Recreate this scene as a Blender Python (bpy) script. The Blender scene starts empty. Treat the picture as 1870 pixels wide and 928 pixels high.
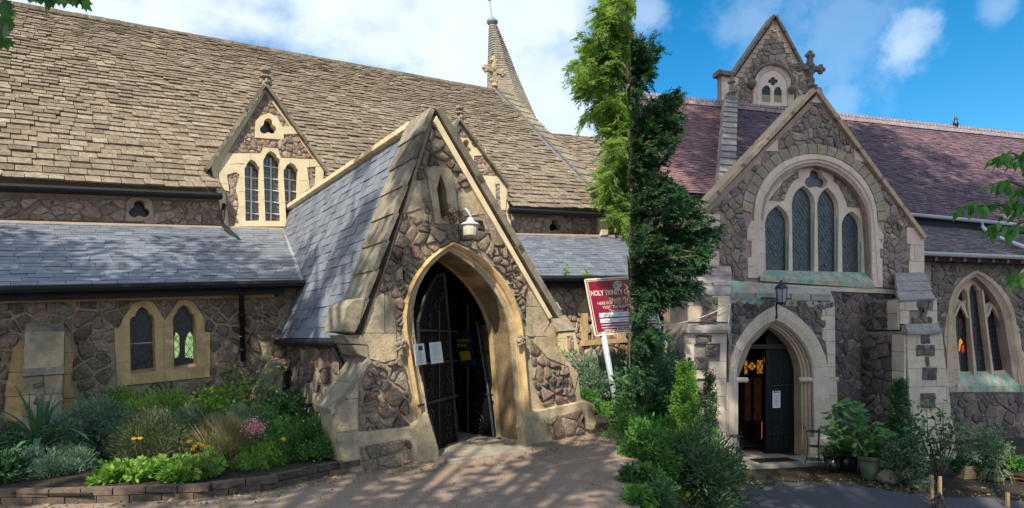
import bpy, math, random
import numpy as np
from mathutils import Vector, Matrix
from mathutils.geometry import tessellate_polygon

random.seed(7); rng = np.random.default_rng(7)
sc = bpy.context.scene
COLL = sc.collection
# ------------------------------------------------------------------ camera
FPX, CX, HY, EYE = 1100.0, 935.0, 620.0, 1.6
cam = bpy.data.cameras.new('camera'); camo = bpy.data.objects.new('camera', cam); COLL.objects.link(camo)
camo.location = (0, 0, EYE); camo.rotation_euler = (math.radians(90), 0, 0)
cam.sensor_width = 36; cam.lens = 36*FPX/1870; cam.shift_y = (HY-464)/1870
cam.clip_start = 0.05; cam.clip_end = 2000
sc.camera = camo
# ------------------------------------------------------------------ sun, sky, exposure
SUN = Vector((-0.209, -0.66, 0.72)).normalized()
EL = math.asin(SUN.z); AZ = math.atan2(SUN.x, SUN.y)
sl = bpy.data.lights.new('sun', 'SUN'); so = bpy.data.objects.new('sun', sl); COLL.objects.link(so)
sl.energy = 3.3; sl.angle = math.radians(0.5); sl.color = (1.0, 0.91, 0.76)
so.rotation_euler = SUN.to_track_quat('Z', 'Y').to_euler(); so.location = SUN*60
sc.view_settings.view_transform = 'Standard'; sc.view_settings.look = 'None'
sc.view_settings.exposure = 1.05; sc.view_settings.gamma = 1
wd = bpy.data.worlds.new('World'); sc.world = wd; wd.use_nodes = True
nt = wd.node_tree; N_ = nt.nodes; L_ = nt.links; N_.clear()
def nd(t, **kw):
    n = N_.new(t)
    for k, v in kw.items(): setattr(n, k, v)
    return n
sky = nd('ShaderNodeTexSky', sky_type='NISHITA'); sky.sun_disc = False
sky.sun_elevation = EL; sky.sun_rotation = AZ; sky.air_density = 1.0; sky.dust_density = 0.3; sky.ozone_density = 2.2
tc = nd('ShaderNodeTexCoord'); sep = nd('ShaderNodeSeparateXYZ'); L_.new(tc.outputs['Generated'], sep.inputs[0])
at = nd('ShaderNodeMath', operation='ARCTAN2'); L_.new(sep.outputs[0], at.inputs[0]); L_.new(sep.outputs[1], at.inputs[1])
mr = nd('ShaderNodeMapRange', interpolation_type='SMOOTHSTEP')       # cloud bank in the west, clear in the east
nq = nd('ShaderNodeTexNoise'); nq.inputs['Scale'].default_value = 5; nq.inputs['Detail'].default_value = 5; L_.new(tc.outputs['Generated'], nq.inputs['Vector'])
aw_ = nd('ShaderNodeMath', operation='MULTIPLY_ADD'); L_.new(nq.outputs[0], aw_.inputs[0]); aw_.inputs[1].default_value = .22; L_.new(at.outputs[0], aw_.inputs[2])
L_.new(aw_.outputs[0], mr.inputs[0])
mr.inputs[1].default_value = 0.235; mr.inputs[2].default_value = 0.325; mr.inputs[3].default_value = 1; mr.inputs[4].default_value = 0
mr2 = nd('ShaderNodeMapRange', interpolation_type='SMOOTHSTEP'); L_.new(at.outputs[0], mr2.inputs[0])
mr2.inputs[1].default_value = 1.5; mr2.inputs[2].default_value = 2.1; mr2.inputs[3].default_value = 0; mr2.inputs[4].default_value = 1     # more bank behind, out of view, added as fill on the right-hand church
bank = nd('ShaderNodeMath', operation='MAXIMUM'); L_.new(mr.outputs[0], bank.inputs[0]); L_.new(mr2.outputs[0], bank.inputs[1])
nz = nd('ShaderNodeTexNoise'); L_.new(tc.outputs['Generated'], nz.inputs['Vector'])
nz.inputs['Scale'].default_value = 4.0; nz.inputs['Detail'].default_value = 7; nz.inputs['Roughness'].default_value = 0.55
mpg = nd('ShaderNodeMapping'); mpg.inputs['Scale'].default_value = (1, 1, 1.7); mpg.inputs['Location'].default_value = (0.35, 0.1, 0.22)
L_.new(tc.outputs['Generated'], mpg.inputs[0]); L_.new(mpg.outputs[0], nz.inputs['Vector'])
c1 = nd('ShaderNodeMapRange', interpolation_type='SMOOTHSTEP'); L_.new(nz.outputs[0], c1.inputs[0])
c1.inputs[1].default_value = 0.28; c1.inputs[2].default_value = 0.52          # thick cover in the bank
c2 = nd('ShaderNodeMapRange', interpolation_type='SMOOTHSTEP'); L_.new(nz.outputs[0], c2.inputs[0])
c2.inputs[1].default_value = 0.62; c2.inputs[2].default_value = 0.85; c2.inputs[4].default_value = 0.3         # wisps in the clear part
mm = nd('ShaderNodeMix', data_type='FLOAT'); L_.new(bank.outputs[0], mm.inputs[0]); L_.new(c2.outputs[0], mm.inputs[2]); L_.new(c1.outputs[0], mm.inputs[3])
cur_ = mm.outputs[0]
for x_, y_, r_, k_ in ((1655, 80, .042, .62), (1530, 60, .10, .22), (1375, 50, .06, .25), (1185, 25, .04, .45), (1530, 190, .04, .25), (1825, 15, .025, .25)):
    dv_ = Vector(((x_-CX)/FPX, 1, (HY-y_)/FPX)).normalized(); ds_ = nd('ShaderNodeVectorMath', operation='DISTANCE'); L_.new(tc.outputs['Generated'], ds_.inputs[0]); ds_.inputs[1].default_value = dv_
    n3 = nd('ShaderNodeTexNoise'); n3.inputs['Scale'].default_value = 14; n3.inputs['Detail'].default_value = 6; n3.inputs['Roughness'].default_value = .6; L_.new(tc.outputs['Generated'], n3.inputs['Vector'])
    ad = nd('ShaderNodeMath', operation='MULTIPLY_ADD'); L_.new(n3.outputs[0], ad.inputs[0]); ad.inputs[1].default_value = -r_*2.6; L_.new(ds_.outputs['Value'], ad.inputs[2])
    r3 = nd('ShaderNodeMapRange', interpolation_type='SMOOTHSTEP'); L_.new(ad.outputs[0], r3.inputs[0]); r3.inputs[1].default_value = -r_*1.1; r3.inputs[2].default_value = -r_*.1; r3.inputs[3].default_value = k_; r3.inputs[4].default_value = 0
    mx_ = nd('ShaderNodeMath', operation='MAXIMUM'); L_.new(cur_, mx_.inputs[0]); L_.new(r3.outputs[0], mx_.inputs[1]); cur_ = mx_.outputs[0]
nz2 = nd('ShaderNodeTexNoise'); nz2.inputs['Scale'].default_value = 7; nz2.inputs['Detail'].default_value = 5; L_.new(mpg.outputs[0], nz2.inputs['Vector'])
cr = nd('ShaderNodeMix', data_type='RGBA'); L_.new(nz2.outputs[0], cr.inputs[0])
cr.inputs[6].default_value = (2.9, 3.6, 4.8, 1); cr.inputs[7].default_value = (4.6, 5.05, 5.6, 1)
hs = nd('ShaderNodeHueSaturation'); hs.inputs['Saturation'].default_value = 1.45; hs.inputs['Value'].default_value = .80; hs.inputs['Hue'].default_value = 0.49
L_.new(sky.outputs[0], hs.inputs['Color'])
ml = nd('ShaderNodeMix', data_type='RGBA'); L_.new(cur_, ml.inputs[0]); L_.new(hs.outputs[0], ml.inputs[6]); L_.new(cr.outputs[2], ml.inputs[7])
bg = nd('ShaderNodeBackground'); bg.inputs['Strength'].default_value = 0.115
wo = nd('ShaderNodeOutputWorld'); L_.new(ml.outputs[2], bg.inputs[0]); L_.new(bg.outputs[0], wo.inputs[0])

# ------------------------------------------------------------------ materials
def mat(name, cols, scale=6.0, var=0.35, stain=None, bump=(25, 0.5), rough=0.85, spec=0.3, fine=None, interp='LINEAR', attr=True):
    """cols: colours picked by the piece's own random tint; grain and stains come from noise in world space."""
    m = bpy.data.materials.new(name); m.use_nodes = True
    t = m.node_tree; n = t.nodes; l = t.links
    b = n['Principled BSDF']; b.inputs['Roughness'].default_value = rough; b.inputs['Specular IOR Level'].default_value = spec
    g = n.new('ShaderNodeNewGeometry')
    cur = None
    if attr:
        a = n.new('ShaderNodeAttribute'); a.attribute_name = 'tint'
        r = n.new('ShaderNodeValToRGB'); r.color_ramp.interpolation = interp
        e = r.color_ramp.elements
        for i, c in enumerate(cols):
            p = i/max(1, len(cols)-1) if interp == 'LINEAR' else i/len(cols)
            if i < 2: el = e[i]; el.position = p
            else: el = e.new(p)
            el.color = (*c, 1)
        if len(cols) == 1: e[1].color = (*cols[0], 1)
        l.new(a.outputs['Fac'], r.inputs[0]); cur = r.outputs[0]
    else:
        r = n.new('ShaderNodeRGB'); r.outputs[0].default_value = (*cols[0], 1); cur = r.outputs[0]
    nz = n.new('ShaderNodeTexNoise'); nz.inputs['Scale'].default_value = scale; nz.inputs['Detail'].default_value = 6; nz.inputs['Roughness'].default_value = 0.62
    l.new(g.outputs['Position'], nz.inputs['Vector'])
    mp = n.new('ShaderNodeMapRange'); mp.inputs[1].default_value = 0.3; mp.inputs[2].default_value = 0.7
    mp.inputs[3].default_value = 1-var; mp.inputs[4].default_value = 1+var
    l.new(nz.outputs[0], mp.inputs[0])
    mx = n.new('ShaderNodeVectorMath'); mx.operation = 'SCALE'; l.new(cur, mx.inputs[0]); l.new(mp.outputs[0], mx.inputs[3]); cur = mx.outputs[0]
    for s in (stain or []):
        z = n.new('ShaderNodeTexNoise'); z.inputs['Scale'].default_value = s[1]; z.inputs['Detail'].default_value = 5; z.inputs['Roughness'].default_value = 0.65
        if len(s) > 5:
            q = n.new('ShaderNodeMapping'); q.inputs['Scale'].default_value = s[5]; l.new(g.outputs['Position'], q.inputs[0]); l.new(q.outputs[0], z.inputs['Vector'])
        else: l.new(g.outputs['Position'], z.inputs['Vector'])
        zr = n.new('ShaderNodeMapRange'); zr.inputs[1].default_value = s[2]; zr.inputs[2].default_value = s[3]; zr.inputs[4].default_value = s[4]
        l.new(z.outputs[0], zr.inputs[0])
        k = n.new('ShaderNodeMix'); k.data_type = 'RGBA'; l.new(zr.outputs[0], k.inputs[0]); l.new(cur, k.inputs[6]); k.inputs[7].default_value = (*s[0], 1)
        cur = k.outputs[2]
    l.new(cur, b.inputs['Base Color'])
    if bump:
        z = n.new('ShaderNodeTexNoise'); z.inputs['Scale'].default_value = bump[0]; z.inputs['Detail'].default_value = 6; z.inputs['Roughness'].default_value = 0.7
        l.new(g.outputs['Position'], z.inputs['Vector'])
        bp = n.new('ShaderNodeBump'); bp.inputs['Strength'].default_value = bump[1]; bp.inputs['Distance'].default_value = bump[2] if len(bump) > 2 else 0.02
        l.new(z.outputs[0], bp.inputs['Height']); l.new(bp.outputs[0], b.inputs['Normal'])
    return m
def leafmat(name, cols, trans=0.3, rough=0.5, spec=0.35):
    m = mat(name, cols, scale=14, var=0.18, bump=None, rough=rough, spec=spec)
    t = m.node_tree; n = t.nodes; l = t.links; b = n['Principled BSDF']; out = n['Material Output']
    src = b.inputs['Base Color'].links[0].from_socket
    tr = n.new('ShaderNodeBsdfTranslucent'); sc_ = n.new('ShaderNodeMix'); sc_.data_type = 'RGBA'; sc_.blend_type = 'MULTIPLY'; sc_.inputs[0].default_value = 1
    l.new(src, sc_.inputs[6]); sc_.inputs[7].default_value = (1.5, 1.7, 0.6, 1); l.new(sc_.outputs[2], tr.inputs[0])
    mx = n.new('ShaderNodeMixShader'); mx.inputs[0].default_value = trans
    l.new(b.outputs[0], mx.inputs[1]); l.new(tr.outputs[0], mx.inputs[2]); l.new(mx.outputs[0], out.inputs[0])
    return m
def plain(name, col, rough=0.6, metal=0.0, spec=0.5, emit=None, est=1.0, bump=None, var=0.1):
    m = mat(name, [col], attr=False, var=var, rough=rough, spec=spec, bump=bump)
    b = m.node_tree.nodes['Principled BSDF']; b.inputs['Metallic'].default_value = metal
    if emit: b.inputs['Emission Color'].default_value = (*emit, 1); b.inputs['Emission Strength'].default_value = est
    return m

M = {}; FLATM = ('rubble_grey', 'rubble_dark', 'rubble_olive_grey', 'rubble_pink')
M['rubL'] = mat('rubble_warm', [(.11,.085,.07),(.22,.165,.125),(.34,.26,.19),(.17,.14,.115),(.40,.32,.22),(.26,.18,.14),(.13,.11,.095),(.34,.24,.18),(.29,.25,.185),(.20,.13,.10)], scale=22, var=.5, stain=[((.30,.27,.19),9,.58,.78,.5),((.05,.045,.04),30,.6,.75,.6)], bump=(26,1.0,.045), rough=.92)
M['rubLp'] = mat('rubble_pink', [(.23,.165,.13),(.38,.27,.205),(.29,.20,.155),(.46,.35,.26),(.33,.26,.20),(.42,.29,.22),(.18,.14,.12)], scale=22, var=.45, stain=[((.33,.27,.2),9,.58,.78,.5)], bump=(38,.8,.03), rough=.92)
M['mortL'] = mat('lime_mortar_warm', [(.34,.28,.205)], attr=False, scale=30, var=.3, stain=[((.13,.115,.085),4,.5,.75,.6)], bump=(90,.6,.01), rough=.95)
M['lime'] = mat('weathered_limestone', [(.47,.37,.235),(.53,.43,.29),(.42,.33,.21),(.36,.30,.20)], scale=5, var=.32, stain=[((.24,.22,.155),2.6,.48,.68,.8),((.11,.10,.08),7,.56,.74,.8,(1,1,.4)),((.50,.31,.13),1.6,.56,.75,.45),((.55,.50,.38),22,.62,.74,.5)], bump=(28,.9,.025), rough=.92)
M['limeO'] = mat('ochre_limestone', [(.52,.345,.155),(.57,.40,.20),(.47,.32,.15)], scale=5, var=.25, stain=[((.27,.22,.14),3,.52,.75,.7),((.14,.12,.09),8,.6,.75,.6,(1,1,.4))], bump=(40,.7,.015), rough=.9)
M['limeY'] = mat('pale_yellow_limestone', [(.66,.52,.31),(.71,.59,.38),(.62,.48,.27)], scale=4, var=.14, stain=[((.40,.35,.24),3,.58,.8,.5)], bump=(70,.3,.01), rough=.9)
M['copL'] = mat('lichened_coping_stone', [(.21,.18,.135),(.28,.245,.18),(.17,.145,.11)], scale=8, var=.35, stain=[((.10,.095,.07),5,.52,.7,.8),((.42,.38,.2),7,.6,.78,.5)], bump=(50,.7,.02), rough=.95)
M['tileL'] = mat('stone_roof_tile', [(.14,.11,.08),(.20,.16,.115),(.245,.195,.14),(.18,.145,.105),(.27,.22,.155),(.22,.175,.125),(.31,.265,.20)], scale=12, var=.42, stain=[((.15,.12,.09),.9,.5,.68,.55),((.44,.41,.32),15,.62,.76,.6),((.09,.08,.06),11,.58,.72,.6),((.30,.27,.10),5,.66,.8,.5)], bump=(40,.7,.02), rough=.95)
M['tileSp'] = mat('spire_shingle', [(.17,.15,.12),(.24,.21,.17),(.20,.18,.14)], scale=6, var=.3, bump=(40,.5,.02), rough=.95)
M['shade'] = plain('cream_glass_shade', (.55,.50,.36), rough=.35)
M['slate'] = mat('blue_grey_slate', [(.11,.125,.155),(.15,.17,.205),(.19,.21,.24),(.13,.145,.17)], scale=5, var=.22, stain=[((.22,.23,.25),9,.62,.8,.4)], bump=(50,.25,.008), rough=.48, spec=.6)
M['fascia'] = plain('black_painted_iron', (.012,.013,.016), rough=.65, spec=.3, bump=(40,.2))
M['lead'] = plain('lead_flashing', (.32,.30,.29), rough=.55, bump=(30,.3))
M['leadpink'] = plain('faded_mortar_fillet', (.50,.38,.31), rough=.9, bump=(40,.5))
M['iron'] = plain('black_wrought_iron', (.018,.018,.02), rough=.42, spec=.6)
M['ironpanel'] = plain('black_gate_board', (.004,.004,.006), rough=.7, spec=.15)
M['rust'] = plain('rusty_iron', (.13,.055,.025), rough=.9, bump=(80,.6))
M['glassD'] = plain('dark_leaded_glass', (.006,.008,.012), rough=.18, spec=.4, bump=(9,.35,.02))
M['glassG'] = mat('grey_dormer_glass', [(.10,.11,.13)], attr=False, scale=14, var=.7, stain=[((.3,.33,.37),22,.55,.7,.4)], bump=(8,.3,.02), rough=.15, spec=.8)
M['lead2'] = plain('lead_cames', (.05,.055,.06), rough=.5)
M['leadlight'] = plain('pale_lead_cames', (.6,.62,.64), rough=.5)
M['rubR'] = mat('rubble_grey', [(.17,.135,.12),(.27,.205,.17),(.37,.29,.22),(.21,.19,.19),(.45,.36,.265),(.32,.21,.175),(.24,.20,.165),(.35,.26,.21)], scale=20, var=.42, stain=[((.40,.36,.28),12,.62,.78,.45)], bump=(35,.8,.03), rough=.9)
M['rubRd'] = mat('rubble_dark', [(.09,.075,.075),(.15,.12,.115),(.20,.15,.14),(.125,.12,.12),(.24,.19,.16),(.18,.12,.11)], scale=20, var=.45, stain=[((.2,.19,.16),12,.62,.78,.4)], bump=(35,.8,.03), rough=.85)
M['mortR'] = mat('pink_mortar', [(.42,.30,.25)], attr=False, scale=30, var=.25, stain=[((.18,.15,.13),3,.5,.75,.5)], bump=(90,.6,.01), rough=.95)
M['mortRg'] = mat('grey_mortar', [(.26,.23,.20)], attr=False, scale=30, var=.25, bump=(90,.6,.01), rough=.95)
M['bath'] = mat('cream_dressed_stone', [(.70,.53,.42),(.75,.59,.47),(.66,.51,.40)], scale=5, var=.14, stain=[((.42,.34,.27),2.5,.55,.8,.5)], bump=(120,.25,.006), rough=.88)
M['bathG'] = mat('grey_cream_dressed_stone', [(.58,.47,.36),(.66,.55,.43),(.53,.43,.34)], scale=5, var=.16, stain=[((.28,.25,.2),2.5,.52,.75,.6),((.3,.27,.22),7,.55,.75,.5,(.35,.35,1.5))], bump=(110,.3,.008), rough=.88)
M['weath'] = mat('lichened_grey_weathering', [(.27,.225,.205),(.34,.29,.26),(.23,.19,.18)], scale=10, var=.3, stain=[((.5,.46,.4),18,.6,.75,.6),((.13,.11,.1),4,.55,.75,.6)], bump=(50,.5,.015), rough=.92)
M['verd'] = mat('copper_stained_stone', [(.46,.38,.29)], attr=False, scale=9, var=.3, stain=[((.13,.36,.27),6.5,.46,.58,.85,(1,1,.25)),((.15,.43,.43),12,.56,.64,.8,(1,1,.2)),((.40,.33,.24),9,.56,.7,.7),((.10,.09,.07),13,.58,.72,.7)], bump=(80,.3,.01), rough=.85)
M['vous'] = mat('tan_voussoir', [(.38,.30,.21),(.32,.27,.21),(.44,.33,.21),(.36,.33,.27)], scale=14, var=.3, stain=[((.22,.2,.17),12,.58,.75,.5)], bump=(40,.7,.02), rough=.92)
M['tileR'] = mat('plum_clay_tile', [(.085,.056,.072),(.12,.074,.092),(.165,.098,.11),(.105,.068,.09),(.19,.115,.12)], scale=3, var=.3, stain=[((.50,.44,.44),10,.64,.74,.55),((.26,.24,.15),2.0,.55,.75,.45),((.07,.045,.07),1.2,.5,.7,.45)], bump=(50,.5,.01), rough=.85)
M['tileR2'] = mat('sunlit_red_clay_tile', [(.17,.095,.10),(.22,.12,.115),(.15,.085,.10)], scale=3, var=.2, stain=[((.12,.08,.11),1.5,.55,.7,.7)], bump=(50,.5,.01), rough=.85)  # redder twin of the plum tile: sunlight put into the left field's colour
M['ridge'] = mat('pinkish_ridge_tile', [(.34,.24,.23),(.40,.29,.27)], scale=8, var=.25, stain=[((.16,.13,.12),7,.5,.75,.6)], bump=(50,.4,.01), rough=.85)
M['timber'] = plain('ochre_wallplate', (.36,.20,.09), rough=.8, bump=(30,.4))
M['gutG'] = plain('grey_plastic_gutter', (.42,.40,.40), rough=.5)
M['gutW'] = plain('white_plastic_pipe', (.62,.66,.70), rough=.35)
M['doorD'] = plain('black_green_door_paint', (.005,.007,.008), rough=.6, spec=.25, bump=(30,.15))
M['paper'] = plain('white_paper', (.72,.74,.76), rough=.7, var=.03)
M['ink'] = plain('black_print', (.03,.03,.035), rough=.8, var=0)
M['white'] = plain('white_enamel', (.68,.70,.72), rough=.3)
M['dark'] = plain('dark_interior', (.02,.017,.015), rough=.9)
M['step'] = mat('worn_step_stone', [(.28,.25,.2),(.34,.3,.24)], scale=6, var=.25, stain=[((.16,.14,.11),4,.5,.75,.6),((.16,.2,.08),5,.6,.75,.5)], bump=(60,.5,.01), rough=.9)
M['soil'] = mat('dark_garden_soil', [(.05,.036,.025)], attr=False, scale=18, var=.5, stain=[((.18,.13,.09),40,.62,.72,.7),((.05,.07,.03),6,.55,.7,.5)], bump=(60,1,.03), rough=.98)
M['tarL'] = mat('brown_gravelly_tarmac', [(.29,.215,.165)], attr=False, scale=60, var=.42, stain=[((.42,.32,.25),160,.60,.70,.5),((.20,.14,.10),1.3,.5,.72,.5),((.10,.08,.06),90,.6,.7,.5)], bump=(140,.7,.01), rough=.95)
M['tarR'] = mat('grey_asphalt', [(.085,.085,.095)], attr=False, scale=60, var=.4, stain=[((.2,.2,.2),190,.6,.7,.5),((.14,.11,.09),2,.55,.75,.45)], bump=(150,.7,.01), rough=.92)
M['brick'] = mat('blue_brown_kerb_brick', [(.075,.06,.05),(.12,.09,.07),(.16,.11,.08)], scale=20, var=.4, stain=[((.12,.13,.06),6,.55,.75,.5)], bump=(60,.6,.01), rough=.9)
M['bark'] = mat('rough_bark', [(.12,.09,.065)], attr=False, scale=12, var=.4, bump=(30,.9,.03), rough=.95)
M['stem'] = plain('green_brown_stem', (.10,.09,.045), rough=.8)
M['glassR'] = mat('stained_glass_dull', [(.03,.05,.055)], attr=False, scale=9, var=.6, stain=[((.10,.12,.13),14,.55,.7,.7),((.05,.03,.05),11,.6,.7,.5)], bump=(10,.5,.02), rough=.25, spec=.7)
M['glassB'] = mat('stained_glass_dark', [(.012,.016,.025)], attr=False, scale=9, var=.6, stain=[((.03,.045,.06),8,.55,.7,.7),((.06,.035,.02),7,.6,.7,.6)], bump=(10,.4,.02), rough=.25, spec=.6)
M['lead3'] = plain('grey_lead_cames', (.11,.13,.14), rough=.5)
M['verdP'] = plain('verdigris_copper', (.05,.38,.26), rough=.8)
M['verd2'] = mat('streaked_grey_stone', [(.42,.35,.29)], attr=False, scale=6, var=.25, stain=[((.16,.45,.40),3.2,.50,.60,.75,(1,1,.15)),((.42,.38,.12),3.0,.60,.68,.6,(1,1,.15)),((.22,.18,.17),8,.55,.7,.6)], bump=(80,.4,.01), rough=.9)
M['bathD'] = mat('brownish_cream_stone', [(.50,.37,.26),(.56,.43,.31),(.46,.34,.23)], scale=5, var=.15, stain=[((.34,.20,.10),3,.54,.75,.5),((.26,.22,.17),2.2,.58,.8,.5)], bump=(110,.3,.008), rough=.88)
M['bathC'] = mat('tan_coping_stone', [(.50,.36,.24),(.55,.41,.28),(.45,.33,.22)], scale=6, var=.18, stain=[((.25,.19,.14),5,.56,.75,.5)], bump=(80,.4,.01), rough=.9)
M['copR'] = plain('dark_grey_brown_carved_stone', (.20,.165,.14), rough=.95, bump=(40,.8,.02), var=.35)
M['doorT'] = plain('dark_brown_timber', (.014,.008,.006), rough=.6, bump=(30,.3))
M['amberD2'] = plain('amber_glow', (.1,.04,.02), emit=(1,.3,.08), est=.15)
M['amberF'] = plain('lit_orange_glass', (.4,.2,.05), emit=(1,.42,.08), est=.25)
M['redF'] = plain('lit_red_glass', (.4,.02,.02), emit=(1,.05,.03), est=.25)
M['rubRo'] = mat('rubble_olive_grey', [(.13,.115,.10),(.20,.175,.14),(.26,.225,.17),(.16,.15,.14),(.22,.18,.15),(.15,.12,.12)], scale=20, var=.42, stain=[((.34,.32,.25),12,.62,.78,.45)], bump=(35,.8,.03), rough=.9)
M['tileR3'] = mat('grey_plum_clay_tile', [(.10,.08,.085),(.15,.12,.12),(.20,.165,.15)], scale=8, var=.35, stain=[((.30,.29,.24),9,.58,.75,.6)], bump=(50,.6,.01), rough=.9)
M['louv'] = plain('yellowed_louvre', (.30,.28,.14), rough=.8)
M['lglass'] = plain('frosted_lantern_glass', (.34,.38,.42), rough=.25)
def L3(*c): return [tuple(x) for x in c]
M['lfShade'] = leafmat('canopy_leaf', L3((.035,.075,.018),(.06,.12,.025),(.045,.09,.02)))
M['lfMaple'] = leafmat('maple_leaf', L3((.03,.09,.02),(.05,.14,.03),(.02,.06,.015)), trans=.35)
M['lfCon'] = leafmat('bright_conifer_leaf', L3((.13,.21,.05),(.21,.32,.09),(.31,.42,.14),(.16,.26,.07)), trans=.5)
M['lfYew'] = leafmat('dark_yew_leaf', L3((.014,.042,.024),(.028,.08,.034),(.055,.14,.045),(.02,.06,.028)), trans=.15)
M['lfGrey'] = leafmat('grey_green_leaf', L3((.08,.145,.095),(.14,.225,.15),(.21,.30,.21)), trans=.15)
M['lfDark'] = leafmat('rosemary_leaf', L3((.05,.08,.035),(.09,.12,.05),(.14,.15,.08)), trans=.15)
M['lfLime'] = leafmat('lime_green_leaf', L3((.10,.21,.03),(.18,.33,.06),(.27,.40,.09)), trans=.35)
M['lfMid'] = leafmat('mid_green_leaf', L3((.05,.14,.03),(.09,.22,.05),(.14,.29,.07)), trans=.3)
M['lfDeep'] = leafmat('deep_green_leaf', L3((.025,.075,.028),(.045,.12,.045),(.07,.165,.06)), trans=.2)
M['lfBlue'] = leafmat('strap_leaf', L3((.045,.11,.06),(.07,.16,.08),(.11,.21,.12)), trans=.15, rough=.4)
M['lfOlive'] = leafmat('olive_shrub_leaf', L3((.035,.08,.04),(.07,.13,.06),(.11,.17,.09),(.04,.12,.03)), trans=.2)
M['lfVar'] = leafmat('variegated_leaf', L3((.05,.12,.05),(.10,.17,.09),(.30,.36,.26),(.07,.14,.06)), trans=.2)
M['lfGold'] = leafmat('gold_edged_leaf', L3((.45,.42,.05),(.30,.33,.05),(.55,.50,.10)), trans=.25)
M['lfConR'] = leafmat('fresh_cypress_leaf', L3((.05,.14,.02),(.10,.24,.03),(.16,.32,.05)), trans=.25)
M['lfStraw'] = leafmat('dry_grass', L3((.25,.20,.09),(.35,.28,.14),(.15,.16,.06)), trans=.2)
M['lfMid2'] = leafmat('cherry_green_leaf', L3((.04,.14,.025),(.07,.21,.04),(.11,.28,.06)), trans=.35)
M['stake2'] = plain('weathered_woven_trough', (.20,.16,.10), rough=.9, bump=(50,.5))
M['flPink'] = leafmat('pink_petal', L3((.60,.22,.33),(.75,.38,.48)), trans=.2)
M['flYel'] = leafmat('yellow_petal', L3((.85,.55,.02),(.9,.62,.04)), trans=.2)
M['flWhite'] = leafmat('white_petal', L3((.7,.7,.72),(.6,.6,.7)), trans=.2)
M['potG'] = plain('olive_plastic_pot', (.10,.14,.065), rough=.45)
M['potB'] = plain('black_glazed_pot', (.02,.022,.025), rough=.25)
M['potT'] = plain('terracotta', (.30,.10,.06), rough=.8, bump=(40,.3))
M['rope'] = plain('white_cable', (.66,.64,.62), rough=.6)
M['stake'] = plain('sawn_wooden_stake', (.45,.29,.15), rough=.85, bump=(60,.5))
M['boulder'] = mat('pinkish_boulder', [(.30,.21,.165)], attr=False, scale=9, var=.4, bump=(30,.8,.02), rough=.9)
M['maroon'] = plain('maroon_signboard', (.22,.008,.03), rough=.35, var=.05)
M['cream'] = plain('cream_lettering', (.75,.68,.52), rough=.5, var=0)
M['post'] = plain('pale_grey_post', (.44,.50,.53), rough=.4)
M['sgrey'] = plain('grey_strip_print', (.25,.25,.28), rough=.5, var=0)
M['navy'] = plain('navy_poster', (.018,.028,.07), rough=.4, var=0)
M['yel'] = plain('yellow_print', (.55,.38,.03), rough=.5, var=0)
M['amber'] = plain('lit_amber_glass', (.5,.2,.03), rough=.4, emit=(1,.40,.06), est=.16)
M['amberD'] = plain('dim_amber_glass', (.03,.012,.005), rough=.4, emit=(1,.35,.1), est=.008)
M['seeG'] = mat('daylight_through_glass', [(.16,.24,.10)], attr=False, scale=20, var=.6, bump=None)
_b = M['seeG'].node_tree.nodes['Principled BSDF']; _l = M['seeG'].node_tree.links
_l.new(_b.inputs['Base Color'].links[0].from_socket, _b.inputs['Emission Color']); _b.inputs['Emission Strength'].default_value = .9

# ------------------------------------------------------------------ object helpers
def link(o, parent=None, wl=None):
    COLL.objects.link(o)
    if parent is not None:
        o.parent = parent
        o.matrix_parent_inverse = WM[parent.name].inverted() if parent.name in WM else Matrix.Identity(4)
    WM[o.name] = (wl if wl is not None else Matrix.Translation(o.location))
    return o
WM = {}
def tag(o, label=None, cat=None, group=None, kind=None):
    for k, v in (('label', label), ('category', cat), ('group', group), ('kind', kind)):
        if v: o[k] = v
    return o
def thing(name, loc, label, cat, group=None):
    o = bpy.data.objects.new(name, None); o.location = loc; o.empty_display_size = .2
    link(o); return tag(o, label, cat, group)
def mesh(name, V, F, mats, tint=None, smooth=False, matidx=None):
    me = bpy.data.meshes.new(name); me.from_pydata([tuple(v) for v in V], [], F)
    for m in (mats if isinstance(mats, (list, tuple)) else [mats]): me.materials.append(m)
    a = me.color_attributes.new('tint', 'FLOAT_COLOR', 'POINT')
    if tint is None: tint = .5
    n = len(V)
    tv = np.empty((n, 4), dtype=np.float32); tv[:, 3] = 1
    tv[:, :3] = np.asarray(tint, dtype=np.float32).reshape(-1, 1) if not np.isscalar(tint) else tint
    a.data.foreach_set('color', tv.ravel())
    if matidx is not None: me.polygons.foreach_set('material_index', np.asarray(matidx, dtype=np.int32))
    if smooth: me.polygons.foreach_set('use_smooth', np.ones(len(me.polygons), dtype=bool))
    return me
def mobj(name, V, F, mats, parent=None, tint=None, smooth=False, origin=None, matidx=None):
    V = np.asarray(V, dtype=float).reshape(-1, 3)
    c = V.mean(0) if origin is None else np.asarray(origin, dtype=float)
    me = mesh(name, V-c, F, mats, tint, smooth, matidx)
    o = bpy.data.objects.new(name, me); o.location = c
    return link(o, parent)
class MB:
    def __init__(s): s.V = []; s.F = []; s.T = []
    def add(s, V, F, tint=.5):
        b = len(s.V); s.V.extend([tuple(v) for v in V]); s.F.extend([tuple(i+b for i in f) for f in F]); s.T.extend([tint]*len(V)); return s
    def build(s, name, m, parent=None, smooth=False, kind=None, origin=None):
        o = mobj(name, s.V, s.F, m, parent, tint=s.T, smooth=smooth, origin=origin)
        if kind: o['kind'] = kind
        return o
def proj(p): return (CX+FPX*p[0]/max(p[1], .01), HY-FPX*(p[2]-EYE)/max(p[1], .01))
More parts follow.
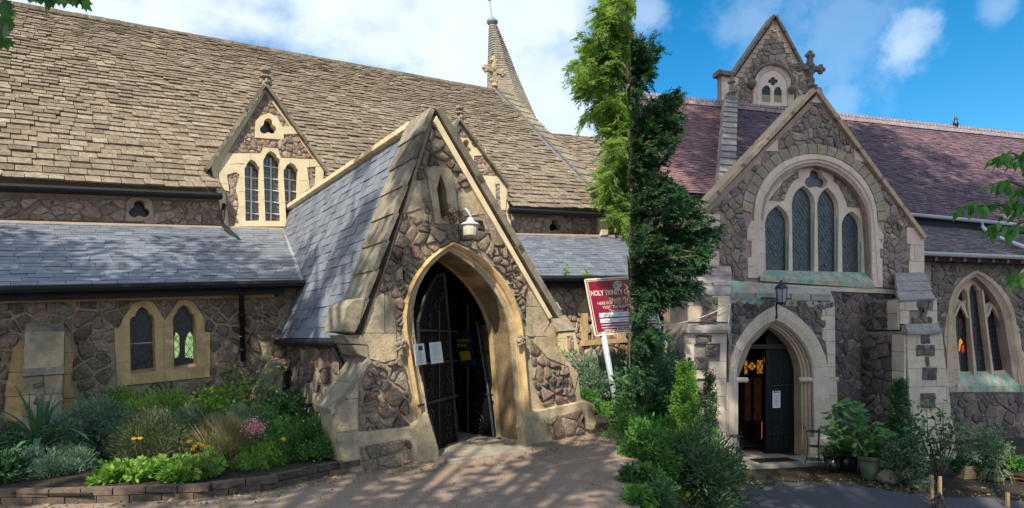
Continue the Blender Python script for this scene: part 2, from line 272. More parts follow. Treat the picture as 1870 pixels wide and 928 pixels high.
def P3(x, y, Y): return Vector(((x-CX)/FPX*Y, Y, EYE+(HY-y)/FPX*Y))
def smooth01(a, b, x):
    t = min(1, max(0, (x-a)/(b-a))); return t*t*(3-2*t)
def gz(X, Y):
    zl = .14*smooth01(-1.6, 2.2, X)*smooth01(5, 9, Y)
    q = X-.2*max(Y, 2.0)
    return zl*(1-smooth01(.05, 1.1, q)) - .82*smooth01(.05, 1.1, q)

class Frame:
    def __init__(s, O, ang):
        s.O = Vector(O); a = math.radians(ang); s.U = Vector((math.cos(a), math.sin(a), 0)); s.N = Vector((math.sin(a), -math.cos(a), 0))
    def uv(s, x, y, w=0):
        d = Vector(((x-CX)/FPX, 1, (HY-y)/FPX)); C = Vector((0, 0, EYE)); Q = s.O+s.N*w
        t = (Q-C).dot(s.N)/d.dot(s.N); p = C+d*t-s.O
        return (p.dot(s.U), p.z)
    def at(s, u, v, w=0): return s.O+s.U*u+s.N*w+Vector((0, 0, v))
    def px(s, x, y, w=0): return s.at(*s.uv(x, y, w), w)
    def poly(s, pts, w=0): return [s.uv(x, y, w) for x, y in pts]

# ------------------------------------------------------------------ 2-D helpers
def area2(p): return .5*sum(p[i][0]*p[(i+1) % len(p)][1]-p[(i+1) % len(p)][0]*p[i][1] for i in range(len(p)))
def ccw(p): return p if area2(p) > 0 else p[::-1]
def inpoly(pt, p):
    x, y = pt; c = False; j = len(p)-1
    for i in range(len(p)):
        xi, yi = p[i]; xj, yj = p[j]
        if (yi > y) != (yj > y) and x < (xj-xi)*(y-yi)/(yj-yi)+xi: c = not c
        j = i
    return c
def halfplane(p, a, n):
    out = []
    for i in range(len(p)):
        A = p[i]; B = p[(i+1) % len(p)]
        da = (A[0]-a[0])*n[0]+(A[1]-a[1])*n[1]; db = (B[0]-a[0])*n[0]+(B[1]-a[1])*n[1]
        if da <= 0: out.append(A)
        if (da < 0 < db) or (db < 0 < da):
            t = da/(da-db); out.append((A[0]+(B[0]-A[0])*t, A[1]+(B[1]-A[1])*t))
    return out
def clipconv(subject, clip):
    p = subject; clip = ccw(clip)
    for i in range(len(clip)):
        A = clip[i]; B = clip[(i+1) % len(clip)]
        p = halfplane(p, A, (B[1]-A[1], -(B[0]-A[0])))
        if len(p) < 3: return []
    q = []
    for a in p:
        if not q or (abs(a[0]-q[-1][0])+abs(a[1]-q[-1][1])) > 1e-4: q.append(a)
    if len(q) > 2 and abs(q[0][0]-q[-1][0])+abs(q[0][1]-q[-1][1]) < 1e-4: q.pop()
    return q if len(q) > 2 else []
def cen(p): return (sum(a[0] for a in p)/len(p), sum(a[1] for a in p)/len(p))
def inset(p, d):
    c = cen(p); o = []
    for a in p:
        r = math.hypot(a[0]-c[0], a[1]-c[1]); k = max(0.2, 1-d/max(r, 1e-6)); o.append((c[0]+(a[0]-c[0])*k, c[1]+(a[1]-c[1])*k))
    return o
def chaikin(p, q=.25):
    o = []
    for i in range(len(p)):
        A = p[i]; B = p[(i+1) % len(p)]
        o.append((A[0]*(1-q)+B[0]*q, A[1]*(1-q)+B[1]*q)); o.append((A[0]*q+B[0]*(1-q), A[1]*q+B[1]*(1-q)))
    return o
def prism(fr, poly, w0, w1, bev=0):
    """closed solid: polygon in (u, v) from depth w0 to w1 (the front), with an optional chamfered front edge."""
    poly = ccw(poly); n = len(poly)
    rings = [(poly, w0), (poly, w1)] if not bev else [(poly, w0), (poly, w1-bev), (inset(poly, bev), w1)]
    V = [fr.at(a[0], a[1], w) for pl, w in rings for a in pl]; F = []
    for r in range(len(rings)-1):
        for i in range(n):
            j = (i+1) % n; F.append((r*n+i, r*n+j, (r+1)*n+j, (r+1)*n+i))
    t = tessellate_polygon([[Vector((a[0], a[1], 0)) for a in rings[-1][0]]])
    b = (len(rings)-1)*n
    for x in t: F.append(tuple(b+i for i in x)); F.append(tuple(i for i in x[::-1]))
    return V, F
def slab(fr, outer, holes, w0, w1):
    loops = [list(outer)]+[list(h) for h in holes]
    flat = [a for l in loops for a in l]; n = len(flat)
    t = tessellate_polygon([[Vector((a[0], a[1], 0)) for a in l] for l in loops])
    V = [fr.at(a[0], a[1], w1) for a in flat]+[fr.at(a[0], a[1], w0) for a in flat]
    F = [tuple(x) for x in t]+[tuple(i+n for i in x[::-1]) for x in t]
    b = 0
    for l in loops:
        m = len(l)
        for i in range(m): j = (i+1) % m; F.append((b+i, b+j, b+j+n, b+i+n))
        b += m
    return V, F
def boxp(c, a, b, d):
    """box from centre and three half vectors"""
    c, a, b, d = Vector(c), Vector(a), Vector(b), Vector(d)
    V = [c+a*i+b*j+d*k for k in (-1, 1) for i, j in ((-1, -1), (1, -1), (1, 1), (-1, 1))]
    return V, [(3, 2, 1, 0), (4, 5, 6, 7), (0, 1, 5, 4), (1, 2, 6, 5), (2, 3, 7, 6), (3, 0, 4, 7)]
def bar(A, B, r1, r2=None, up=None):
    """square bar from A to B"""
    A, B = Vector(A), Vector(B); d = B-A; L = d.length
    if L < 1e-6: return [], []
    d = d/L; up = Vector(up) if up is not None else (Vector((0, 0, 1)) if abs(d.z) < .9 else Vector((1, 0, 0)))
    s = d.cross(up).normalized(); t = s.cross(d).normalized(); r2 = r2 or r1
    return boxp((A+B)/2, s*r1, t*r2, d*L/2)
def tube(pts, r, n=6, cap=True):
    pts = [Vector(p) for p in pts]; V = []; F = []
    rs = r if isinstance(r, (list, tuple)) else [r]*len(pts)
    for i, p in enumerate(pts):
        d = (pts[min(i+1, len(pts)-1)]-pts[max(i-1, 0)])
        d = d.normalized() if d.length > 1e-9 else Vector((0, 0, 1))
        up = Vector((0, 0, 1)) if abs(d.z) < .95 else Vector((0, 1, 0))
        s = d.cross(up).normalized(); t = s.cross(d)
        for k in range(n):
            a = 2*math.pi*k/n; V.append(p+s*math.cos(a)*rs[i]+t*math.sin(a)*rs[i])
    for i in range(len(pts)-1):
        for k in range(n): F.append((i*n+k, i*n+(k+1) % n, (i+1)*n+(k+1) % n, (i+1)*n+k))
    if cap: F.append(tuple(range(n))[::-1]); F.append(tuple((len(pts)-1)*n+k for k in range(n)))
    return V, F
def lathe(c, prof, n=20):
    V = []; F = []
    for r, z in prof:
        for k in range(n): a = 2*math.pi*k/n; V.append((c[0]+r*math.cos(a), c[1]+r*math.sin(a), c[2]+z))
    for i in range(len(prof)-1):
        for k in range(n): F.append((i*n+k, i*n+(k+1) % n, (i+1)*n+(k+1) % n, (i+1)*n+k))
    return V, F
def arch(Lb, Ls, A, Rs, Rb, n=9):
    """pointed arch in pixels: base, spring, apex, spring, base"""
    mid = ((Ls[0]+Rs[0])/2, (Ls[1]+Rs[1])/2); out = [Lb] if Lb else []
    def side(S):
        e1 = (mid[0]-S[0], mid[1]-S[1]); e2 = (A[0]-mid[0], A[1]-mid[1])
        a = math.hypot(*e1); h = math.hypot(*e2)
        if h <= a: h = a*1.001
        r = (a*a+h*h)/(2*a); f = math.asin(min(1, h/r)); pts = []
        for i in range(n):
            p = f*i/(n-1); x = r*(1-math.cos(p)); z = r*math.sin(p)
            pts.append((S[0]+e1[0]*x/a+e2[0]*z/h, S[1]+e1[1]*x/a+e2[1]*z/h))
        return pts
    out += side(Ls); out += side(Rs)[::-1][1:]
    if Rb: out.append(Rb)
    return out
def cinq(Lb, Ls, Lc, A, Rc, Rs, Rb):
    """cusped lancet head in pixels"""
    def q(a, c, b, n=4): return [((1-t)**2*a[0]+2*t*(1-t)*c[0]+t*t*b[0], (1-t)**2*a[1]+2*t*(1-t)*c[1]+t*t*b[1]) for t in [i/n for i in range(1, n+1)]]
    o = [Lb, Ls]; o += q(Ls, (Ls[0]+(Lc[0]-Ls[0])*.1, Lc[1]), Lc); o += q(Lc, (Lc[0]+(A[0]-Lc[0])*.2, A[1]+(Lc[1]-A[1])*.25), A)
    o += q(A, (Rc[0]+(A[0]-Rc[0])*.2, A[1]+(Rc[1]-A[1])*.25), Rc); o += q(Rc, (Rs[0]+(Rc[0]-Rs[0])*.1, Rc[1]), Rs); o.append(Rb); return o
def foil(cx, cy, r, k=3, rot=-90, sx=1.0, sy=1.0, n=7):
    o = []
    for i in range(k):
        a = math.radians(rot+360*i/k); c = (math.cos(a)*r*.52, math.sin(a)*r*.52)
        for j in range(n):
            b = a+math.radians(-105+210*j/(n-1)); o.append((cx+(c[0]+math.cos(b)*r*.5)*sx, cy+(c[1]+math.sin(b)*r*.5)*sy))
    return o

# ------------------------------------------------------------------ pieces: single stones, tiles, blocks
PC = {}
def piece(th, name, V, F, m, parent, tint=None, smooth=False):
    xs = [proj(v) for v in V]
    x0 = min(a[0] for a in xs); x1 = max(a[0] for a in xs); y0 = min(a[1] for a in xs); y1 = max(a[1] for a in xs)
    vis = x1 > 0 and x0 < 1870 and y1 > 0 and y0 < 928
    PC.setdefault((th, name), []).append((math.sqrt((x1-x0)*(y1-y0)) if vis else 0, V, F, m, parent, random.random() if tint is None else tint, smooth))
PLURAL = {}
def flush_pieces(cap=300, minpx=8):
    for (th, name), L in PC.items():
        L.sort(key=lambda a: -a[0]); rest = []
        for i, (s, V, F, m, par, t, sm) in enumerate(L):
            if i < cap and s >= minpx: mobj(name, V, F, m, par, tint=t, smooth=sm)
            else: rest.append((V, F, m, t, sm))
        if rest:
            V = []; F = []; T = []; MI = []; ms = []
            for v, f, m, t, sm in rest:
                if m not in ms: ms.append(m)
                b = len(V); V.extend(v); F.extend([tuple(i+b for i in q) for q in f]); T.extend([t]*len(v)); MI.extend([ms.index(m)]*len(f))
            o = mobj('small_'+name+'s', V, F, ms, bpy.data.objects[th], tint=T, smooth=rest[0][4], matidx=MI); o['kind'] = 'stuff'
def rubble(th, fr, region, excl, size, w0, h, m, parent, gap=.016, asp=.72, name='rubble_stone', drop=.24):
    flat = m.name in FLATM
    region = ccw(region); us = [a[0] for a in region]; vs = [a[1] for a in region]
    sx, sy = size, size*asp; pts = []
    for j in range(int((max(vs)-min(vs))/sy)+3):
        for i in range(int((max(us)-min(us))/sx)+3):
            if random.random() < drop: continue
            pts.append((min(us)+(i-1+(j % 2)*.5+random.uniform(-.42, .42))*sx, min(vs)+(j-1+random.uniform(-.42, .42))*sy))
    for p in list(pts):                       # knots of small stones between the big ones
        if random.random() < .22:
            for _ in range(random.randint(1, 3)): a = random.random()*6.283; pts.append((p[0]+math.cos(a)*sx*.42, p[1]+math.sin(a)*sy*.42))
    A = np.array(pts)
    for k, p in enumerate(pts):
        d = (A[:, 0]-p[0])**2+((A[:, 1]-p[1])/asp)**2; idx = np.argsort(d)[1:15]
        R = size*2.2; c = [(p[0]-R, p[1]-R), (p[0]+R, p[1]-R), (p[0]+R, p[1]+R), (p[0]-R, p[1]+R)]
        for q in idx:
            b = pts[q]; c = halfplane(c, ((p[0]+b[0])/2, (p[1]+b[1])/2), (b[0]-p[0], b[1]-p[1]))
            if len(c) < 3: break
        if len(c) < 3: continue
        c = clipconv(region, c)
        if len(c) < 3 or abs(area2(c)) < size*size*.06: continue
        c = inset(c, gap*random.uniform(.7, 1.5))
        if len(c) < 8 and random.random() < .7: c = chaikin(c, .08+.12*random.random())
        rj = size*.045; c = [(a[0]+random.uniform(-rj, rj), a[1]+random.uniform(-rj, rj)) for a in c]; c = clipconv(region, c) if False else c
        g = cen(c)
        if any(inpoly(g, e) for e in excl): continue
        o = []
        for a in c:
            if any(inpoly(a, e) for e in excl):
                lo, hi = 0., 1.
                for _ in range(6):
                    md = (lo+hi)/2; b = (g[0]+(a[0]-g[0])*md, g[1]+(a[1]-g[1])*md)
                    if any(inpoly(b, e) for e in excl): hi = md
                    else: lo = md
                a = (g[0]+(a[0]-g[0])*lo*.97, g[1]+(a[1]-g[1])*lo*.97)
            o.append(a)
        if abs(area2(o)) < size*size*.05: continue
        o = ccw(o); n = len(o); hh = h*random.uniform(.5, 1.25); tu, tv = random.uniform(-.12, .12), random.uniform(-.12, .12); g = cen(o)
        V = [fr.at(a[0], a[1], w0) for a in o]
        for s, z in (((.98, .85), (.88, 1.0)) if flat else ((.97, .82), (.82, 1.0))):
            for a in o:
                dx, dy = (a[0]-g[0])*s, (a[1]-g[1])*s
                V.append(fr.at(g[0]+dx, g[1]+dy, w0+hh*z+dx*tu+dy*tv+random.uniform(-.22, .22)*hh))
        F = [(r*n+i, r*n+(i+1) % n, (r+1)*n+(i+1) % n, (r+1)*n+i) for r in (0, 1) for i in range(n)]
        F.append(tuple(2*n+i for i in range(n)))
        piece(th, name, V, F, m, parent, smooth=True)
def ashlar(th, fr, region, ch, bl, w0, w1, m, parent, name='ashlar_block', gap=.006, bev=.006, seedv=0, excl=()):
    region = ccw(region); us = [a[0] for a in region]; vs = [a[1] for a in region]; v = min(vs)-1e-4; j = seedv
    while v < max(vs):
        h = ch*random.uniform(.85, 1.15); u = min(us)-bl*(.5 if j % 2 else .02)-random.random()*bl*.2
        if max(vs)-(v+h) < ch*.45: h = max(vs)-v+1e-3
        while u < max(us):
            b = bl*random.uniform(.8, 1.25)
            if max(us)-(u+b) < bl*.3: b = max(us)-u+1e-3
            c = clipconv(region, [(u+gap/2, v+gap/2), (u+b-gap/2, v+gap/2), (u+b-gap/2, v+h-gap/2), (u+gap/2, v+h-gap/2)])
            if c and abs(area2(c)) > ch*bl*.03 and not any(inpoly(cen(c), e) for e in excl):
                V, F = prism(fr, c, w0, w1+random.uniform(-.002, .003), bev); piece(th, name, V, F, m, parent)
            u += b
        v += h; j += 1
def ring(th, fr, inner, outer, prof, m, parent, k=2, name='arch_stone', gap=.012, w=0, upx=True):
    """arch stones: profile points (f, depth) swept between two paths with the same number of points; k path steps a stone"""
    I = [fr.uv(x, y, w) for x, y in inner] if upx else inner; O = [fr.uv(x, y, w) for x, y in outer] if upx else outer; n = len(I); m_ = len(prof); i = 0
    while i < n-1:
        e = min(i+k, n-1)
        if n-1-e == 1 and k > 1: e = n-1
        st = []
        for q in range(i, e+1):
            a, b = Vector(I[q]), Vector(O[q])
            if q == i: a = a.lerp(Vector(I[q+1]), gap); b = b.lerp(Vector(O[q+1]), gap)
            if q == e: a = a.lerp(Vector(I[q-1]), gap); b = b.lerp(Vector(O[q-1]), gap)
            st.append((a, b))
        V = []; F = []
        for a, b in st:
            for f, ww in prof: c = a.lerp(b, f) if 0 <= f <= 1 else a+(b-a)*f; V.append(fr.at(c[0], c[1], w+ww))
        for q in range(len(st)-1):
            for r in range(m_): r2 = (r+1) % m_; F.append((q*m_+r, q*m_+r2, (q+1)*m_+r2, (q+1)*m_+r))
        F.append(tuple(range(m_))[::-1]); F.append(tuple((len(st)-1)*m_+r for r in range(m_)))
        piece(th, name, V, F, m, parent); i = e
def path_eq(pts, n):
    """resample a path to n points"""
    d = [0]
    for a, b in zip(pts, pts[1:]): d.append(d[-1]+math.hypot(b[0]-a[0], b[1]-a[1]))
    o = []
    for i in range(n):
        s = d[-1]*i/(n-1); j = 0
        while j < len(d)-2 and d[j+1] < s: j += 1
        t = (s-d[j])/max(1e-9, d[j+1]-d[j]); o.append((pts[j][0]+(pts[j+1][0]-pts[j][0])*t, pts[j][1]+(pts[j+1][1]-pts[j][1])*t))
    return o
def tiles(th, A, B, C, D, rows, tw, th_, m, parent, name='roof_tile', grow=1.0, excl=None, jit=.15, gap=.006, over=1.35, up=None, wav=0.0, mfun=None):
    """A eave left, B eave right, C ridge right, D ridge left; courses shrink towards the ridge by grow"""
    A, B, C, D = map(Vector, (A, B, C, D)); nrm = (B-A).cross(D-A).normalized()
    if nrm.z < 0: nrm = -nrm
    hs = [grow**(-i) for i in range(rows)]; s = sum(hs); v = 0; off = 0
    ph = random.random()*9
    for r in range(rows):
        dv = hs[r]/s; v1 = min(1.0, v+dv*over)
        W = (A.lerp(D, v)-B.lerp(C, v)).length; u = -random.random()*tw*hs[r]**.5
        while u < W:
            w = tw*hs[r]**.35*random.uniform(1-jit*1.6, 1+jit*2.2)
            u0, u1 = max(0, u+gap/2)/W, min(W, u+w-gap/2)/W; u += w
            if u1-u0 < .2*tw/W: continue
            vv = v+dv*random.uniform(-jit, jit)*.35
            mid = A.lerp(B, (u0+u1)/2).lerp(D.lerp(C, (u0+u1)/2), (v+v1)/2)
            if excl and excl(mid): continue
            t = th_*random.uniform(.75, 1.3); up_ = wav*(math.sin(u*1.3+ph)+math.sin(u*.47+r*.21))
            V = []
            for vv_, lo in ((max(0, vv), t*.9), (v1, 0)):
                for uu in (u0, u1):
                    p = A.lerp(B, uu).lerp(D.lerp(C, uu), vv_)
                    ex = random.uniform(-.15, .15)*t
                    V.append(p+nrm*(lo+up_)); V.append(p+nrm*(lo+t+up_+ex))
            F = [(0, 2, 3, 1), (1, 3, 7, 5), (4, 5, 7, 6), (0, 1, 5, 4), (2, 6, 7, 3), (0, 4, 6, 2)]
            piece(th, name, V, F, mfun(mid) if mfun else m, parent)
        v += dv
def lattice(fr, poly, w, dx, ang, r=.004, rect=False, lo=None):
    """lead cames clipped to the light; ang in degrees either side of horizontal"""
    mb = MB(); us = [a[0] for a in poly]; vs = [a[1] for a in poly]; c = cen(poly); R = max(max(us)-min(us), max(vs)-min(vs))
    for sg in (1, -1):
        a = math.radians(ang*sg) if not rect else (0 if sg > 0 else math.pi/2)
        d = (math.cos(a), math.sin(a)); nn = (-d[1], d[0]); k = -int(R/dx)-1
        st = dx if not (rect and sg < 0) else (lo or dx)
        while k*st < R:
            o = (c[0]+nn[0]*k*st, c[1]+nn[1]*k*st); ts = []
            for i in range(len(poly)):
                A = poly[i]; B = poly[(i+1) % len(poly)]
                da = (A[0]-o[0])*nn[0]+(A[1]-o[1])*nn[1]; db = (B[0]-o[0])*nn[0]+(B[1]-o[1])*nn[1]
                if (da > 0) != (db > 0):
                    t = da/(da-db); q = (A[0]+(B[0]-A[0])*t, A[1]+(B[1]-A[1])*t); ts.append((q[0]-o[0])*d[0]+(q[1]-o[1])*d[1])
            ts.sort()
            for i in range(0, len(ts)-1, 2):
                p = fr.at(o[0]+d[0]*ts[i], o[1]+d[1]*ts[i], w); q = fr.at(o[0]+d[0]*ts[i+1], o[1]+d[1]*ts[i+1], w)
                mb.add(*bar(p, q, r, r, up=fr.N))
            k += 1
    return mb
def text(fr, s, x, y, wpx, hpx, w, m, parent, name='lettering', ux=(1, 0), uy=(0, -1), align='LEFT', bold=0.0):
    """flat lettering: left baseline at pixel (x, y) on the frame, squeezed to wpx wide"""
    cu = bpy.data.curves.new(name, 'FONT'); cu.body = s; cu.size = 1; cu.offset = bold; cu.resolution_u = 2; cu.align_x = 'LEFT'
    o = bpy.data.objects.new('tmp', cu); COLL.objects.link(o)
    dg = bpy.context.evaluated_depsgraph_get(); me = o.evaluated_get(dg).to_mesh()
    V = np.array([v.co[:] for v in me.vertices]).reshape(-1, 3); F = [tuple(p.vertices) for p in me.polygons]
    o.evaluated_get(dg).to_mesh_clear(); bpy.data.objects.remove(o); bpy.data.curves.remove(cu)
    if len(V) == 0: return None
    W = V[:, 0].max()-V[:, 0].min(); H = .72; x0 = V[:, 0].min()
    out = []
    for a in V:
        fx = (a[0]-x0)/W*wpx; fy = a[1]/H*hpx
        out.append(fr.px(x+ux[0]*fx+uy[0]*fy, y+ux[1]*fx+uy[1]*fy, w))
    return mobj(name, out, F, m, parent)

def joints(fr, L, w, par, m=None):
    """recess-coloured mortar joints of dressed surrounds: thin fillets bedded in the face"""
    for a, b in L: mobj('mortar_joint', *bar(fr.px(*a, w), fr.px(*b, w), .004, .0015, up=fr.N), m or M['mortL'], par)
# ================================================================== GROUND
def build_ground():
    xs = sorted(set([-400, -200, -100, -60, -35, -20]+[round(-12+.3*i, 2) for i in range(94)]+[20, 30, 50, 90, 160, 300, 500]))
    ys = sorted(set([-300, -150, -80, -40, -20, -10, -5, -2]+[round(.3*i, 2) for i in range(70)]+[24, 30, 40, 60, 100, 180, 350, 700]))
    V = [(x, y, gz(x, y)-.012) for y in ys for x in xs]; n = len(xs)
    F = [(j*n+i, j*n+i+1, (j+1)*n+i+1, (j+1)*n+i) for j in range(len(ys)-1) for i in range(n-1)]
    o = mobj('ground', V, F, M['soil'], smooth=True, origin=(0, 0, 0)); o['kind'] = 'structure'
build_ground()
def sheet(name, inside, m, dz, x0, x1, y0, y1, st, extra=None):
    V = []; F = []; ix = {}
    nx = int((x1-x0)/st); ny = int((y1-y0)/st)
    def vid(i, j):
        if (i, j) not in ix: x, y = x0+i*st, y0+j*st; ix[(i, j)] = len(V); V.append((x, y, gz(x, y)+dz+(extra(x, y) if extra else 0)))
        return ix[(i, j)]
    for j in range(ny):
        for i in range(nx):
            if inside(x0+(i+.5)*st, y0+(j+.5)*st): F.append((vid(i, j), vid(i+1, j), vid(i+1, j+1), vid(i, j+1)))
    o = mobj(name, V, F, m, smooth=True, origin=(x0, y0, 0)); o['kind'] = 'structure'; return o

LF = Frame((-1.97, 7.33, 0), 35)
ch = thing('parish_church', LF.at(3, 0, -8), 'old stone church with grey-brown stone tiled roof, pointed porch and needle spire, on the left', 'church')
CH = ch.name
# ------------------------------------------------------------------ porch front
pw_px = [(790, 205), (1010, 583), (994, 607), (1056, 683), (1060, 727), (1078, 737), (1085, 794), (952, 812),
         (950, 806), (934, 610)]
innerF = arch((793, 826), (757, 608), (820, 458), (934, 608), (950, 808))
outerF = arch((772, 834), (733, 605), (825, 443), (952, 600), (970, 804))
doorhole = LF.poly(innerF)
outer = LF.poly([(790, 205), (1010, 583), (994, 607), (1056, 683), (1060, 727), (1085, 740), (1088, 800)])
outer += [LF.uv(952, 822)]+doorhole[::-1]+[LF.uv(795, 845)]
outer += LF.poly([(628, 880), (612, 790), (607, 745), (642, 697), (670, 653), (655, 640), (664, 600), (700, 498)])
slit = LF.poly([(803, 396), (796, 345), (803, 318), (812, 343), (818, 392)])
V, F = slab(LF, outer, [slit], -.5, 0)
pw = mobj('porch_wall', V, F, M['lime'], ch)
doorO = LF.poly(outerF)
# plain dressed areas of the porch front
dress = {
 'slit': [(777, 312), (790, 303), (822, 310), (829, 345), (836, 410), (793, 409)],
 'side': [(834, 346), (876, 342), (903, 390), (840, 396)],
 'left': [(752, 330), (768, 330), (770, 380), (733, 392)],
 'big': [(682, 545), (712, 530), (722, 590), (724, 655), (700, 662), (672, 655), (655, 625)],
 'bigr': [(957, 533), (982, 535), (1006, 583), (992, 607), (1054, 683), (1048, 712), (1036, 668), (1000, 655), (962, 612)],
 'jl': [(722, 560), (742, 560), (752, 640), (768, 745), (770, 790), (748, 790), (745, 690), (728, 640)],
 'jr': [(955, 620), (968, 690), (985, 760), (975, 800), (958, 802), (944, 700), (938, 620)],
 'butt': [(607, 746), (642, 698), (660, 672), (668, 680), (654, 705), (652, 785), (614, 790)],
}
DR = {k: LF.poly(v) for k, v in dress.items()}
mobj('window_surround', *slab(LF, DR['slit'], [slit], -.01, .032), M['lime'], pw)
for k, v in DR.items():
    if k == 'slit': continue
    ashlar(CH, LF, v, .42, .55, -.02, .022 if k != 'slit' else .03, M['lime'] if k not in ('slit',) else M['lime'], pw, excl=[slit, doorO])
# rubble areas: mortar bed then single stones
reg = [
 [(791, 222), (962, 522), (957, 535), (957, 600), (950, 600), (935, 520), (880, 462), (825, 445), (765, 500), (735, 570), (726, 640), (722, 600), (712, 532), (690, 548), (668, 600), (700, 500)],
 [(655, 706), (668, 682), (672, 657), (728, 648), (744, 690), (748, 786), (655, 790)],
 [(966, 618), (1000, 658), (1034, 670), (1047, 714), (1046, 728), (990, 742), (972, 700)],
]
for i, r in enumerate(reg):
    R_ = LF.poly(r)
    V, F = slab(LF, R_, [slit] if i == 0 else [], -.02, .006); mobj('mortar_bed', V, F, M['mortL'], pw)
    rubble(CH, LF, R_, [doorO, DR['slit'], DR['side'], DR['left'], DR['big'], DR['bigr']], .16 if i == 0 else .23, .004, .05 if i == 0 else .06, M['rubL'], pw, gap=.014 if i == 0 else .02)
# the plinth
for pl, rp in (([(614, 792), (748, 777), (772, 752), (778, 756), (797, 820), (797, 842), (628, 880)], [(650, 812), (742, 798), (748, 842), (660, 866)]),
               ([(962, 752), (1062, 731), (1078, 738), (1087, 796), (952, 818), (945, 780)], [(985, 766), (1055, 748), (1058, 788), (1000, 800)])):
    V, F = prism(LF, LF.poly(pl), -.05, .10, .03); p = mobj('plinth', V, F, M['lime'], ch)
    V, F = prism(LF, LF.poly(rp), .05, .108); mobj('mortar_bed', V, F, M['mortL'], p)
    rubble(CH, LF, LF.poly(rp), [], .26, .105, .04, M['rubL'], p, gap=.012)
# door arch with moulded edge and deep reveal
ring(CH, LF, innerF, outerF, [(1, -.3), (1, .06), (.78, .09), (.55, .05), (.5, .015), (.3, .015), (.2, -.05), (0, -.05), (0, -.62), (.6, -.62)], M['limeO'], pw, k=3)
# carved stops at the springing
for x, y in ((731, 628), (951, 622)):
    mb = MB(); c = LF.px(x, y, .1)
    for i in range(9):
        a = i*2.4; r = .05*math.sqrt(i/9)
        mb.add(*lathe(c+LF.U*(r*1.3*math.cos(a))+Vector((0, 0, r*1.5*math.sin(a)))+LF.N*.02*(9-i)/9, [(0, -.035), (.03, -.02), (.036, 0), (.028, .02), (0, .035)], 8))
    mb.build('carved_stop', M['copL'], pw, smooth=True)
# slit window: recess behind
V, F = prism(LF, inset(slit, -.01), -.34, -.30); mobj('slit_window', V, F, M['dark'], pw)
# copings
def coping(th, fr, p0, p1, n, t, w0, w1, m, parent, out, name='coping_stone', step=.35, first=0):
    p0, p1 = Vector(p0), Vector(p1); d = (p1-p0); L = d.length; d = d/L; nr = Vector((-d.y, d.x))*out
    for i in range(n):
        a = p0+d*(L*i/n); b = p0+d*(L*(i+1)/n+L/n*.12*(i < n-1)); a2 = a+nr*(t*(step)); b2 = b
        poly = [a2, b2, b2+nr*t, a2+nr*t]
        V, F = prism(fr, [(q.x, q.y) for q in poly], w0, w1, .008); piece(th, name, V, F, m, parent)
cpL0, cpA, cpR0 = LF.uv(655, 606, .1), LF.uv(795, 200, .1), LF.uv(1018, 582, .1)
coping(CH, LF, cpL0, cpA, 8, .065, -.62, .09, M['copL'], pw, 1)
coping(CH, LF, cpR0, cpA, 3, .10, -.5, .12, M['copL'], pw, -1, step=.1)
# moulding under the right coping
V, F = prism(LF, [LF.uv(*p, .05) for p in ((1008, 580), (1002, 583), (790, 222), (796, 212))], -.02, .07, .01); mobj('rake_moulding', V, F, M['limeY'], pw)
# kneeler gablet, corbels and weatherings of the left corner
V, F = prism(LF, [LF.uv(*p, .1) for p in ((630, 560), (645, 546), (668, 543), (659, 590), (648, 609), (622, 605))], -.5, .10, .02); mobj('kneeler', V, F, M['copL'], pw)
V, F = prism(LF, [LF.uv(*p, .05) for p in ((628, 612), (660, 612), (672, 630), (640, 628))], -.5, .05, .01); mobj('corbel', V, F, M['copL'], pw)
V, F = prism(LF, [LF.uv(*p, .05) for p in ((642, 630), (672, 630), (675, 655), (655, 648))], -.5, .04, .01); mobj('corbel', V, F, M['copL'], pw)
for a, b in (((672, 652), (640, 698)), ((642, 698), (604, 748))):
    A = LF.uv(*a, .03); B = LF.uv(*b, .03); V, F = prism(LF, [A, B, (B[0]+.02, B[1]-.06), (A[0]+.05, A[1]-.05)], -.58, .045, .01); mobj('weathering_slab', V, F, M['copL'], pw)
# porch roof
eL = LF.uv(634, 618, -.35); eR = LF.uv(1012, 590, 0); ap = LF.uv(791, 214, 0)
ch_roof = mobj('porch_roof', *(lambda a, b, c: slab(LF, [a, b, c, (c[0], c[1]-.12), (b[0], b[1]-.12), (a[0], a[1]-.12)], [], -7.3, -.45))(eL, ap, eR), M['fascia'], ch)
tiles(CH, LF.at(*eL, -7.3), LF.at(*eL, -.42), LF.at(*ap, -.42), LF.at(*ap, -7.3), 19, .27, .012, M['slate'], ch_roof, name='slate', jit=.02, gap=.008, over=1.5)
tiles(CH, LF.at(*eR, -.45), LF.at(*eR, -6.5), LF.at(*ap, -6.5), LF.at(*ap, -.45), 17, .6, .012, M['slate'], ch_roof, name='slate', jit=.02, over=1.5)
mb = MB()
for i in range(16):
    a = LF.at(ap[0], ap[1]+.02, -.55-.42*i); b = LF.at(ap[0], ap[1]+.02, -.55-.42*(i+1)+.012)
    V, F = boxp((a+b)/2, LF.N*.2, LF.U*.10-Vector((0, 0, .03)), Vector((0, 0, .035))); piece(CH, 'ridge_stone', V, F, M['limeY'], ch_roof)
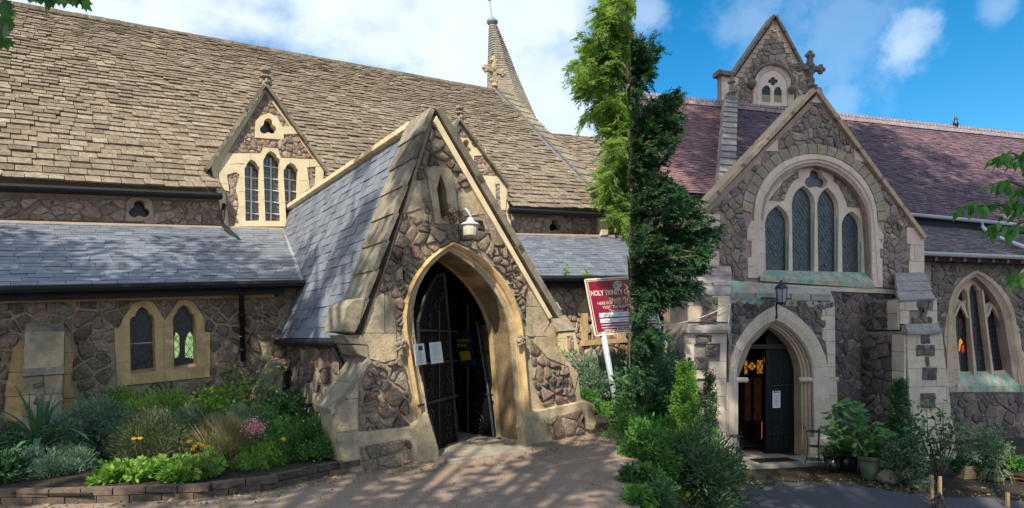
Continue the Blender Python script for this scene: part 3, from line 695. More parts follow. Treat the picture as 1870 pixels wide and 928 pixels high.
# porch left side wall and gutter
sw = [LF.at(eL[0]+.14, z, w) for w in (-.5, -3.7) for z in (-.1, eL[1]-.02)]
SF = Frame(LF.at(eL[0]+.14, 0, -3.7), 35-90)   # looks to the west
V, F = prism(SF, [(0, -.1), (3.2, -.1), (3.2, eL[1]-.02), (0, eL[1]-.02)], -.3, 0); psw = mobj('porch_side_wall', V, F, M['mortL'], ch)
rubble(CH, SF, [(.01, .0), (3.18, .0), (3.18, eL[1]-.05), (.01, eL[1]-.05)], [], .27, 0, .05, M['rubL'], psw)
SR = Frame(LF.at(eR[0]-.14, 0, -.5), 35+90)
V, F = prism(SR, [(0, -.1), (3.2, -.1), (3.2, eR[1]-.02), (0, eR[1]-.02)], -.3, 0); mobj('porch_side_wall', V, F, M['mortL'], ch)
mb = MB(); mb.add(*tube([LF.at(eL[0]-.05, eL[1]-.05, -.62), LF.at(eL[0]-.05, eL[1]-.06, -3.72)], .05, 8)); mb.add(*bar(LF.at(eL[0]+.05, eL[1]-.09, -.6), LF.at(eL[0]+.05, eL[1]-.09, -3.7), .09, .03)); mb.build('porch_gutter', M['fascia'], ch)
mb = MB(); g0 = LF.at(eL[0]-.02, eL[1]-.08, -.75); mb.add(*tube([g0, g0+Vector((0, 0, -.08)), g0+LF.U*.03+Vector((0, 0, -.14)), g0+LF.U*.09+Vector((0, 0, -.26)), g0+LF.U*.08+Vector((0, 0, -1.2))], .04, 8)); mb.build('downpipe', M['fascia'], ch, smooth=True)
# porch interior floor, back door
fl = [LF.at(u, 0, w) for u, w in ((.3, 0.0), (3.0, 0.0), (3.0, -3.6), (.3, -3.6))]
mobj('porch_floor', [(p.x, p.y, .045) for p in fl]+[(p.x, p.y, -.1) for p in fl], [(0, 1, 2, 3), (0, 1, 5, 4), (1, 2, 6, 5)], M['step'], ch)
V, F = prism(LF, [LF.uv(*p, .0) for p in ((795, 842), (952, 818), (950, 812), (795, 832))], -.7, .42); mobj('door_step', V, F, M['step'], ch)

# ------------------------------------------------------------------ iron gates
def spiral(c, U, V, r0, turns, s=1, a0=0, n=16):
    return [c+U*(s*r0*(1-i/n*.85)*math.cos(a0+turns*2*math.pi*i/n))+V*(r0*(1-i/n*.85)*math.sin(a0+turns*2*math.pi*i/n)) for i in range(n+1)]
def gate(pts_ground, poly_px, rails, name):
    A, B = pts_ground; ang = math.degrees(math.atan2(B.y-A.y, B.x-A.x)); fr = Frame((A.x, A.y, 0), ang)
    pl = [fr.uv(*p) for p in poly_px]
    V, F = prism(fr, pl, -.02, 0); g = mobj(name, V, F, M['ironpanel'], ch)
    us = [p[0] for p in pl]; vs = [p[1] for p in pl]; u0, u1, v0, v1 = min(us), max(us), min(vs), max(vs)
    mb = MB()
    for i in range(len(pl)):
        a, b = pl[i], pl[(i+1) % len(pl)]; mb.add(*bar(fr.at(*a, .012), fr.at(*b, .012), .016))
    mb.build('gate_frame', M['iron'], g)
    for rv in rails: mobj('rail', *bar(fr.at(u0+.01, rv, .012), fr.at(u1-.01, rv, .012), .014), M['iron'], g)
    Z = Vector((0, 0, 1)); rr = [v0]+rails+[v1-.55]
    for a, b in zip(rr, rr[1:]):
        w = u1-u0; h = (b-a)
        for su, sv in ((.27, .3), (.73, .3), (.27, .72), (.73, .72)):
            c = fr.at(u0+w*su, a+h*sv, .014); r = min(w*.2, h*.2)
            mobj('scroll', *tube(spiral(c, fr.U, Z, r, 1.6, 1 if su < .5 else -1, math.pi/2 if sv < .5 else -math.pi/2), .009, 5), M['iron'], g, smooth=True)
        mobj('bar', *bar(fr.at(u0+w*.5, a, .012), fr.at(u0+w*.5, b, .012), .008), M['iron'], g)
    for k in range(3):
        c = fr.at(u0+(u1-u0)*(.45+.1*k), v1-.5+.14*k, .014)
        mobj('scroll', *tube(spiral(c, fr.U, Z, .11-.02*k, 1.5, 1 if k % 2 else -1), .009, 5), M['iron'], g, smooth=True)
    return g, fr
def gpt(x, y, z=.045):
    Y = FPX*(EYE-z)/(y-HY); return Vector(((x-CX)/FPX*Y, Y, z))
gl, glf = gate((gpt(797, 824), gpt(834, 806)), [(797, 824), (834, 806), (826, 700), (819, 600), (810, 500), (795, 505), (775, 540), (762, 590), (765, 660), (781, 750)], [.75, 1.28, 1.72], 'iron_gate')
gr, grf = gate((gpt(838, 787), gpt(903, 799)), [(838, 787), (903, 799), (892, 710), (880, 640), (872, 588), (850, 540), (812, 498), (815, 560), (826, 690)], [.72, 1.4], 'iron_gate')
def sheetpx(fr, pts, w, m, par, name, t=.006): return mobj(name, *prism(fr, [fr.uv(*p, w) for p in pts], w-t, w), m, par)
# notices on the left leaf
glp = Frame(gpt(765, 815), 30); glp = Frame((glf.O.x, glf.O.y, 0), math.degrees(math.atan2(glf.U.y, glf.U.x)))
n1 = sheetpx(glf, [(757, 629), (774, 627), (779, 665), (760, 668)], .03, M['paper'], gl, 'notice')
n2 = sheetpx(glf, [(784, 626), (805, 624), (810, 662), (788, 665)], .03, M['paper'], gl, 'notice')
for (a, b, c, d) in ((760, 633, 772, 631), ):
    sheetpx(glf, [(764, 632), (771, 631), (772, 640), (765, 641)], .034, M['ink'], gl, 'notice_picture', .003)
for x0, y0, dx in ((788, 630, 14), (762, 645, 13)):
    mb = MB()
    for k in range(9 if dx == 14 else 6):
        yy = y0+k*3.4; xx = x0+k*.42; L = dx*random.uniform(.6, 1)
        mb.add(*bar(glf.px(xx, yy, .034), glf.px(xx+L, yy-L*.08, .034), .0035, .001))
    mb.build('print_lines', M['sgrey'], gl)
po = sheetpx(grf, [(831, 605), (859, 602), (868, 667), (838, 666)], .03, M['navy'], gr, 'poster')
sheetpx(grf, [(839, 642), (857, 641), (860, 657), (842, 659)], .034, M['yel'], gr, 'poster_panel', .003)
text(grf, 'CRIMINALS', 834, 625, 24, 6.2, .036, M['yel'], gr, name='poster_lettering', ux=(1, -.03), uy=(-.1, -1), bold=.02)
text(grf, 'BEWARE!', 835, 634, 18, 6.2, .036, M['yel'], gr, name='poster_lettering', ux=(1, -.03), uy=(-.1, -1), bold=.02)

# ------------------------------------------------------------------ aisle wall, buttresses, lancets
WA = -3.7
def lu(x, y): return LF.uv(x, y, WA)
lanL = cinq((238, 684), (236, 592), (246, 578), (259, 560.5), (273, 574), (282, 590), (284, 678))
lanR = cinq((317, 676), (315, 585), (321, 574), (335, 557), (350, 573), (357, 588), (358, 670))
aw_o = [lu(-60, 530), lu(560, 505), (9.15, 3.15), (9.15, -.2)]+[(lu(-60, 560)[0], -.3)]
hl = [lu(*p) for p in lanL]; hr = [lu(*p) for p in lanR]
V, F = slab(LF, aw_o, [hl, hr], WA-.3, WA); aw = mobj('aisle_wall', V, F, M['mortL'], ch)
lan_d = [(214, 705), (210, 630), (208, 600), (219, 598), (223, 585), (241, 557), (260, 549), (278, 551), (300.5, 586), (313, 568), (323, 551), (335, 547), (352, 552), (366, 571), (373, 589), (373, 606), (383, 607), (382, 688)]
LD = [lu(*p) for p in lan_d]
V, F = slab(LF, LD, [hl, hr], WA-.02, WA+.05); wf = mobj('window_surround', V, F, M['limeO'], aw)
joints(LF, [((214, 636), (236, 636)), ((212, 662), (237, 662)), ((221, 597), (236, 598)), ((259, 549), (259, 560)), ((283, 598), (315, 596)), ((284, 640), (317, 638)), ((300, 586), (300, 690)), ((335, 547), (335, 557)), ((358, 606), (374, 606)), ((358, 640), (382, 639)), ((277, 690), (278, 698)), ((240, 692), (240, 702)), ((340, 682), (340, 692))], WA+.051, wf)
for h in (hl, hr):
    o = [(a[0]*.86+cen(h)[0]*.14, a[1]*.93+cen(h)[1]*.07) for a in h]
    Vv = [LF.at(*a, WA+.045) for a in h]+[LF.at(*a, WA-.14) for a in o]; n = len(h)
    mobj('window_splay', Vv, [(i, (i+1) % n, n+(i+1) % n, n+i) for i in range(n)], M['limeO'], aw)
    g = mobj('lancet_pane', *prism(LF, h, WA-.2, WA-.14), M['glassD'], aw)
    lattice(LF, o, WA-.135, .085, 58, .0045).build('lead_cames', M['lead2'], g)
mobj('saddle_bar', *bar(LF.px(238, 628, WA-.12), LF.px(280, 625.5, WA-.12), .008), M['gutG'], aw)
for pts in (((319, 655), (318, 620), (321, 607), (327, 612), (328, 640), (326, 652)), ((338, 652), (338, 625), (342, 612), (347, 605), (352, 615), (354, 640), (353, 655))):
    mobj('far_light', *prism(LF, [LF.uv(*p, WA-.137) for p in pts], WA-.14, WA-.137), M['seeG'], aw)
bx1 = [(40, 590), (122, 588), (118, 800), (30, 800)]
bq = LF.poly([(38, 620), (128, 612), (135, 800), (0, 800)], WA)
bond = [LF.poly(p, WA) for p in ([(44, 622), (52, 770), (8, 770), (12, 705), (22, 640), (36, 622)], [(117, 612), (127, 616), (134, 655), (128, 700), (145, 745), (142, 770), (112, 770)])]
for b in bond: ashlar(CH, LF, b, .33, .5, WA-.01, WA+.03, M['limeO'], aw)
RA = [LF.uv(-40, 546, WA), LF.uv(505, 536, WA), (lu(540, 600)[0], lu(540, 540)[1]), (lu(540, 600)[0], .0), (LF.uv(-40, 546, WA)[0], .0)]
rubble(CH, LF, RA, [LD]+bond+[LF.poly([(44, 590), (118, 590), (118, 770), (40, 770)], WA)], .22, WA, .045, M['rubL'], aw, gap=.02, asp=.62)
rubble(CH, LF, [(5.0, .0), (9.12, .0), (9.12, 3.05), (5.0, 2.8)], [], .24, WA, .045, M['rubLp'], aw, gap=.02)
# wall-head moulding under the gutter
mobj('wall_head_moulding', *prism(LF, [LF.uv(-60, 547, WA+.05), LF.uv(500, 537, WA+.05), LF.uv(500, 543, WA+.05), LF.uv(-60, 555, WA+.05)], WA, WA+.07), M['limeO'], aw)
# west buttress
bw = WA+.55
bt = mobj('buttress', *prism(LF, LF.poly([(46, 606), (117, 605), (113, 800), (40, 800)], bw), WA, bw-.03), M['lime'], ch)
def slantslab(fr, px4, wt, wb, m, par, name='weathering_slab', t=.05, g=.0):
    """sloping slab: top edge at depth wt, bottom edge at depth wb; px4 = tl, tr, br, bl"""
    P = [fr.px(*px4[0], wt), fr.px(*px4[1], wt), fr.px(*px4[2], wb), fr.px(*px4[3], wb)]
    nrm = (P[1]-P[0]).cross(P[3]-P[0]).normalized()
    if nrm.dot(fr.N) < 0: nrm = -nrm
    V = P+[p-nrm*t for p in P]
    return mobj(name, V, [(0, 1, 2, 3), (4, 7, 6, 5), (0, 4, 5, 1), (1, 5, 6, 2), (2, 6, 7, 3), (3, 7, 4, 0)], m, par)
slantslab(LF, [(46, 592), (117, 590), (117, 607), (46, 609)], WA+.05, WA+.2, M['copL'], bt)
mobj('offset_block', *prism(LF, LF.poly([(45, 610), (117, 608), (117, 614), (45, 616)], WA+.25), WA, WA+.25), M['limeY'], bt)
slantslab(LF, [(45, 616), (117, 613), (117, 648), (43, 651)], WA+.26, WA+.44, M['lime'], bt)
slantslab(LF, [(43, 651), (117, 648), (117, 682), (41, 687)], WA+.42, bw+.03, M['copL'], bt, t=.07)
ashlar(CH, LF, LF.poly([(42, 690), (115, 684), (113, 795), (38, 795)], bw), .3, .34, bw-.04, bw, M['lime'], bt)
rubble(CH, LF, LF.poly([(58, 700), (82, 696), (84, 740), (60, 742)], bw), [], .22, bw, .03, M['rubL'], bt)
# small corner buttress by the porch
b2 = mobj('corner_buttress', *prism(LF, LF.poly([(468, 720), (500, 660), (520, 655), (512, 800), (465, 800)], WA+.5), WA, WA+.45), M['lime'], ch)
slantslab(LF, [(497, 662), (524, 662), (500, 690), (466, 716)], WA+.46, WA+.5, M['copL'], b2)
mobj('weathering_slab', *prism(LF, LF.poly([(496, 662), (521, 664), (488, 712), (466, 716)], WA+.5), WA+.2, WA+.5, .01), M['copL'], b2)
# right of the porch: buttress with two offsets and a window
b3w = WA+1.1
b3 = mobj('buttress', *prism(LF, LF.poly([(985, 560), (1003, 575), (1020, 590), (1034, 600), (1042, 640), (1045, 760), (985, 760)], b3w), WA, b3w-.05), M['lime'], ch)
slantslab(LF, [(985, 552), (1018, 552), (1026, 566), (985, 567)], b3w-.5, b3w-.3, M['copL'], b3)
slantslab(LF, [(1000, 578), (1033, 575), (1052, 603), (1018, 605)], b3w-.2, b3w+.05, M['copL'], b3)
slantslab(LF, [(1025, 645), (1052, 642), (1077, 663), (1045, 667)], b3w, b3w+.4, M['copL'], b3)
ashlar(CH, LF, LF.poly([(1020, 607), (1050, 605), (1058, 645), (1025, 646)], b3w+.02), .3, .3, b3w-.1, b3w+.02, M['limeY'], b3)
rubble(CH, LF, LF.poly([(1033, 612), (1045, 611), (1048, 640), (1037, 641)], b3w+.02), [], .2, b3w+.02, .03, M['rubLp'], b3)
w3 = LF.poly([(1071, 622), (1071, 560), (1095, 535), (1125, 560), (1125, 618)], WA)
mobj('window_surround', *slab(LF, LF.poly([(1060, 632), (1058, 575), (1054, 560), (1070, 540), (1095, 522), (1140, 550), (1140, 625)], WA), [w3], WA, WA+.06), M['limeO'], aw)
g = mobj('lancet_pane', *prism(LF, w3, WA-.02, WA+.01), M['glassD'], aw)

# ------------------------------------------------------------------ aisle roof
WE, WC = WA+.38, -6.95
A, B, C, D = LF.px(-60, 524.5, WE), LF.px(1200, 506, WE), LF.px(1200, 434, WC+.05), LF.px(-60, 404, WC+.05)
A_, B_, C_, D_ = [p-Vector((0, 0, .09)) for p in (A, B, C, D)]
ar = mobj('aisle_roof', [A_, B_, C_, D_, A-Vector((0, 0, .1)), B-Vector((0, 0, .1)), C-Vector((0, 0, .1)), D-Vector((0, 0, .1))], [(0, 1, 2, 3), (4, 7, 6, 5), (0, 4, 5, 1), (2, 6, 7, 3)], M['fascia'], ch)
apt = LF.at(*ap, 0)
def hid(p):
    q = p-LF.O; u = q.dot(LF.U); return (u > eL[0]+.9 and u < eR[0]-.6)
tiles(CH, A, B, C, D, 21, .30, .009, M['slate'], ar, name='slate', jit=.02, gap=.007, excl=hid, over=1.5)
mb = MB()
a, b = LF.px(-60, 531, WE+.05), LF.px(557, 517, WE+.05)
mb.add(*tube([a, b], .06, 8)); mb.build('gutter', M['fascia'], ch)
mobj('fascia_board', *bar(LF.px(-60, 540, WE-.08), LF.px(520, 527, WE-.08), .012, .09), M['fascia'], ch)
mobj('gutter', *tube([LF.px(975, 509, WE+.05), LF.px(1200, 508, WE+.05)], .07, 8), M['fascia'], ch)
mobj('fascia_board', *bar(LF.px(985, 515, WE-.08), LF.px(1200, 515, WE-.08), .012, .1), M['fascia'], ch)
mb = MB(); p0 = LF.px(442, 535, WE); mb.add(*tube([p0, LF.px(441, 548, WA+.1), LF.px(444, 660, WA+.1)], .045, 8))
for y in (575, 640): mb.add(*tube([LF.px(442, y-3, WA+.1), LF.px(442.2, y+3, WA+.1)], .06, 8))
mb.build('downpipe', M['fascia'], ch, smooth=True)
mobj('lead_fillet', *bar(LF.px(-60, 406, WC+.12), LF.px(543, 421, WC+.12), .02, .05), M['leadpink'], ch)
mobj('lead_fillet', *bar(LF.px(925, 429, WC+.12), LF.px(1200, 433.5, WC+.12), .02, .05), M['leadpink'], ch)
mobj('lead_valley', *bar(LF.px(551, 515, WE-.02)+Vector((0, 0, .03)), LF.px(519, 424, WC+.2)+Vector((0, 0, .04)), .03, .01), M['lead'], ch)
mb = MB(); mb.add(*tube([LF.px(410, 372, WC+.25), LF.px(406, 400, WC+.22), LF.px(408, 412, WC+.4), LF.px(452, 460, -5.6)+Vector((0, 0, .06))], .045, 8)); mb.build('rainwater_pipe', M['fascia'], ch, smooth=True)

# ------------------------------------------------------------------ clerestory wall and dormer gables
cu0, cu1 = LF.uv(-60, 400, WC)[0], LF.uv(1140, 420, WC)[0]
tre1 = LF.poly(foil(254, 384, 19, 3, -90, 1.05, .95), WC)
tre2 = LF.poly(foil(1014, 412, 12, 3, -90, .95, 1.1), WC)
co = LF.poly([(-60, 312), (418, 334), (418, 425), (-60, 425)], WC)
cw = mobj('clerestory_wall', *slab(LF, co, [tre1], WC-.4, WC), M['mortL'], ch)
mobj('clerestory_wall', *slab(LF, LF.poly([(915, 362), (1112, 372), (1112, 445), (915, 440)], WC), [tre2], WC-.4, WC), M['mortL'], ch)
mobj('clerestory_wall', *slab(LF, LF.poly([(575, 344), (790, 356), (790, 440), (575, 430)], WC), [], WC-.4, WC), M['mortL'], ch)
mobj('trefoil_backing', *prism(LF, LF.poly([(225, 358), (285, 358), (285, 408), (225, 408)], WC), WC-.3, WC-.22), M['glassD'], cw)
mobj('trefoil_backing', *prism(LF, LF.poly([(995, 392), (1035, 392), (1035, 430), (995, 430)], WC), WC-.3, WC-.22), M['glassD'], cw)
t1d = LF.poly([(228, 405), (229, 370), (242, 361), (262, 360), (277, 368), (281, 405)], WC); t2d = LF.poly(foil(1014, 412, 17, 3, -90, .95, 1.1), WC)
mobj('trefoil_surround', *slab(LF, t1d, [tre1], WC, WC+.05), M['lime'], cw)
def dormer(apex, lE, rE, lB, rB, tre, lights, dress_px, rub_px, wd_, sc_, foot):
    W = WC+wd_; outer = LF.poly([apex, rE, rB, lB, lE], W); tf = LF.poly(foil(*tre), W)
    lh = [LF.poly(l, W) for l in lights]
    d = mobj('dormer_gable', *slab(LF, outer, lh+[tf], W-.35, W), M['limeY'], ch)
    dr = [LF.poly(p, W) for p in dress_px]
    for q, p in enumerate(dr):
        if q == 0: ashlar(CH, LF, p, .30, .42, W-.01, W+.025, M['limeY'], d, name='dormer_block', excl=lh+[tf]) if not lh else None
    for p in rub_px:
        R_ = LF.poly(p, W); V, F = prism(LF, R_, W-.01, W+.008)
        mobj('mortar_bed', *slab(LF, R_, [tf] if inpoly(cen(tf), R_) else [], W-.01, W+.006), M['mortL'], d)
        ex = [tf] if inpoly(cen(tf), R_) else []
        rubble(CH, LF, R_, dr+[LF.poly(foil(tre[0], tre[1], tre[2]*1.3, 3), W)], .125*sc_, W+.005, .022, M['rubLp'], d, gap=.009)
    # window stonework plate standing proud, with the openings cut through
    for p in dr:
        hs_ = [h for h in lh+[tf] if inpoly(cen(h), p)]
        mobj('window_surround', *slab(LF, p, hs_, W-.02, W+.035), M['limeY'], d)
    for h in lh+[tf]:
        g = mobj('window_pane', *prism(LF, inset(h, -.02), W-.26, W-.2), M['glassG'] if h is not tf else M['glassD'], d)
        if h is not tf:
            lattice(LF, h, W-.195, .085, 0, .004, rect=True, lo=.075).build('glazing_bars', M['lead2'], g)
            us = [a[0] for a in h]; vs = [a[1] for a in h]; cx = (min(us)+max(us))/2; mb = MB()
            mb.add(*bar(LF.at(cx, min(vs), W-.17), LF.at(cx, max(vs)-.1, W-.17), .014))
            k = min(vs)+.22
            while k < max(vs)-.2: mb.add(*bar(LF.at(min(us), k, W-.17), LF.at(max(us), k, W-.17), .010)); k += .26
            mb.build('saddle_bars', M['leadlight'], g)
    if lE[0] < 500: joints(LF, [((437, 300), (446, 300)), ((436, 325), (446, 325)), ((436, 350), (447, 350)), ((430, 378), (447, 378)), ((477, 330), (483, 330)), ((478, 365), (484, 365)), ((515, 330), (518, 330)), ((514, 370), (521, 370)), ((546, 330), (562, 330)), ((547, 356), (564, 356)), ((547, 384), (560, 384)), ((420, 300), (446, 298)), ((493, 271), (493, 277)), ((458, 281), (458, 292)), ((530, 290), (530, 298)), ((575, 304), (590, 304)), ((400, 335), (416, 336)), ((565, 292), (566, 306))], W+.036, d)
    aL, aR, aA = LF.uv(*lE, W+.1), LF.uv(*rE, W+.1), LF.uv(apex[0], apex[1]-2, W+.1)
    coping(CH, LF, (aL[0]-.06, aL[1]-.1), aA, 3, .07, -.2+W, W+.14, M['copL'], d, 1, step=.05)
    coping(CH, LF, (aR[0]+.06, aR[1]-.1), aA, 3, .07, -.2+W, W+.14, M['copL'], d, -1, step=.05)
    # little roof running back into the main slope
    a_, l_, r_ = outer[0], outer[4], outer[1]
    mobj('dormer_roof', *slab(LF, [l_, a_, r_, (r_[0], r_[1]-.1), (a_[0], a_[1]-.14), (l_[0], l_[1]-.1)], [], W-2.4, W-.3), M['tileL'], d)
    # finial
    c = LF.at(a_[0], a_[1]-.02, W); mb = MB(); s = sc_
    mb.add(*lathe(c, [(.11*s, 0), (.09*s, .1*s), (.05*s, .16*s), (.06*s, .2*s), (.13*s, .24*s), (.10*s, .28*s), (.05*s, .3*s), (.06*s, .34*s), (.12*s, .37*s), (.12*s, .42*s), (.04*s, .46*s), (0, .46*s)], 8))
    for a in range(4):
        q = a*math.pi/2+.6; mb.add(*lathe(c+Vector((math.cos(q)*.1*s, math.sin(q)*.1*s, .1*s)), [(0, -.05*s), (.05*s, 0), (.03*s, .07*s), (0, .1*s)], 6))
    mb.build('finial', M['copL'], d)
    return d
L1 = cinq((448, 404), (446, 311), (449, 305), (458, 292), (470, 304), (474, 311), (477, 403))
L2 = cinq((484, 404), (480, 297), (483, 289), (493, 276.5), (506, 289), (511, 297), (515, 404))
L3_ = cinq((522, 405), (517, 316), (520, 309), (530, 298), (541, 308), (544, 315), (547, 405))
dormer((485, 160), (386, 303), (592, 308), (410, 414), (590, 414), (489, 233, 16, 3, -90, 1, 1), [L1, L2, L3_],
       [[(465, 252), (466, 222), (476, 212), (490, 207), (505, 214), (515, 232), (545, 232), (548, 245), (517, 246), (518, 256)],
        [(428, 414), (436, 372), (430, 345), (437, 320), (430, 315), (414, 320), (418, 350), (404, 346), (398, 312), (414, 281), (476, 281), (480, 270), (507, 272), (512, 289), (590, 293), (590, 345), (574, 348), (576, 305), (560, 306), (565, 345), (556, 350), (565, 380), (556, 414)]],
       [[(484, 170), (572, 290), (512, 289), (507, 270), (480, 268), (474, 281), (416, 279)], [(414, 318), (432, 315), (438, 322), (430, 345), (437, 372), (428, 412), (418, 412), (412, 350)], [(560, 306), (575, 305), (577, 348), (590, 350), (590, 412), (557, 412), (566, 380), (557, 350)]], .1, 1.0, None)
L4 = cinq((873, 400), (868, 343), (870, 338), (877, 328), (884, 337), (887, 344), (892, 400))
L5 = cinq((898, 402), (893, 354), (895, 349), (901, 340), (907, 348), (909, 354), (912, 402))
dormer((839, 222), (770, 335), (925, 336), (790, 425), (935, 427), (849, 272, 15, 3, -80, .8, 1.1), [L4],
       [[(834, 290), (832, 262), (842, 252), (854, 254), (864, 270), (886, 273), (888, 284), (865, 285), (864, 294)],
        [(850, 330), (856, 320), (918, 324), (925, 345), (922, 384), (914, 384), (912, 336), (903, 336), (905, 372), (908, 400), (850, 410)]],
       [[(840, 235), (912, 320), (860, 319), (850, 325), (800, 325), (800, 300)], [(903, 337), (911, 337), (914, 385), (922, 386), (934, 425), (906, 425), (905, 372)]], .1, .95, None)

# ------------------------------------------------------------------ nave roof
WN, WR = -6.6, -12.0
A, B, C, D = LF.px(-60, 325, WN), LF.px(1112, 386, WN), LF.px(902, 166, WR), LF.px(-60, -7, WR)
A_, B_ = A.lerp(D, .09)-Vector((0, 0, .1)), B.lerp(C, .09)-Vector((0, 0, .1))
nr_ = mobj('nave_roof', [A_, B_, C, D, D-LF.N*3-Vector((0, 0, 3)), C-LF.N*3-Vector((0, 0, 3))]+[p-Vector((0, 0, .12)) for p in (A_, B_)], [(0, 1, 2, 3), (3, 2, 5, 4), (0, 6, 7, 1)], M['copL'], ch)
def dex(p):
    x, y = proj(p); q = p-LF.O; w = q.dot(LF.N)
    if w < WC-.1-2.3: return False
    u = q.dot(LF.U); v = p.z
    for (a, l, r) in DORM:
        if l[0] < u < r[0] and v < a[1]-abs(u-a[0])*(a[1]-min(l[1], r[1]))/max(.1, (a[0]-l[0]) if u < a[0] else (r[0]-a[0])): return True
    return False
DORM = [tuple(LF.uv(*p, WC+.1) for p in t) for t in (((485, 163), (388, 300), (592, 305)), ((839, 222), (770, 335), (925, 336)))]
tiles(CH, A, B, C, D, 52, .30, .034, M['tileL'], nr_, name='stone_roof_tile', grow=1.016, excl=dex, jit=.16, gap=.012, over=1.3, wav=.02)
mobj('gutter', *tube([LF.px(-60, 337, WN+.02), LF.px(405, 357, WN+.02)], .055, 8), M['fascia'], ch)
mobj('gutter', *tube([LF.px(930, 383, WN+.02), LF.px(1114, 393, WN+.02)], .06, 8), M['fascia'], ch)
mobj('soffit_board', *bar(LF.px(-60, 341, WN-.1), LF.px(405, 359, WN-.1), .1, .05), M['fascia'], ch)
mobj('soffit_board', *bar(LF.px(930, 386, WN-.1), LF.px(1110, 394, WN-.1), .1, .05), M['fascia'], ch)
rubble(CH, LF, LF.poly([(-40, 362), (408, 368), (408, 414), (-40, 402)], WC), [t1d, LF.poly([(408, 300), (600, 300), (600, 430), (408, 430)], WC)], .24, WC, .04, M['rubLp'], cw, gap=.015, asp=.6)
rubble(CH, LF, LF.poly([(935, 395), (1108, 398), (1108, 430), (935, 430)], WC), [t2d], .24, WC, .04, M['rubLp'], cw, gap=.015, asp=.6)
# ridge stones
for i in range(44):
    a = D.lerp(C, i/44)+Vector((0, 0, .03)); b = D.lerp(C, (i+.97)/44)+Vector((0, 0, .03+random.uniform(-.01, .01)))
    V, F = boxp((a+b)/2, (b-a)/2, LF.N*.14-Vector((0, 0, .06)), Vector((0, 0, .05))); piece(CH, 'ridge_stone', V, F, M['copL'], nr_)
# east verge: lead strip and stepped coping slabs
E1, E0 = C, B
dv = (E1-E0); nrm = (B-A).cross(D-A).normalized(); nrm = nrm if nrm.z > 0 else -nrm
mobj('lead_strip', *bar(E0+nrm*.05, E1+nrm*.05, .07, .02, up=nrm), M['slate'], nr_)
V, F = boxp((E0+E1)/2+LF.U*.32-nrm*.2, dv/2, LF.U*.2, nrm*.3); mobj('verge_wall', V, F, M['limeY'], nr_)
for i in range(17):
    a = E0+dv*(i/17); b = E0+dv*((i+1.06)/17)
    V, F = boxp((a+b)/2+LF.U*.33+nrm*.14, (b-a)/2-nrm*.015, LF.U*.27, nrm*.04); piece(CH, 'coping_stone', V, F, M['copL'], nr_)
# lower roof to the east
A2, B2, C2, D2 = LF.px(1085, 395, WN-.9), LF.px(1190, 402, WN-.9), LF.px(1190, 262, WR), LF.px(965, 241, WR)
A2 = LF.px(1095, 396, WN-.9)
er = mobj('chancel_roof', [A2, B2, C2, D2, D2-Vector((0, 0, .4)), C2-Vector((0, 0, .4)), A2-Vector((0, 0, .3)), B2-Vector((0, 0, .3))], [(0, 1, 2, 3), (3, 2, 5, 4), (0, 6, 7, 1)], M['copL'], ch)
tiles(CH, A2, B2, C2, D2, 34, .34, .03, M['tileL'], er, name='stone_roof_tile', grow=1.012, jit=.14, gap=.012, over=1.3, wav=.01)
V, F = prism(LF, LF.poly([(1112, 395), (1200, 400), (1200, 445), (1112, 440)], WC-.3), WC-.7, WC-.3); mobj('chancel_wall', V, F, M['mortL'], ch)
mobj('kneeler_stone', *prism(LF, LF.poly([(1098, 388), (1122, 388), (1128, 402), (1112, 406), (1110, 430), (1098, 430)], WC+.2), WC-.3, WC+.2, .02), M['limeY'], ch)
mb = MB(); mb.add(*tube([LF.px(1122, 400, WC+.4), LF.px(1124, 425, WC+.4)], .04, 6)); mb.build('downpipe', M['lead'], ch)
# gable cross on the nave end
def crosscarved(c, U, s, m, par, name='gable_cross'):
    mb = MB(); Z = Vector((0, 0, 1)); N = U.cross(Z)
    mb.add(*lathe(c, [(.10*s, -.1*s), (.08*s, .1*s), (.16*s, .16*s), (.12*s, .22*s), (.07*s, .26*s)], 8))
    for k in range(4): mb.add(*boxp(c+U*(.16*s*(1 if k % 2 else -1))+Z*(.02+.16*(k//2))*s*.9, U*.07*s, Z*.07*s, N*.05*s))
    o = c+Z*.72*s
    mb.add(*boxp(o-Z*.05*s, U*.07*s, Z*.42*s, N*.06*s)); mb.add(*boxp(o, U*.36*s, Z*.07*s, N*.06*s))
    for dx, dz in ((0, .38), (.36, 0), (-.36, 0), (0, -.36)):
        e = o+U*dx*s+Z*dz*s
        for a, b in ((0, 0), (1, 0), (-1, 0), (0, 1), (0, -1)):
            sgn = .085*s
            mb.add(*lathe(e+U*a*sgn+Z*b*sgn+Z*0, [(0, -.075*s), (.065*s, -.045*s), (.08*s, 0), (.065*s, .045*s), (0, .075*s)], 7))
    for a, b in ((1, 1), (1, -1), (-1, 1), (-1, -1)): mb.add(*lathe(o+U*a*.12*s+Z*b*.12*s, [(0, -.05*s), (.05*s, 0), (0, .05*s)], 6))
    return mb.build(name, m, par)
crosscarved(C+Vector((0, 0, .0)), LF.U, 1.05, M['lime'], nr_)
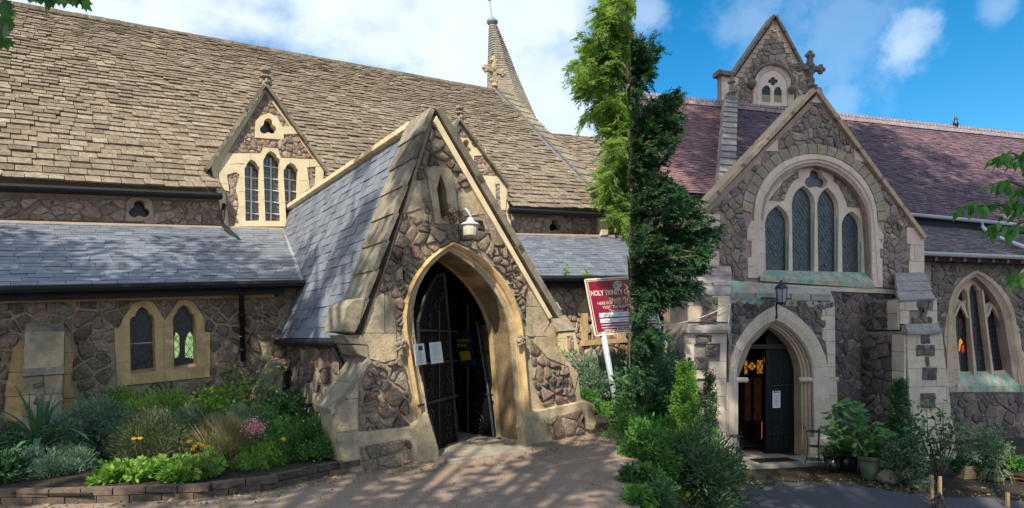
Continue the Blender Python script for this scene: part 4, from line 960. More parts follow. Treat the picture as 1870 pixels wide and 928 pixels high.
# spire
SY = 26.5
base = [P3(938, 250, SY)]; bc = P3(941, 262, SY); tp = P3(899, 46, SY)
rr = 56/FPX*SY; n8 = 8
def spire_pt(k, t, ex=0): a = 2*math.pi*(k+.5)/n8; c = bc.lerp(tp, t); r = rr*(1-t)*(1+.05*(1-t)**6)+.12*t+ex; return c+Vector((math.cos(a)*r, math.sin(a)*r, 0))
sp = mobj('spire', [spire_pt(k, 0) for k in range(8)]+[spire_pt(k, 1) for k in range(8)]+[spire_pt(k, 0)-Vector((0, 0, 5)) for k in range(8)], [(k, (k+1) % 8, 8+(k+1) % 8, 8+k) for k in range(8)]+[(16+k, 16+(k+1) % 8, (k+1) % 8, k) for k in range(8)], M['copL'], ch)
for k in range(8):
    rows = 46
    for r in range(rows):
        t0, t1 = r/rows, min(1, (r+1.2)/rows); a, b, c, d = spire_pt(k, t0, .05), spire_pt(k+1, t0, .05), spire_pt(k+1, t1, .015), spire_pt(k, t1, .015)
        w = (b-a).length; m_ = max(1, int(w/.33)); of = .5/m_ if r % 2 else 0
        for q in range(m_+1):
            u0, u1 = max(0, q/m_-of), min(1, (q+1)/m_-of-.03/m_)
            if u1-u0 < .02: continue
            p = [a.lerp(b, u0), a.lerp(b, u1), d.lerp(c, u1), d.lerp(c, u0)]; i_ = [x-Vector((bc.x, bc.y, 0)) for x in p]
            V = p+[x-(x-Vector((bc.x, bc.y, x.z))).normalized()*.05 for x in p]
            piece(CH, 'spire_tile', V, [(0, 1, 2, 3), (0, 4, 5, 1), (1, 5, 6, 2), (3, 7, 4, 0)], M['tileSp'], sp)
mb = MB(); mb.add(*lathe(tp, [(.12, -.15), (.14, .0), (.24, .08), (.25, .18), (.10, .24), (.05, .35), (0, .35)], 12)); mb.build('spire_cap', M['slate'], sp, smooth=True)
mb = MB(); mb.add(*tube([tp+Vector((0, 0, .2)), tp+Vector((-.12, 0, 1.15))], .025, 6)); q = tp+Vector((-.13, 0, 1.2))
mb.add(*lathe(q, [(0, -.12), (.09, -.08), (.12, 0), (.09, .08), (0, .12)], 10)); mb.add(*boxp(q+Vector((.2, 0, .05)), (.16, 0, .05), (0, .02, 0), (-.03, 0, .08))); mb.add(*boxp(q+Vector((-.2, 0, .0)), (.1, 0, -.02), (0, .02, 0), (0, 0, .05)))
mb.build('weather_vane', M['lead'], sp)
# wall lamp on the porch gable
wl = thing('wall_lamp', LF.px(843, 386, .05), 'white enamel wall lamp with ribbed glass shade on the porch gable', 'lamp')
c = LF.px(859, 404, .33); a0 = LF.px(842, 388, .04)
mobj('bracket', *tube([a0, a0+LF.N*.12+Vector((0, 0, .03)), c+Vector((-.02, 0, .12)), c+Vector((0, 0, .07)), c], .012, 6), M['white'], wl, smooth=True)
mobj('lamp_cap', *lathe(c, [(.015, .05), (.03, .045), (.05, .0), (.115, -.035), (.125, -.05), (.12, -.055), (.0, -.05)], 20), M['white'], wl, smooth=True)
V = []; F = []; n = 28
for r, z in ((.10, -.055), (.098, -.12), (.088, -.19), (.06, -.205), (0, -.205)):
    for k in range(n): a = 2*math.pi*k/n; rr_ = r*(1+.03*(k % 2)); V.append((c.x+rr_*math.cos(a), c.y+rr_*math.sin(a), c.z+z))
for i in range(4):
    for k in range(n): F.append((i*n+k, i*n+(k+1) % n, (i+1)*n+(k+1) % n, (i+1)*n+k))
mobj('lamp_shade', V, F, M['shade'], wl)
# rusty scrollwork beside the lamp
rs = thing('iron_scrollwork', LF.px(815, 395, .05), 'rusty iron scroll with dead climber stems below the slit window', 'ironwork')
mb = MB()
for i in range(26):
    x, y = random.uniform(808, 842), random.uniform(384, 404); cc = LF.px(x, y, .08+random.random()*.05)
    mb.add(*tube(spiral(cc, LF.U, Vector((0, 0, 1)), random.uniform(.02, .06), random.uniform(.5, 1.4), random.choice((1, -1)), random.random()*6, 9), .005, 4))
mb.build('scrolls', M['rust'], rs)
mobj('arm', *tube([LF.px(806, 396, .05), LF.px(820, 392, .12), LF.px(843, 386, .06)], .008, 5), M['rust'], rs)
mobj('scroll', *tube(spiral(LF.px(817, 379, .08), LF.U, Vector((0, 0, 1)), .05, 1.5, 1, 0, 20), .006, 5), M['rust'], rs)
# ================================================================== RIGHT-HAND CHURCH
RF = Frame((5.48, 12.7, -.82), 12)
RF.O.z = 0
GR = -.82
rc = thing('parish_church', RF.at(1, GR, -4), 'church with plum clay tiled roof and four-light arched window over a copper stained sill', 'church')
RC = rc.name
def rp(pts, w=0): return RF.poly(pts, w)
def rslab(name, pts, holes, w0, w1, m, par, kind=None): return mobj(name, *slab(RF, rp(pts, w1), [rp(h, w1) for h in holes], w0, w1), m, par)
def rpris(name, pts, w0, w1, m, par, bev=0): return mobj(name, *prism(RF, rp(pts, w1), w0, w1, bev), m, par)
# great window paths
ga_in = arch((1392, 500), (1394, 400), (1491, 302), (1586, 415), (1591, 520))
ga_out = arch((1374, 500), (1376, 386), (1491, 282), (1600, 402), (1610, 520))
vo_in = arch(None, (1372, 390), (1491, 281), (1601, 404), None, 12)
vo_out = arch(None, (1354, 384), (1491, 264), (1617, 404), None, 12)
gw_o = [(1491, 172), (1686, 432), (1686, 545), (1640, 900), (1262, 900), (1262, 545), (1266, 405)]
V, F = slab(RF, rp(gw_o), [rp(ga_in), rp([(1348, 850), (1348, 690), (1372, 630), (1413, 590), (1455, 640), (1476, 690), (1477, 850)])], -.4, 0)
gw = mobj('gable_wall', V, F, M['mortR'], rc)
quL = [(1266, 404), (1280, 392), (1314, 392), (1314, 416), (1306, 416), (1306, 458), (1312, 458), (1312, 486), (1264, 486)]
quR = [(1654, 416), (1672, 416), (1686, 434), (1686, 500), (1658, 500), (1658, 476), (1660, 476), (1660, 446), (1654, 446)]
skL = [(1396, 277), (1419, 254), (1419, 277)]; skR = [(1558, 272), (1580, 296), (1559, 296)]
tip = [(1478, 188), (1491, 172), (1506, 190)]
jq = [[(1364, 508), (1364, 470), (1371, 470), (1371, 440), (1363, 440), (1363, 420), (1371, 404), (1392, 404), (1392, 508)],
      [(1589, 410), (1600, 410), (1612, 430), (1612, 455), (1602, 455), (1602, 472), (1610, 472), (1610, 525), (1592, 525)]]
for q, cc in ((quL, .30), (quR, .32), (skL, .4), (skR, .4), (tip, .5), (jq[0], .28), (jq[1], .28)):
    ashlar(RC, RF, rp(q), cc, .6, -.02, .03, M['bath'], gw)
rgn = [(1491, 184), (1680, 432), (1668, 530), (1338, 512), (1336, 486), (1306, 486), (1280, 520), (1280, 405)]
rubble(RC, RF, rp(rgn), [rp(vo_out+[(1610, 420), (1602, 455), (1610, 472), (1610, 530), (1364, 530), (1363, 420)])]+[rp(q) for q in (quL, quR, skL, skR, tip)], .20, 0, .035, M['rubR'], gw, gap=.010, asp=.66)
ring(RC, RF, vo_in, vo_out, [(0, -.02), (1, -.02), (1, .035), (0, .035)], M['vous'], gw, k=1, name='tan_arch_stone', gap=.04)
ring(RC, RF, ga_in, ga_out, [(1, -.3), (1, .03), (.55, .05), (.45, .02), (.3, .02), (0, -.10), (0, -.3)], M['bath'], gw, k=3)
# tracery
WT = -.16
def rl(x0, x1, ax, ay, sy, by, by2=None): return arch((x0, by), (x0, sy), (ax, ay), (x1, sy+2), (x1+.5, by2 or by+1.5), 7)
lights = [rl(1399, 1439.5, 1421, 377, 410, 493), rl(1448, 1486, 1467.5, 341, 373, 495), rl(1494.5, 1529.5, 1510.6, 345, 377, 497), rl(1539, 1572.6, 1555, 388, 414, 498.5)]
foilp = foil(1490.5, 328, 19, 3, -90, 1.05, .95)
trac_o = arch((1390, 500), (1392, 400), (1491, 298), (1588, 415), (1590, 505))
spL = [(1404, 366), (1432, 367.5), (1434, 355), (1450, 329), (1458, 327), (1458, 312), (1432, 330)]
spR = [(1521, 319), (1522, 333), (1530, 336), (1545, 368), (1547, 378), (1571, 380), (1562, 355), (1543, 333)]
tr = mobj('tracery', *slab(RF, rp(trac_o, WT), [inset(rp(l, WT), -.028) for l in lights+[foilp]], WT-.12, WT), M['bath'], gw)
for l in lights+[foilp]:
    h = rp(l, WT); o = h
    n = len(h); Vv = [RF.at(*a, WT+.002) for a in inset(h, -.028)]+[RF.at(*a, WT-.10) for a in o]
    mobj('light_splay', Vv, [(i, (i+1) % n, n+(i+1) % n, n+i) for i in range(n)], M['bath'], tr)
    g = mobj('stained_glass', *prism(RF, inset(h, -.02), WT-.125, WT-.11), M['glassR'], tr)
    if l is not foilp:
        lattice(RF, h, WT-.105, .075, 56, .003).build('lead_cames', M['lead3'], g)
        mb = MB(); us = [a[0] for a in h]; vs = [a[1] for a in h]
        for k in range(60):      # figure outlines in the lead
            c = (random.uniform(min(us), max(us)), random.uniform(min(vs), max(vs)-.1))
            if not inpoly(c, h): continue
            r = random.uniform(.03, .09); a0 = random.random()*6; pts = [RF.at(c[0]+r*math.cos(a0+i*.5), c[1]+r*1.3*math.sin(a0+i*.5), WT-.104) for i in range(random.randint(3, 7))]
            if all(inpoly(((p-RF.O).dot(RF.U), p.z), h) for p in pts): mb.add(*tube(pts, .004, 4, cap=False))
        mb.build('figure_cames', M['lead3'], g, kind='stuff')
        for x in (h[0], h[-1]): mobj('copper_bar', *bar(RF.at(x[0], min(vs), WT-.03), RF.at(x[0], min(vs)+(.95 if l in lights[1:3] else .75)*(max(vs)-min(vs))*.7, WT-.03), .008), M['verdP'], tr)
for s_ in (spL, spR):
    mobj('spandrel_mortar', *prism(RF, rp(s_, WT), WT-.02, WT+.004), M['mortR'], tr)
    rubble(RC, RF, rp(s_, WT), [], .16, WT+.003, .02, M['rubR'], tr, gap=.008)
# sill, string band
V = [RF.px(1391, 493, WT), RF.px(1590, 498, WT), RF.px(1596, 518, .09), RF.px(1388, 505, .09), RF.px(1596, 527, .09), RF.px(1388, 513, .09), RF.px(1596, 527, -.05), RF.px(1388, 513, -.05)]
mobj('window_sill', V, [(0, 1, 2, 3), (3, 2, 4, 5), (5, 4, 6, 7), (0, 3, 5, 7), (1, 6, 4, 2)], M['verd'], gw)
rpris('string_course', [(1336, 516), (1596, 527), (1640, 530), (1640, 537), (1336, 524)], -.02, .07, M['bathG'], gw, .015)
# recessed rubble to the right of the doorway, standing on the string
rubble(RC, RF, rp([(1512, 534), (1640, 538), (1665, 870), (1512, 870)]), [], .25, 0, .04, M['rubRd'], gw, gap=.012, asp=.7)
# door surround standing forward
WD = .32
dI = arch((1354, 838), (1353, 690), (1414, 596), (1472, 690), (1473, 842))
dM = arch((1346, 840), (1345, 690), (1415, 587), (1482, 690), (1484, 846))
dO = arch((1329, 840), (1329, 692), (1417, 556), (1511, 690), (1512, 850))
so_px = [(1336, 545), (1510, 545), (1523, 560), (1527, 848), (1484, 848)]+dM[::-1][0:]+[(1320, 840), (1326, 600)]
so_ = [RF.uv(*p, WD) for p in [(1334, 540), (1505, 540), (1524, 560), (1527, 870)]]+[RF.uv(*p, WD) for p in dM[::-1]]+[RF.uv(1322, 862, WD)]
V, F = slab(RF, so_, [], -.05, WD); ds = mobj('door_surround', V, F, M['mortRg'], rc)
slopeV = [RF.px(1334, 512, .03), RF.px(1514, 524, .03), RF.px(1524, 552, WD+.02), RF.px(1334, 543, WD+.02)]
V = slopeV+[p-Vector((0, 0, .12)) for p in slopeV]; mobj('weathered_hood_band', V, [(0, 1, 2, 3), (3, 2, 6, 7), (0, 3, 7, 4), (1, 5, 6, 2)], M['verd2'], ds)
for i, (a, b) in enumerate(((1334, 1380), (1382, 1444), (1446, 1480), (1482, 1518))):
    rpris('band_stone', [(a, 534+i), (b, 535+i), (b, 547+i), (a, 546+i)], WD-.02, WD+.035, M['weath'] if i in (0, 3) else M['verd2'], ds, .008)
qd = [(1500, 566), (1523, 560), (1524, 690), (1508, 690), (1510, 655), (1506, 625), (1500, 620), (1500, 600), (1506, 598), (1506, 585), (1498, 585)]
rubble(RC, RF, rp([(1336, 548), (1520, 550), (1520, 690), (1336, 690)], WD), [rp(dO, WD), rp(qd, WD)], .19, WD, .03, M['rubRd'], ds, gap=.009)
ashlar(RC, RF, rp(qd, WD), .26, .4, WD-.02, WD+.03, M['bathG'], ds)
ring(RC, RF, dM, dO, [(1, -.1), (1, .04), (.5, .055), (.12, .03), (0, -.03), (0, -.2)], M['bathG'], ds, k=2, w=WD, gap=.012)
dM_ = [RF.uv(*p, WD) for p in dM]; dI_ = [RF.uv(*p, WD) for p in dI]
ring(RC, RF, dI_, dM_, [(1, -.03), (.75, -.05), (.7, -.09), (.35, -.10), (.25, -.14), (0, -.15), (0, -.38), (1, -.38)], M['bathD'], ds, k=3, w=WD, upx=False, name='inner_arch_stone')
ashlar(RC, RF, rp([(1484, 696), (1527, 696), (1530, 850), (1486, 850)], WD), .36, .9, WD-.02, WD+.03, M['bathG'], ds)
ashlar(RC, RF, rp([(1326, 698), (1347, 698), (1347, 842), (1322, 846)], WD), .36, .6, WD-.02, WD+.03, M['bathG'], ds)
for a, b in (((1327, 1364)), ((1459, 1529))):
    A_ = RF.px(a, 694, WD-.04); B_ = RF.px(b, 693 if b > 1400 else 694, WD-.04)
    mobj('impost_moulding', *tube([A_, B_], .055, 10), M['bathG'], ds, smooth=True)
for pts in ([(1318, 806), (1350, 806), (1352, 850), (1316, 852)], [(1480, 800), (1529, 800), (1532, 862), (1478, 856)]): rpris('jamb_base', pts, WD-.05, WD+.09, M['bathG'], ds, .02)
# vestibule, doors
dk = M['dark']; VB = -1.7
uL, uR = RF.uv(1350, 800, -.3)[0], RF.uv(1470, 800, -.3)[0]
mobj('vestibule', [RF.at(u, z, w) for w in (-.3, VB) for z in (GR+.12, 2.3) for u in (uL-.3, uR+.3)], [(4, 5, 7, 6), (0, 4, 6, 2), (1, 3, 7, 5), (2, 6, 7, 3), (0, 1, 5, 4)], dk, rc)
WL = -.07
dl = mobj('door_leaf', *prism(RF, RF.poly([(1397, 834), (1399, 615), (1412, 600), (1430, 615), (1454, 652), (1467, 690), (1467, 836)], WL), WL-.05, WL), M['doorD'], rc)
for i in range(6):
    u0 = RF.uv(1398+i*11, 834, WL)[0]; mobj('door_board', *prism(RF, [(u0+.004, RF.uv(1400, 834, WL)[1]), (u0+.12, RF.uv(1400, 834, WL)[1]), (u0+.12, RF.uv(1400, 640, WL)[1]), (u0+.004, RF.uv(1400, 640, WL)[1])], WL-.01, WL+.008, .003), M['doorD'], dl)
for y in (705, 793):
    mobj('strap_hinge', *bar(RF.px(1404, y, WL+.015), RF.px(1461, y-3, WL+.015), .016, .006), M['iron'], dl)
    for s_ in (1, -1): mobj('hinge_scroll', *tube(spiral(RF.px(1418, y-1, WL+.018)+Vector((0, 0, .09*s_)), RF.U, Vector((0, 0, 1)), .085, 1.1, 1, -s_*math.pi/2, 16), .009, 5), M['iron'], dl, smooth=True)
mobj('transom', *bar(RF.px(1358, 633, -.05), RF.px(1464, 633, -.05), .03, .045), M['doorT'], rc)
nt_ = mobj('notice', *prism(RF, RF.poly([(1411, 714), (1425, 714), (1425, 745), (1411, 745)], WL+.02), WL+.012, WL+.02), M['paper'], dl)
text(RF, 'NOTICE', 1412.5, 718.2, 11, 2.6, WL+.024, M['ink'], dl, name='notice_lettering', bold=.03)
for k in range(7):
    yy = 722+k*3.0; ww = random.uniform(6, 10.5)
    mobj('print_line', *bar(RF.px(1418-ww/2, yy, WL+.022), RF.px(1418+ww/2, yy, WL+.022), .008, .002), M['ink'], dl)
inn = mobj('inner_glazed_door', *prism(RF, RF.poly([(1352, 832), (1352, 645), (1396, 645), (1396, 832)], -1.2), -1.25, -1.2), M['doorT'], rc)
WI = -1.19
for a, b, c, d, m in ((1360, 658, 1365, 684, 'amber'), (1369, 662, 1377, 676, 'amber'), (1383, 658, 1393, 682, 'amber'), (1361, 692, 1371, 768, 'amberD'), (1377, 690, 1391, 768, 'amberD')):
    pts = [(a, d), (a, b), (c, b), (c, d)] if m == 'amberD' or a != 1369 else foil(373, 669, 6, 4)
    if a == 1369: pts = foil(1373.5, 669, 7, 4, 0)
    g = mobj('lit_pane', *prism(RF, RF.poly(pts, WI), WI-.01, WI), M[m], inn)
    lattice(RF, RF.poly(pts, WI), WI+.004, .09 if m == 'amber' else .2, 60, .006).build('pane_leads', M['ink'], g)
mobj('door_gap_light', *bar(RF.px(1391.5, 770, -1.15), RF.px(1390.5, 828, -1.15), .012, .004), M['amberD2'], inn)
mobj('door_gap_light', *bar(RF.px(1396, 653, -1.15), RF.px(1396, 662, -1.15), .012, .004), M['amber'], inn)
# steps and mat
mobj('door_step', *prism(RF, RF.poly([(1345, 838), (1482, 838), (1484, 868), (1340, 866)], .5), -1.2, .5, .01), M['step'], rc)
SZ = RF.uv(1450, 862, 1.25)[1]
V, F = prism(RF, [(RF.uv(1335, 878, 1.25)[0], GR-.1), (RF.uv(1548, 872, 1.25)[0], GR-.1), (RF.uv(1558, 872, 1.25)[0], GR+.05), (RF.uv(1335, 880, 1.25)[0], GR+.05)], .45, 1.2, .012); mobj('entrance_slab', V, F, M['step'], rc)
mt = thing('door_mat', RF.at(.1, GR+.06, .85), 'dark rectangular rubber mat on the slab before the open black church door', 'mat')
mobj('mat_pad', *boxp(RF.at(RF.uv(1415, 870, .85)[0], GR+.058, .85), RF.U*.42, RF.N*.2, Vector((0, 0, .008))), M['iron'], mt)
mobj('mat_edge', *boxp(RF.at(RF.uv(1415, 870, .85)[0], GR+.062, 1.06), RF.U*.42, RF.N*.012, Vector((0, 0, .008))), M['step'], mt)
# gable copings + cross
cA = RF.uv(1491, 166, .1); cL = RF.uv(1264, 408, .1); cR = RF.uv(1689, 436, .1)
coping(RC, RF, cL, cA, 5, .09, -.45, .10, M['bathC'], gw, 1, step=0)
coping(RC, RF, cR, cA, 5, .09, -.45, .10, M['bathC'], gw, -1, step=0)
rpris('kneeler', [(1264, 404), (1276, 396), (1280, 410), (1270, 416)], -.3, .12, M['bathC'], gw, .01)
crosscarved(RF.at(cA[0], cA[1]+.05, -.1), RF.U, .72, M['copR'], gw)
# buttresses
def buttress(pts_cols, par):
    pass
bl = mobj('buttress', *prism(RF, RF.poly([(1257, 540), (1334, 540), (1334, 590), (1328, 608), (1324, 880), (1244, 880), (1252, 608), (1257, 590)], .75), 0, .75), M['mortRg'], rc)
for i in range(3):
    a, b = i/3, (i+1)/3; wa, wb = .05+.72*a, .05+.72*b; y0, y1 = 486+52*a, 486+52*b
    slantslab(RF, [(1264-4*a, y0), (1335-.5*a, y0), (1335.5, y1), (1261-3*b, y1)], wa, wb+.02, M['weath'], bl, t=.09)
slantslab(RF, [(1257, 588), (1333, 588), (1334, 603), (1254, 603)], .70, .88, M['weath'], bl, t=.05)
rpris('weathering_nosing', [(1254, 603), (1334, 603), (1334, 608), (1254, 608)], .7, .885, M['weath'], bl)
insL = [[(1280, 543), (1310, 543), (1306, 588), (1276, 588), (1282, 566)], [(1268, 612), (1298, 612), (1298, 626), (1268, 626)], [(1288, 630), (1308, 630), (1308, 650), (1288, 650)], [(1268, 652), (1292, 652), (1292, 676), (1268, 676)], [(1270, 708), (1290, 708), (1290, 730), (1270, 730)]]
IL = [RF.poly(p, .77) for p in insL]
ashlar(RC, RF, RF.poly([(1257, 540), (1334, 540), (1333, 588), (1257, 588)], .77), .27, .42, .74, .775, M['bathG'], bl, excl=IL)
ashlar(RC, RF, RF.poly([(1252, 608), (1327, 608), (1324, 880), (1245, 880)], .80), .33, .46, .74, .80, M['bathG'], bl, excl=IL)
for p in IL:
    mobj('mortar_bed', *prism(RF, p, .74, .802), M['mortRg'], bl); rubble(RC, RF, p, [], .2, .80, .025, M['rubRd'], bl, gap=.007, name='rubble_stone')
# right buttress, nearer to us and battered
WB = 1.15
frB = [(1640, 545), (1711, 545), (1716, 592), (1727, 609), (1757, 905), (1668, 905), (1660, 609), (1648, 592)]
bs = RF.poly([(1640, 545), (1711, 545), (1711, 592), (1642, 592)], .85)
br = mobj('buttress', *prism(RF, bs, 0, .85), M['mortRg'], rc)
b2_ = RF.poly([(1655, 605), (1718, 605), (1756, 912), (1668, 912)], WB)
mobj('buttress_stage', *prism(RF, b2_, 0, WB), M['mortRg'], br)
for i in range(3):
    a, b = i/3, (i+1)/3; wa, wb = .05+.85*a, .05+.85*b; y0, y1 = 499+49*a, 499+49*b
    slantslab(RF, [(1634+4*a, y0), (1689+16*a, y0-2), (1690+19*b, y1-3), (1635+8*b, y1)], wa, wb+.02, M['weath'], br, t=.07)
slantslab(RF, [(1652, 592), (1712, 590), (1720, 604), (1658, 606)], .9, WB+.1, M['weath'], br, t=.05)
rpris('weathering_nosing', [(1658, 605), (1720, 603), (1721, 609), (1659, 611)], WB-.1, WB+.11, M['weath'], br)
insR = [[(1672, 548), (1692, 548), (1692, 562), (1688, 578), (1700, 580), (1700, 592), (1666, 592), (1666, 580), (1682, 578), (1680, 562), (1672, 560)]]
I1 = [RF.poly(p, .86) for p in insR]
ashlar(RC, RF, RF.poly([(1642, 547), (1711, 545), (1712, 592), (1644, 592)], .88), .27, .36, .84, .885, M['bathG'], br, excl=I1)
I2 = [RF.poly(p, WB+.03) for p in ([(1681, 612), (1698, 612), (1698, 628), (1681, 628)], [(1673, 630), (1706, 630), (1706, 650), (1673, 650)], [(1688, 652), (1696, 652), (1698, 670), (1692, 670)], [(1684, 671), (1710, 671), (1710, 694), (1684, 694)], [(1681, 718), (1708, 718), (1708, 745), (1681, 745)], [(1712, 845), (1740, 845), (1740, 880), (1712, 880)])]
ashlar(RC, RF, RF.poly([(1656, 611), (1720, 609), (1757, 912), (1668, 912)], WB+.03), .34, .5, WB-.01, WB+.03, M['bathG'], br, excl=[])
for p in I1+I2:
    w_ = .885 if p in I1 else WB+.03
    mobj('mortar_bed', *prism(RF, p, w_-.03, w_+.004), M['mortRg'], br); rubble(RC, RF, p, [], .2, w_+.003, .025, M['rubRd'], br, gap=.006)
# left flank of the right buttress: quoins and rubble
fl0 = RF.at(b2_[0][0] if True else 0, 0, 0)
SB = Frame(RF.at(min(p[0] for p in b2_)-.0, 0, 0), 12-90)
u_ = min(p[0] for p in b2_); SB = Frame(RF.at(u_-.02, 0, 0), 12+90-180)
hB = RF.uv(1656, 611, WB)[1]
rubble(RC, SB, [(WB-.3, GR), (.02, GR), (.02, hB), (WB-.3, hB)], [], .26, 0, .04, M['rubRd'], br, gap=.01)
ashlar(RC, SB, [(WB-.3, GR), (WB, GR), (WB, hB), (WB-.3, hB)], .34, .32, -.02, .03, M['bathG'], br)
u2_ = RF.uv(1641, 560, .85)[0]; SB2 = Frame(RF.at(u2_, 0, 0), 12-90); h2_ = RF.uv(1641, 548, .85)[1]
rubble(RC, SB2, [(.02, hB+.1), (.6, hB+.1), (.6, h2_), (.02, h2_)], [], .2, 0, .03, M['rubRd'], br, gap=.008)
ashlar(RC, SB2, [(.58, hB+.1), (.86, hB+.1), (.86, h2_), (.58, h2_)], .3, .4, -.02, .03, M['bathG'], br)

# ------------------------------------------------------------------ east aisle wall and its window
WQ = -.75
ao = [(1690, 466), (1960, 472), (1960, 930), (1690, 930)]
wn = arch((1752, 692), (1742, 580), (1781.5, 505), (1836, 598), (1858, 712), 9)
lA = cinq((1754, 679), (1743, 585), (1746, 572), (1754, 557), (1763, 570), (1768, 583), (1774, 679))
lB = cinq((1784, 679), (1768, 545), (1770, 532), (1777, 519), (1785, 530), (1789, 543), (1806, 678))
lC = cinq((1815, 678), (1803, 588), (1805, 574), (1812, 561), (1821, 573), (1825, 586), (1837, 676))
eA = [(1749, 545), (1755, 532), (1761, 527), (1763, 548), (1756, 552)]; eB = [(1795, 527), (1803, 533), (1812, 548), (1808, 553), (1800, 555), (1797, 545)]
hole = arch((1749, 697), (1742, 580), (1781.5, 505), (1836, 598), (1852, 697), 9)
ew = mobj('aisle_wall', *slab(RF, RF.poly(ao, WQ), [RF.poly(hole, WQ)], WQ-.4, WQ), M['mortR'], rc)
w_out = arch((1725, 700), (1729, 580), (1781.5, 494), (1852, 586), (1872, 712), 9)
ring(RC, RF, [RF.uv(*p, WQ) for p in wn], [RF.uv(*p, WQ) for p in w_out], [(1, -.02), (1, .05), (.55, .06), (.4, .02), (.2, -.02), (0, -.14), (0, -.35), (1, -.35)], M['bathD'], ew, k=2, w=WQ, upx=False)
bq_ = [[(1727, 574), (1742, 574), (1750, 700), (1733, 712), (1722, 700), (1730, 660), (1722, 622), (1724, 592)], [(1849, 590), (1858, 595), (1864, 640), (1876, 660), (1880, 712), (1860, 712)]]
for b in bq_: ashlar(RC, RF, RF.poly(b, WQ), .28, .5, WQ-.01, WQ+.035, M['bathD'], ew)
WS = WQ-.16
mobj('tracery', *slab(RF, RF.poly(hole, WS), [RF.poly(l, WS) for l in (lA, lB, lC, eA, eB)], WS-.1, WS), M['bathD'], ew)
trc = bpy.data.objects[[o.name for o in ew.children if o.name.startswith('tracery')][0]]
for l in (lA, lB, lC, eA, eB):
    h = RF.poly(l, WS); g = mobj('stained_glass', *prism(RF, inset(h, -.02), WS-.12, WS-.08), M['glassB'], trc)
    lattice(RF, h, WS-.075, .12, 0, .003, rect=True, lo=.09).build('saddle_bars', M['lead2'], g)
for mx0, my0, mx1, my1 in ((1764, 530, 1778, 690), (1791, 530, 1810, 690)):
    mobj('mullion', *bar(RF.px(mx0, my0, WS+.01), RF.px(mx1, my1, WS+.01), .03, .05, up=RF.N), M['bathD'], trc)
for pts in ([(1754, 557), (1744, 580), (1742, 575), (1753, 551), (1762, 560), (1769, 580), (1767, 583)], [(1812, 560), (1804, 580), (1801, 578), (1811, 554), (1822, 566), (1827, 584), (1825, 586)]): mobj('tracery_rib', *prism(RF, RF.poly(pts, WS+.04), WS-.01, WS+.05, .01), M['bathD'], trc)
# lit figure in the left light
for pts, m in (([(1752, 622), (1754, 618), (1757, 622), (1758, 627), (1755, 629), (1753, 641), (1751, 642), (1751, 632)], 'amberF'), ([(1757, 631), (1760, 630), (1761, 640), (1759, 645), (1757, 641)], 'redF'), ([(1750, 585), (1756, 582), (1759, 600), (1752, 602)], 'amberD')):
    mobj('lit_figure', *prism(RF, RF.poly(pts, WS-.07), WS-.078, WS-.07), M[m], trc)
V = [RF.px(1750, 681, WS), RF.px(1838, 679, WS), RF.px(1862, 704, WQ+.1), RF.px(1748, 706, WQ+.1), RF.px(1864, 716, WQ+.1), RF.px(1748, 716, WQ+.1), RF.px(1864, 716, WQ-.1), RF.px(1748, 716, WQ-.1)]
mobj('window_sill', V, [(0, 1, 2, 3), (3, 2, 4, 5), (5, 4, 6, 7), (0, 3, 5, 7), (1, 6, 4, 2)], M['verd'], ew)
rpris('string_course', [(1728, 706), (1748, 706), (1748, 716), (1728, 716)], WQ, WQ+.09, M['weath'], ew); rpris('string_course', [(1864, 704), (1960, 702), (1960, 714), (1864, 716)], WQ, WQ+.09, M['weath'], ew)
WX = RF.poly(w_out+bq_[1][::-1], WQ)
rubble(RC, RF, RF.poly([(1700, 476), (1930, 482), (1930, 704), (1700, 706)], WQ), [RF.poly(w_out, WQ)]+[RF.poly(b, WQ) for b in bq_], .21, WQ, .035, M['rubRo'], ew, gap=.01)
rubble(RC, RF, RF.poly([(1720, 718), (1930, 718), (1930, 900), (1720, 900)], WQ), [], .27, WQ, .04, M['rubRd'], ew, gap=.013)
rpris('plinth_offset', [(1800, 812), (1940, 808), (1940, 832), (1800, 836)], WQ, WQ+.12, M['verd'], ew, .02)
# aisle roof, clerestory band, gutters
E_ = RF.px(1672, 467, WQ+.3); F_ = RF.px(1960, 478, WQ+.3); G_ = RF.px(1960, 434, -3.2); H_ = RF.px(1640, 404, -3.2)
rr_ = mobj('aisle_roof', [E_, F_, G_, H_]+[p-Vector((0, 0, .1)) for p in (E_, F_, G_, H_)], [(0, 1, 2, 3), (4, 7, 6, 5), (0, 4, 5, 1)], M['fascia'], rc)
tiles(RC, E_, F_, G_, H_, 24, .17, .014, M['tileR3'], rr_, name='clay_tile', jit=.08, gap=.006, over=1.25)
mobj('gutter', *tube([RF.px(1684, 463, WQ+.36), RF.px(1960, 474, WQ+.36)], .055, 8), M['gutG'], rc)
for i in range(9): mobj('rafter_end', *boxp(RF.px(1700+i*26, 474+i*.9, WQ+.18), RF.U*.035, RF.N*.15, Vector((0, 0, .045))), M['tileR2'], rc)
mobj('clerestory_band', *prism(RF, RF.poly([(1630, 388), (1960, 420), (1960, 436), (1630, 408)], -3.2), -3.6, -3.2), M['timber'], rc)
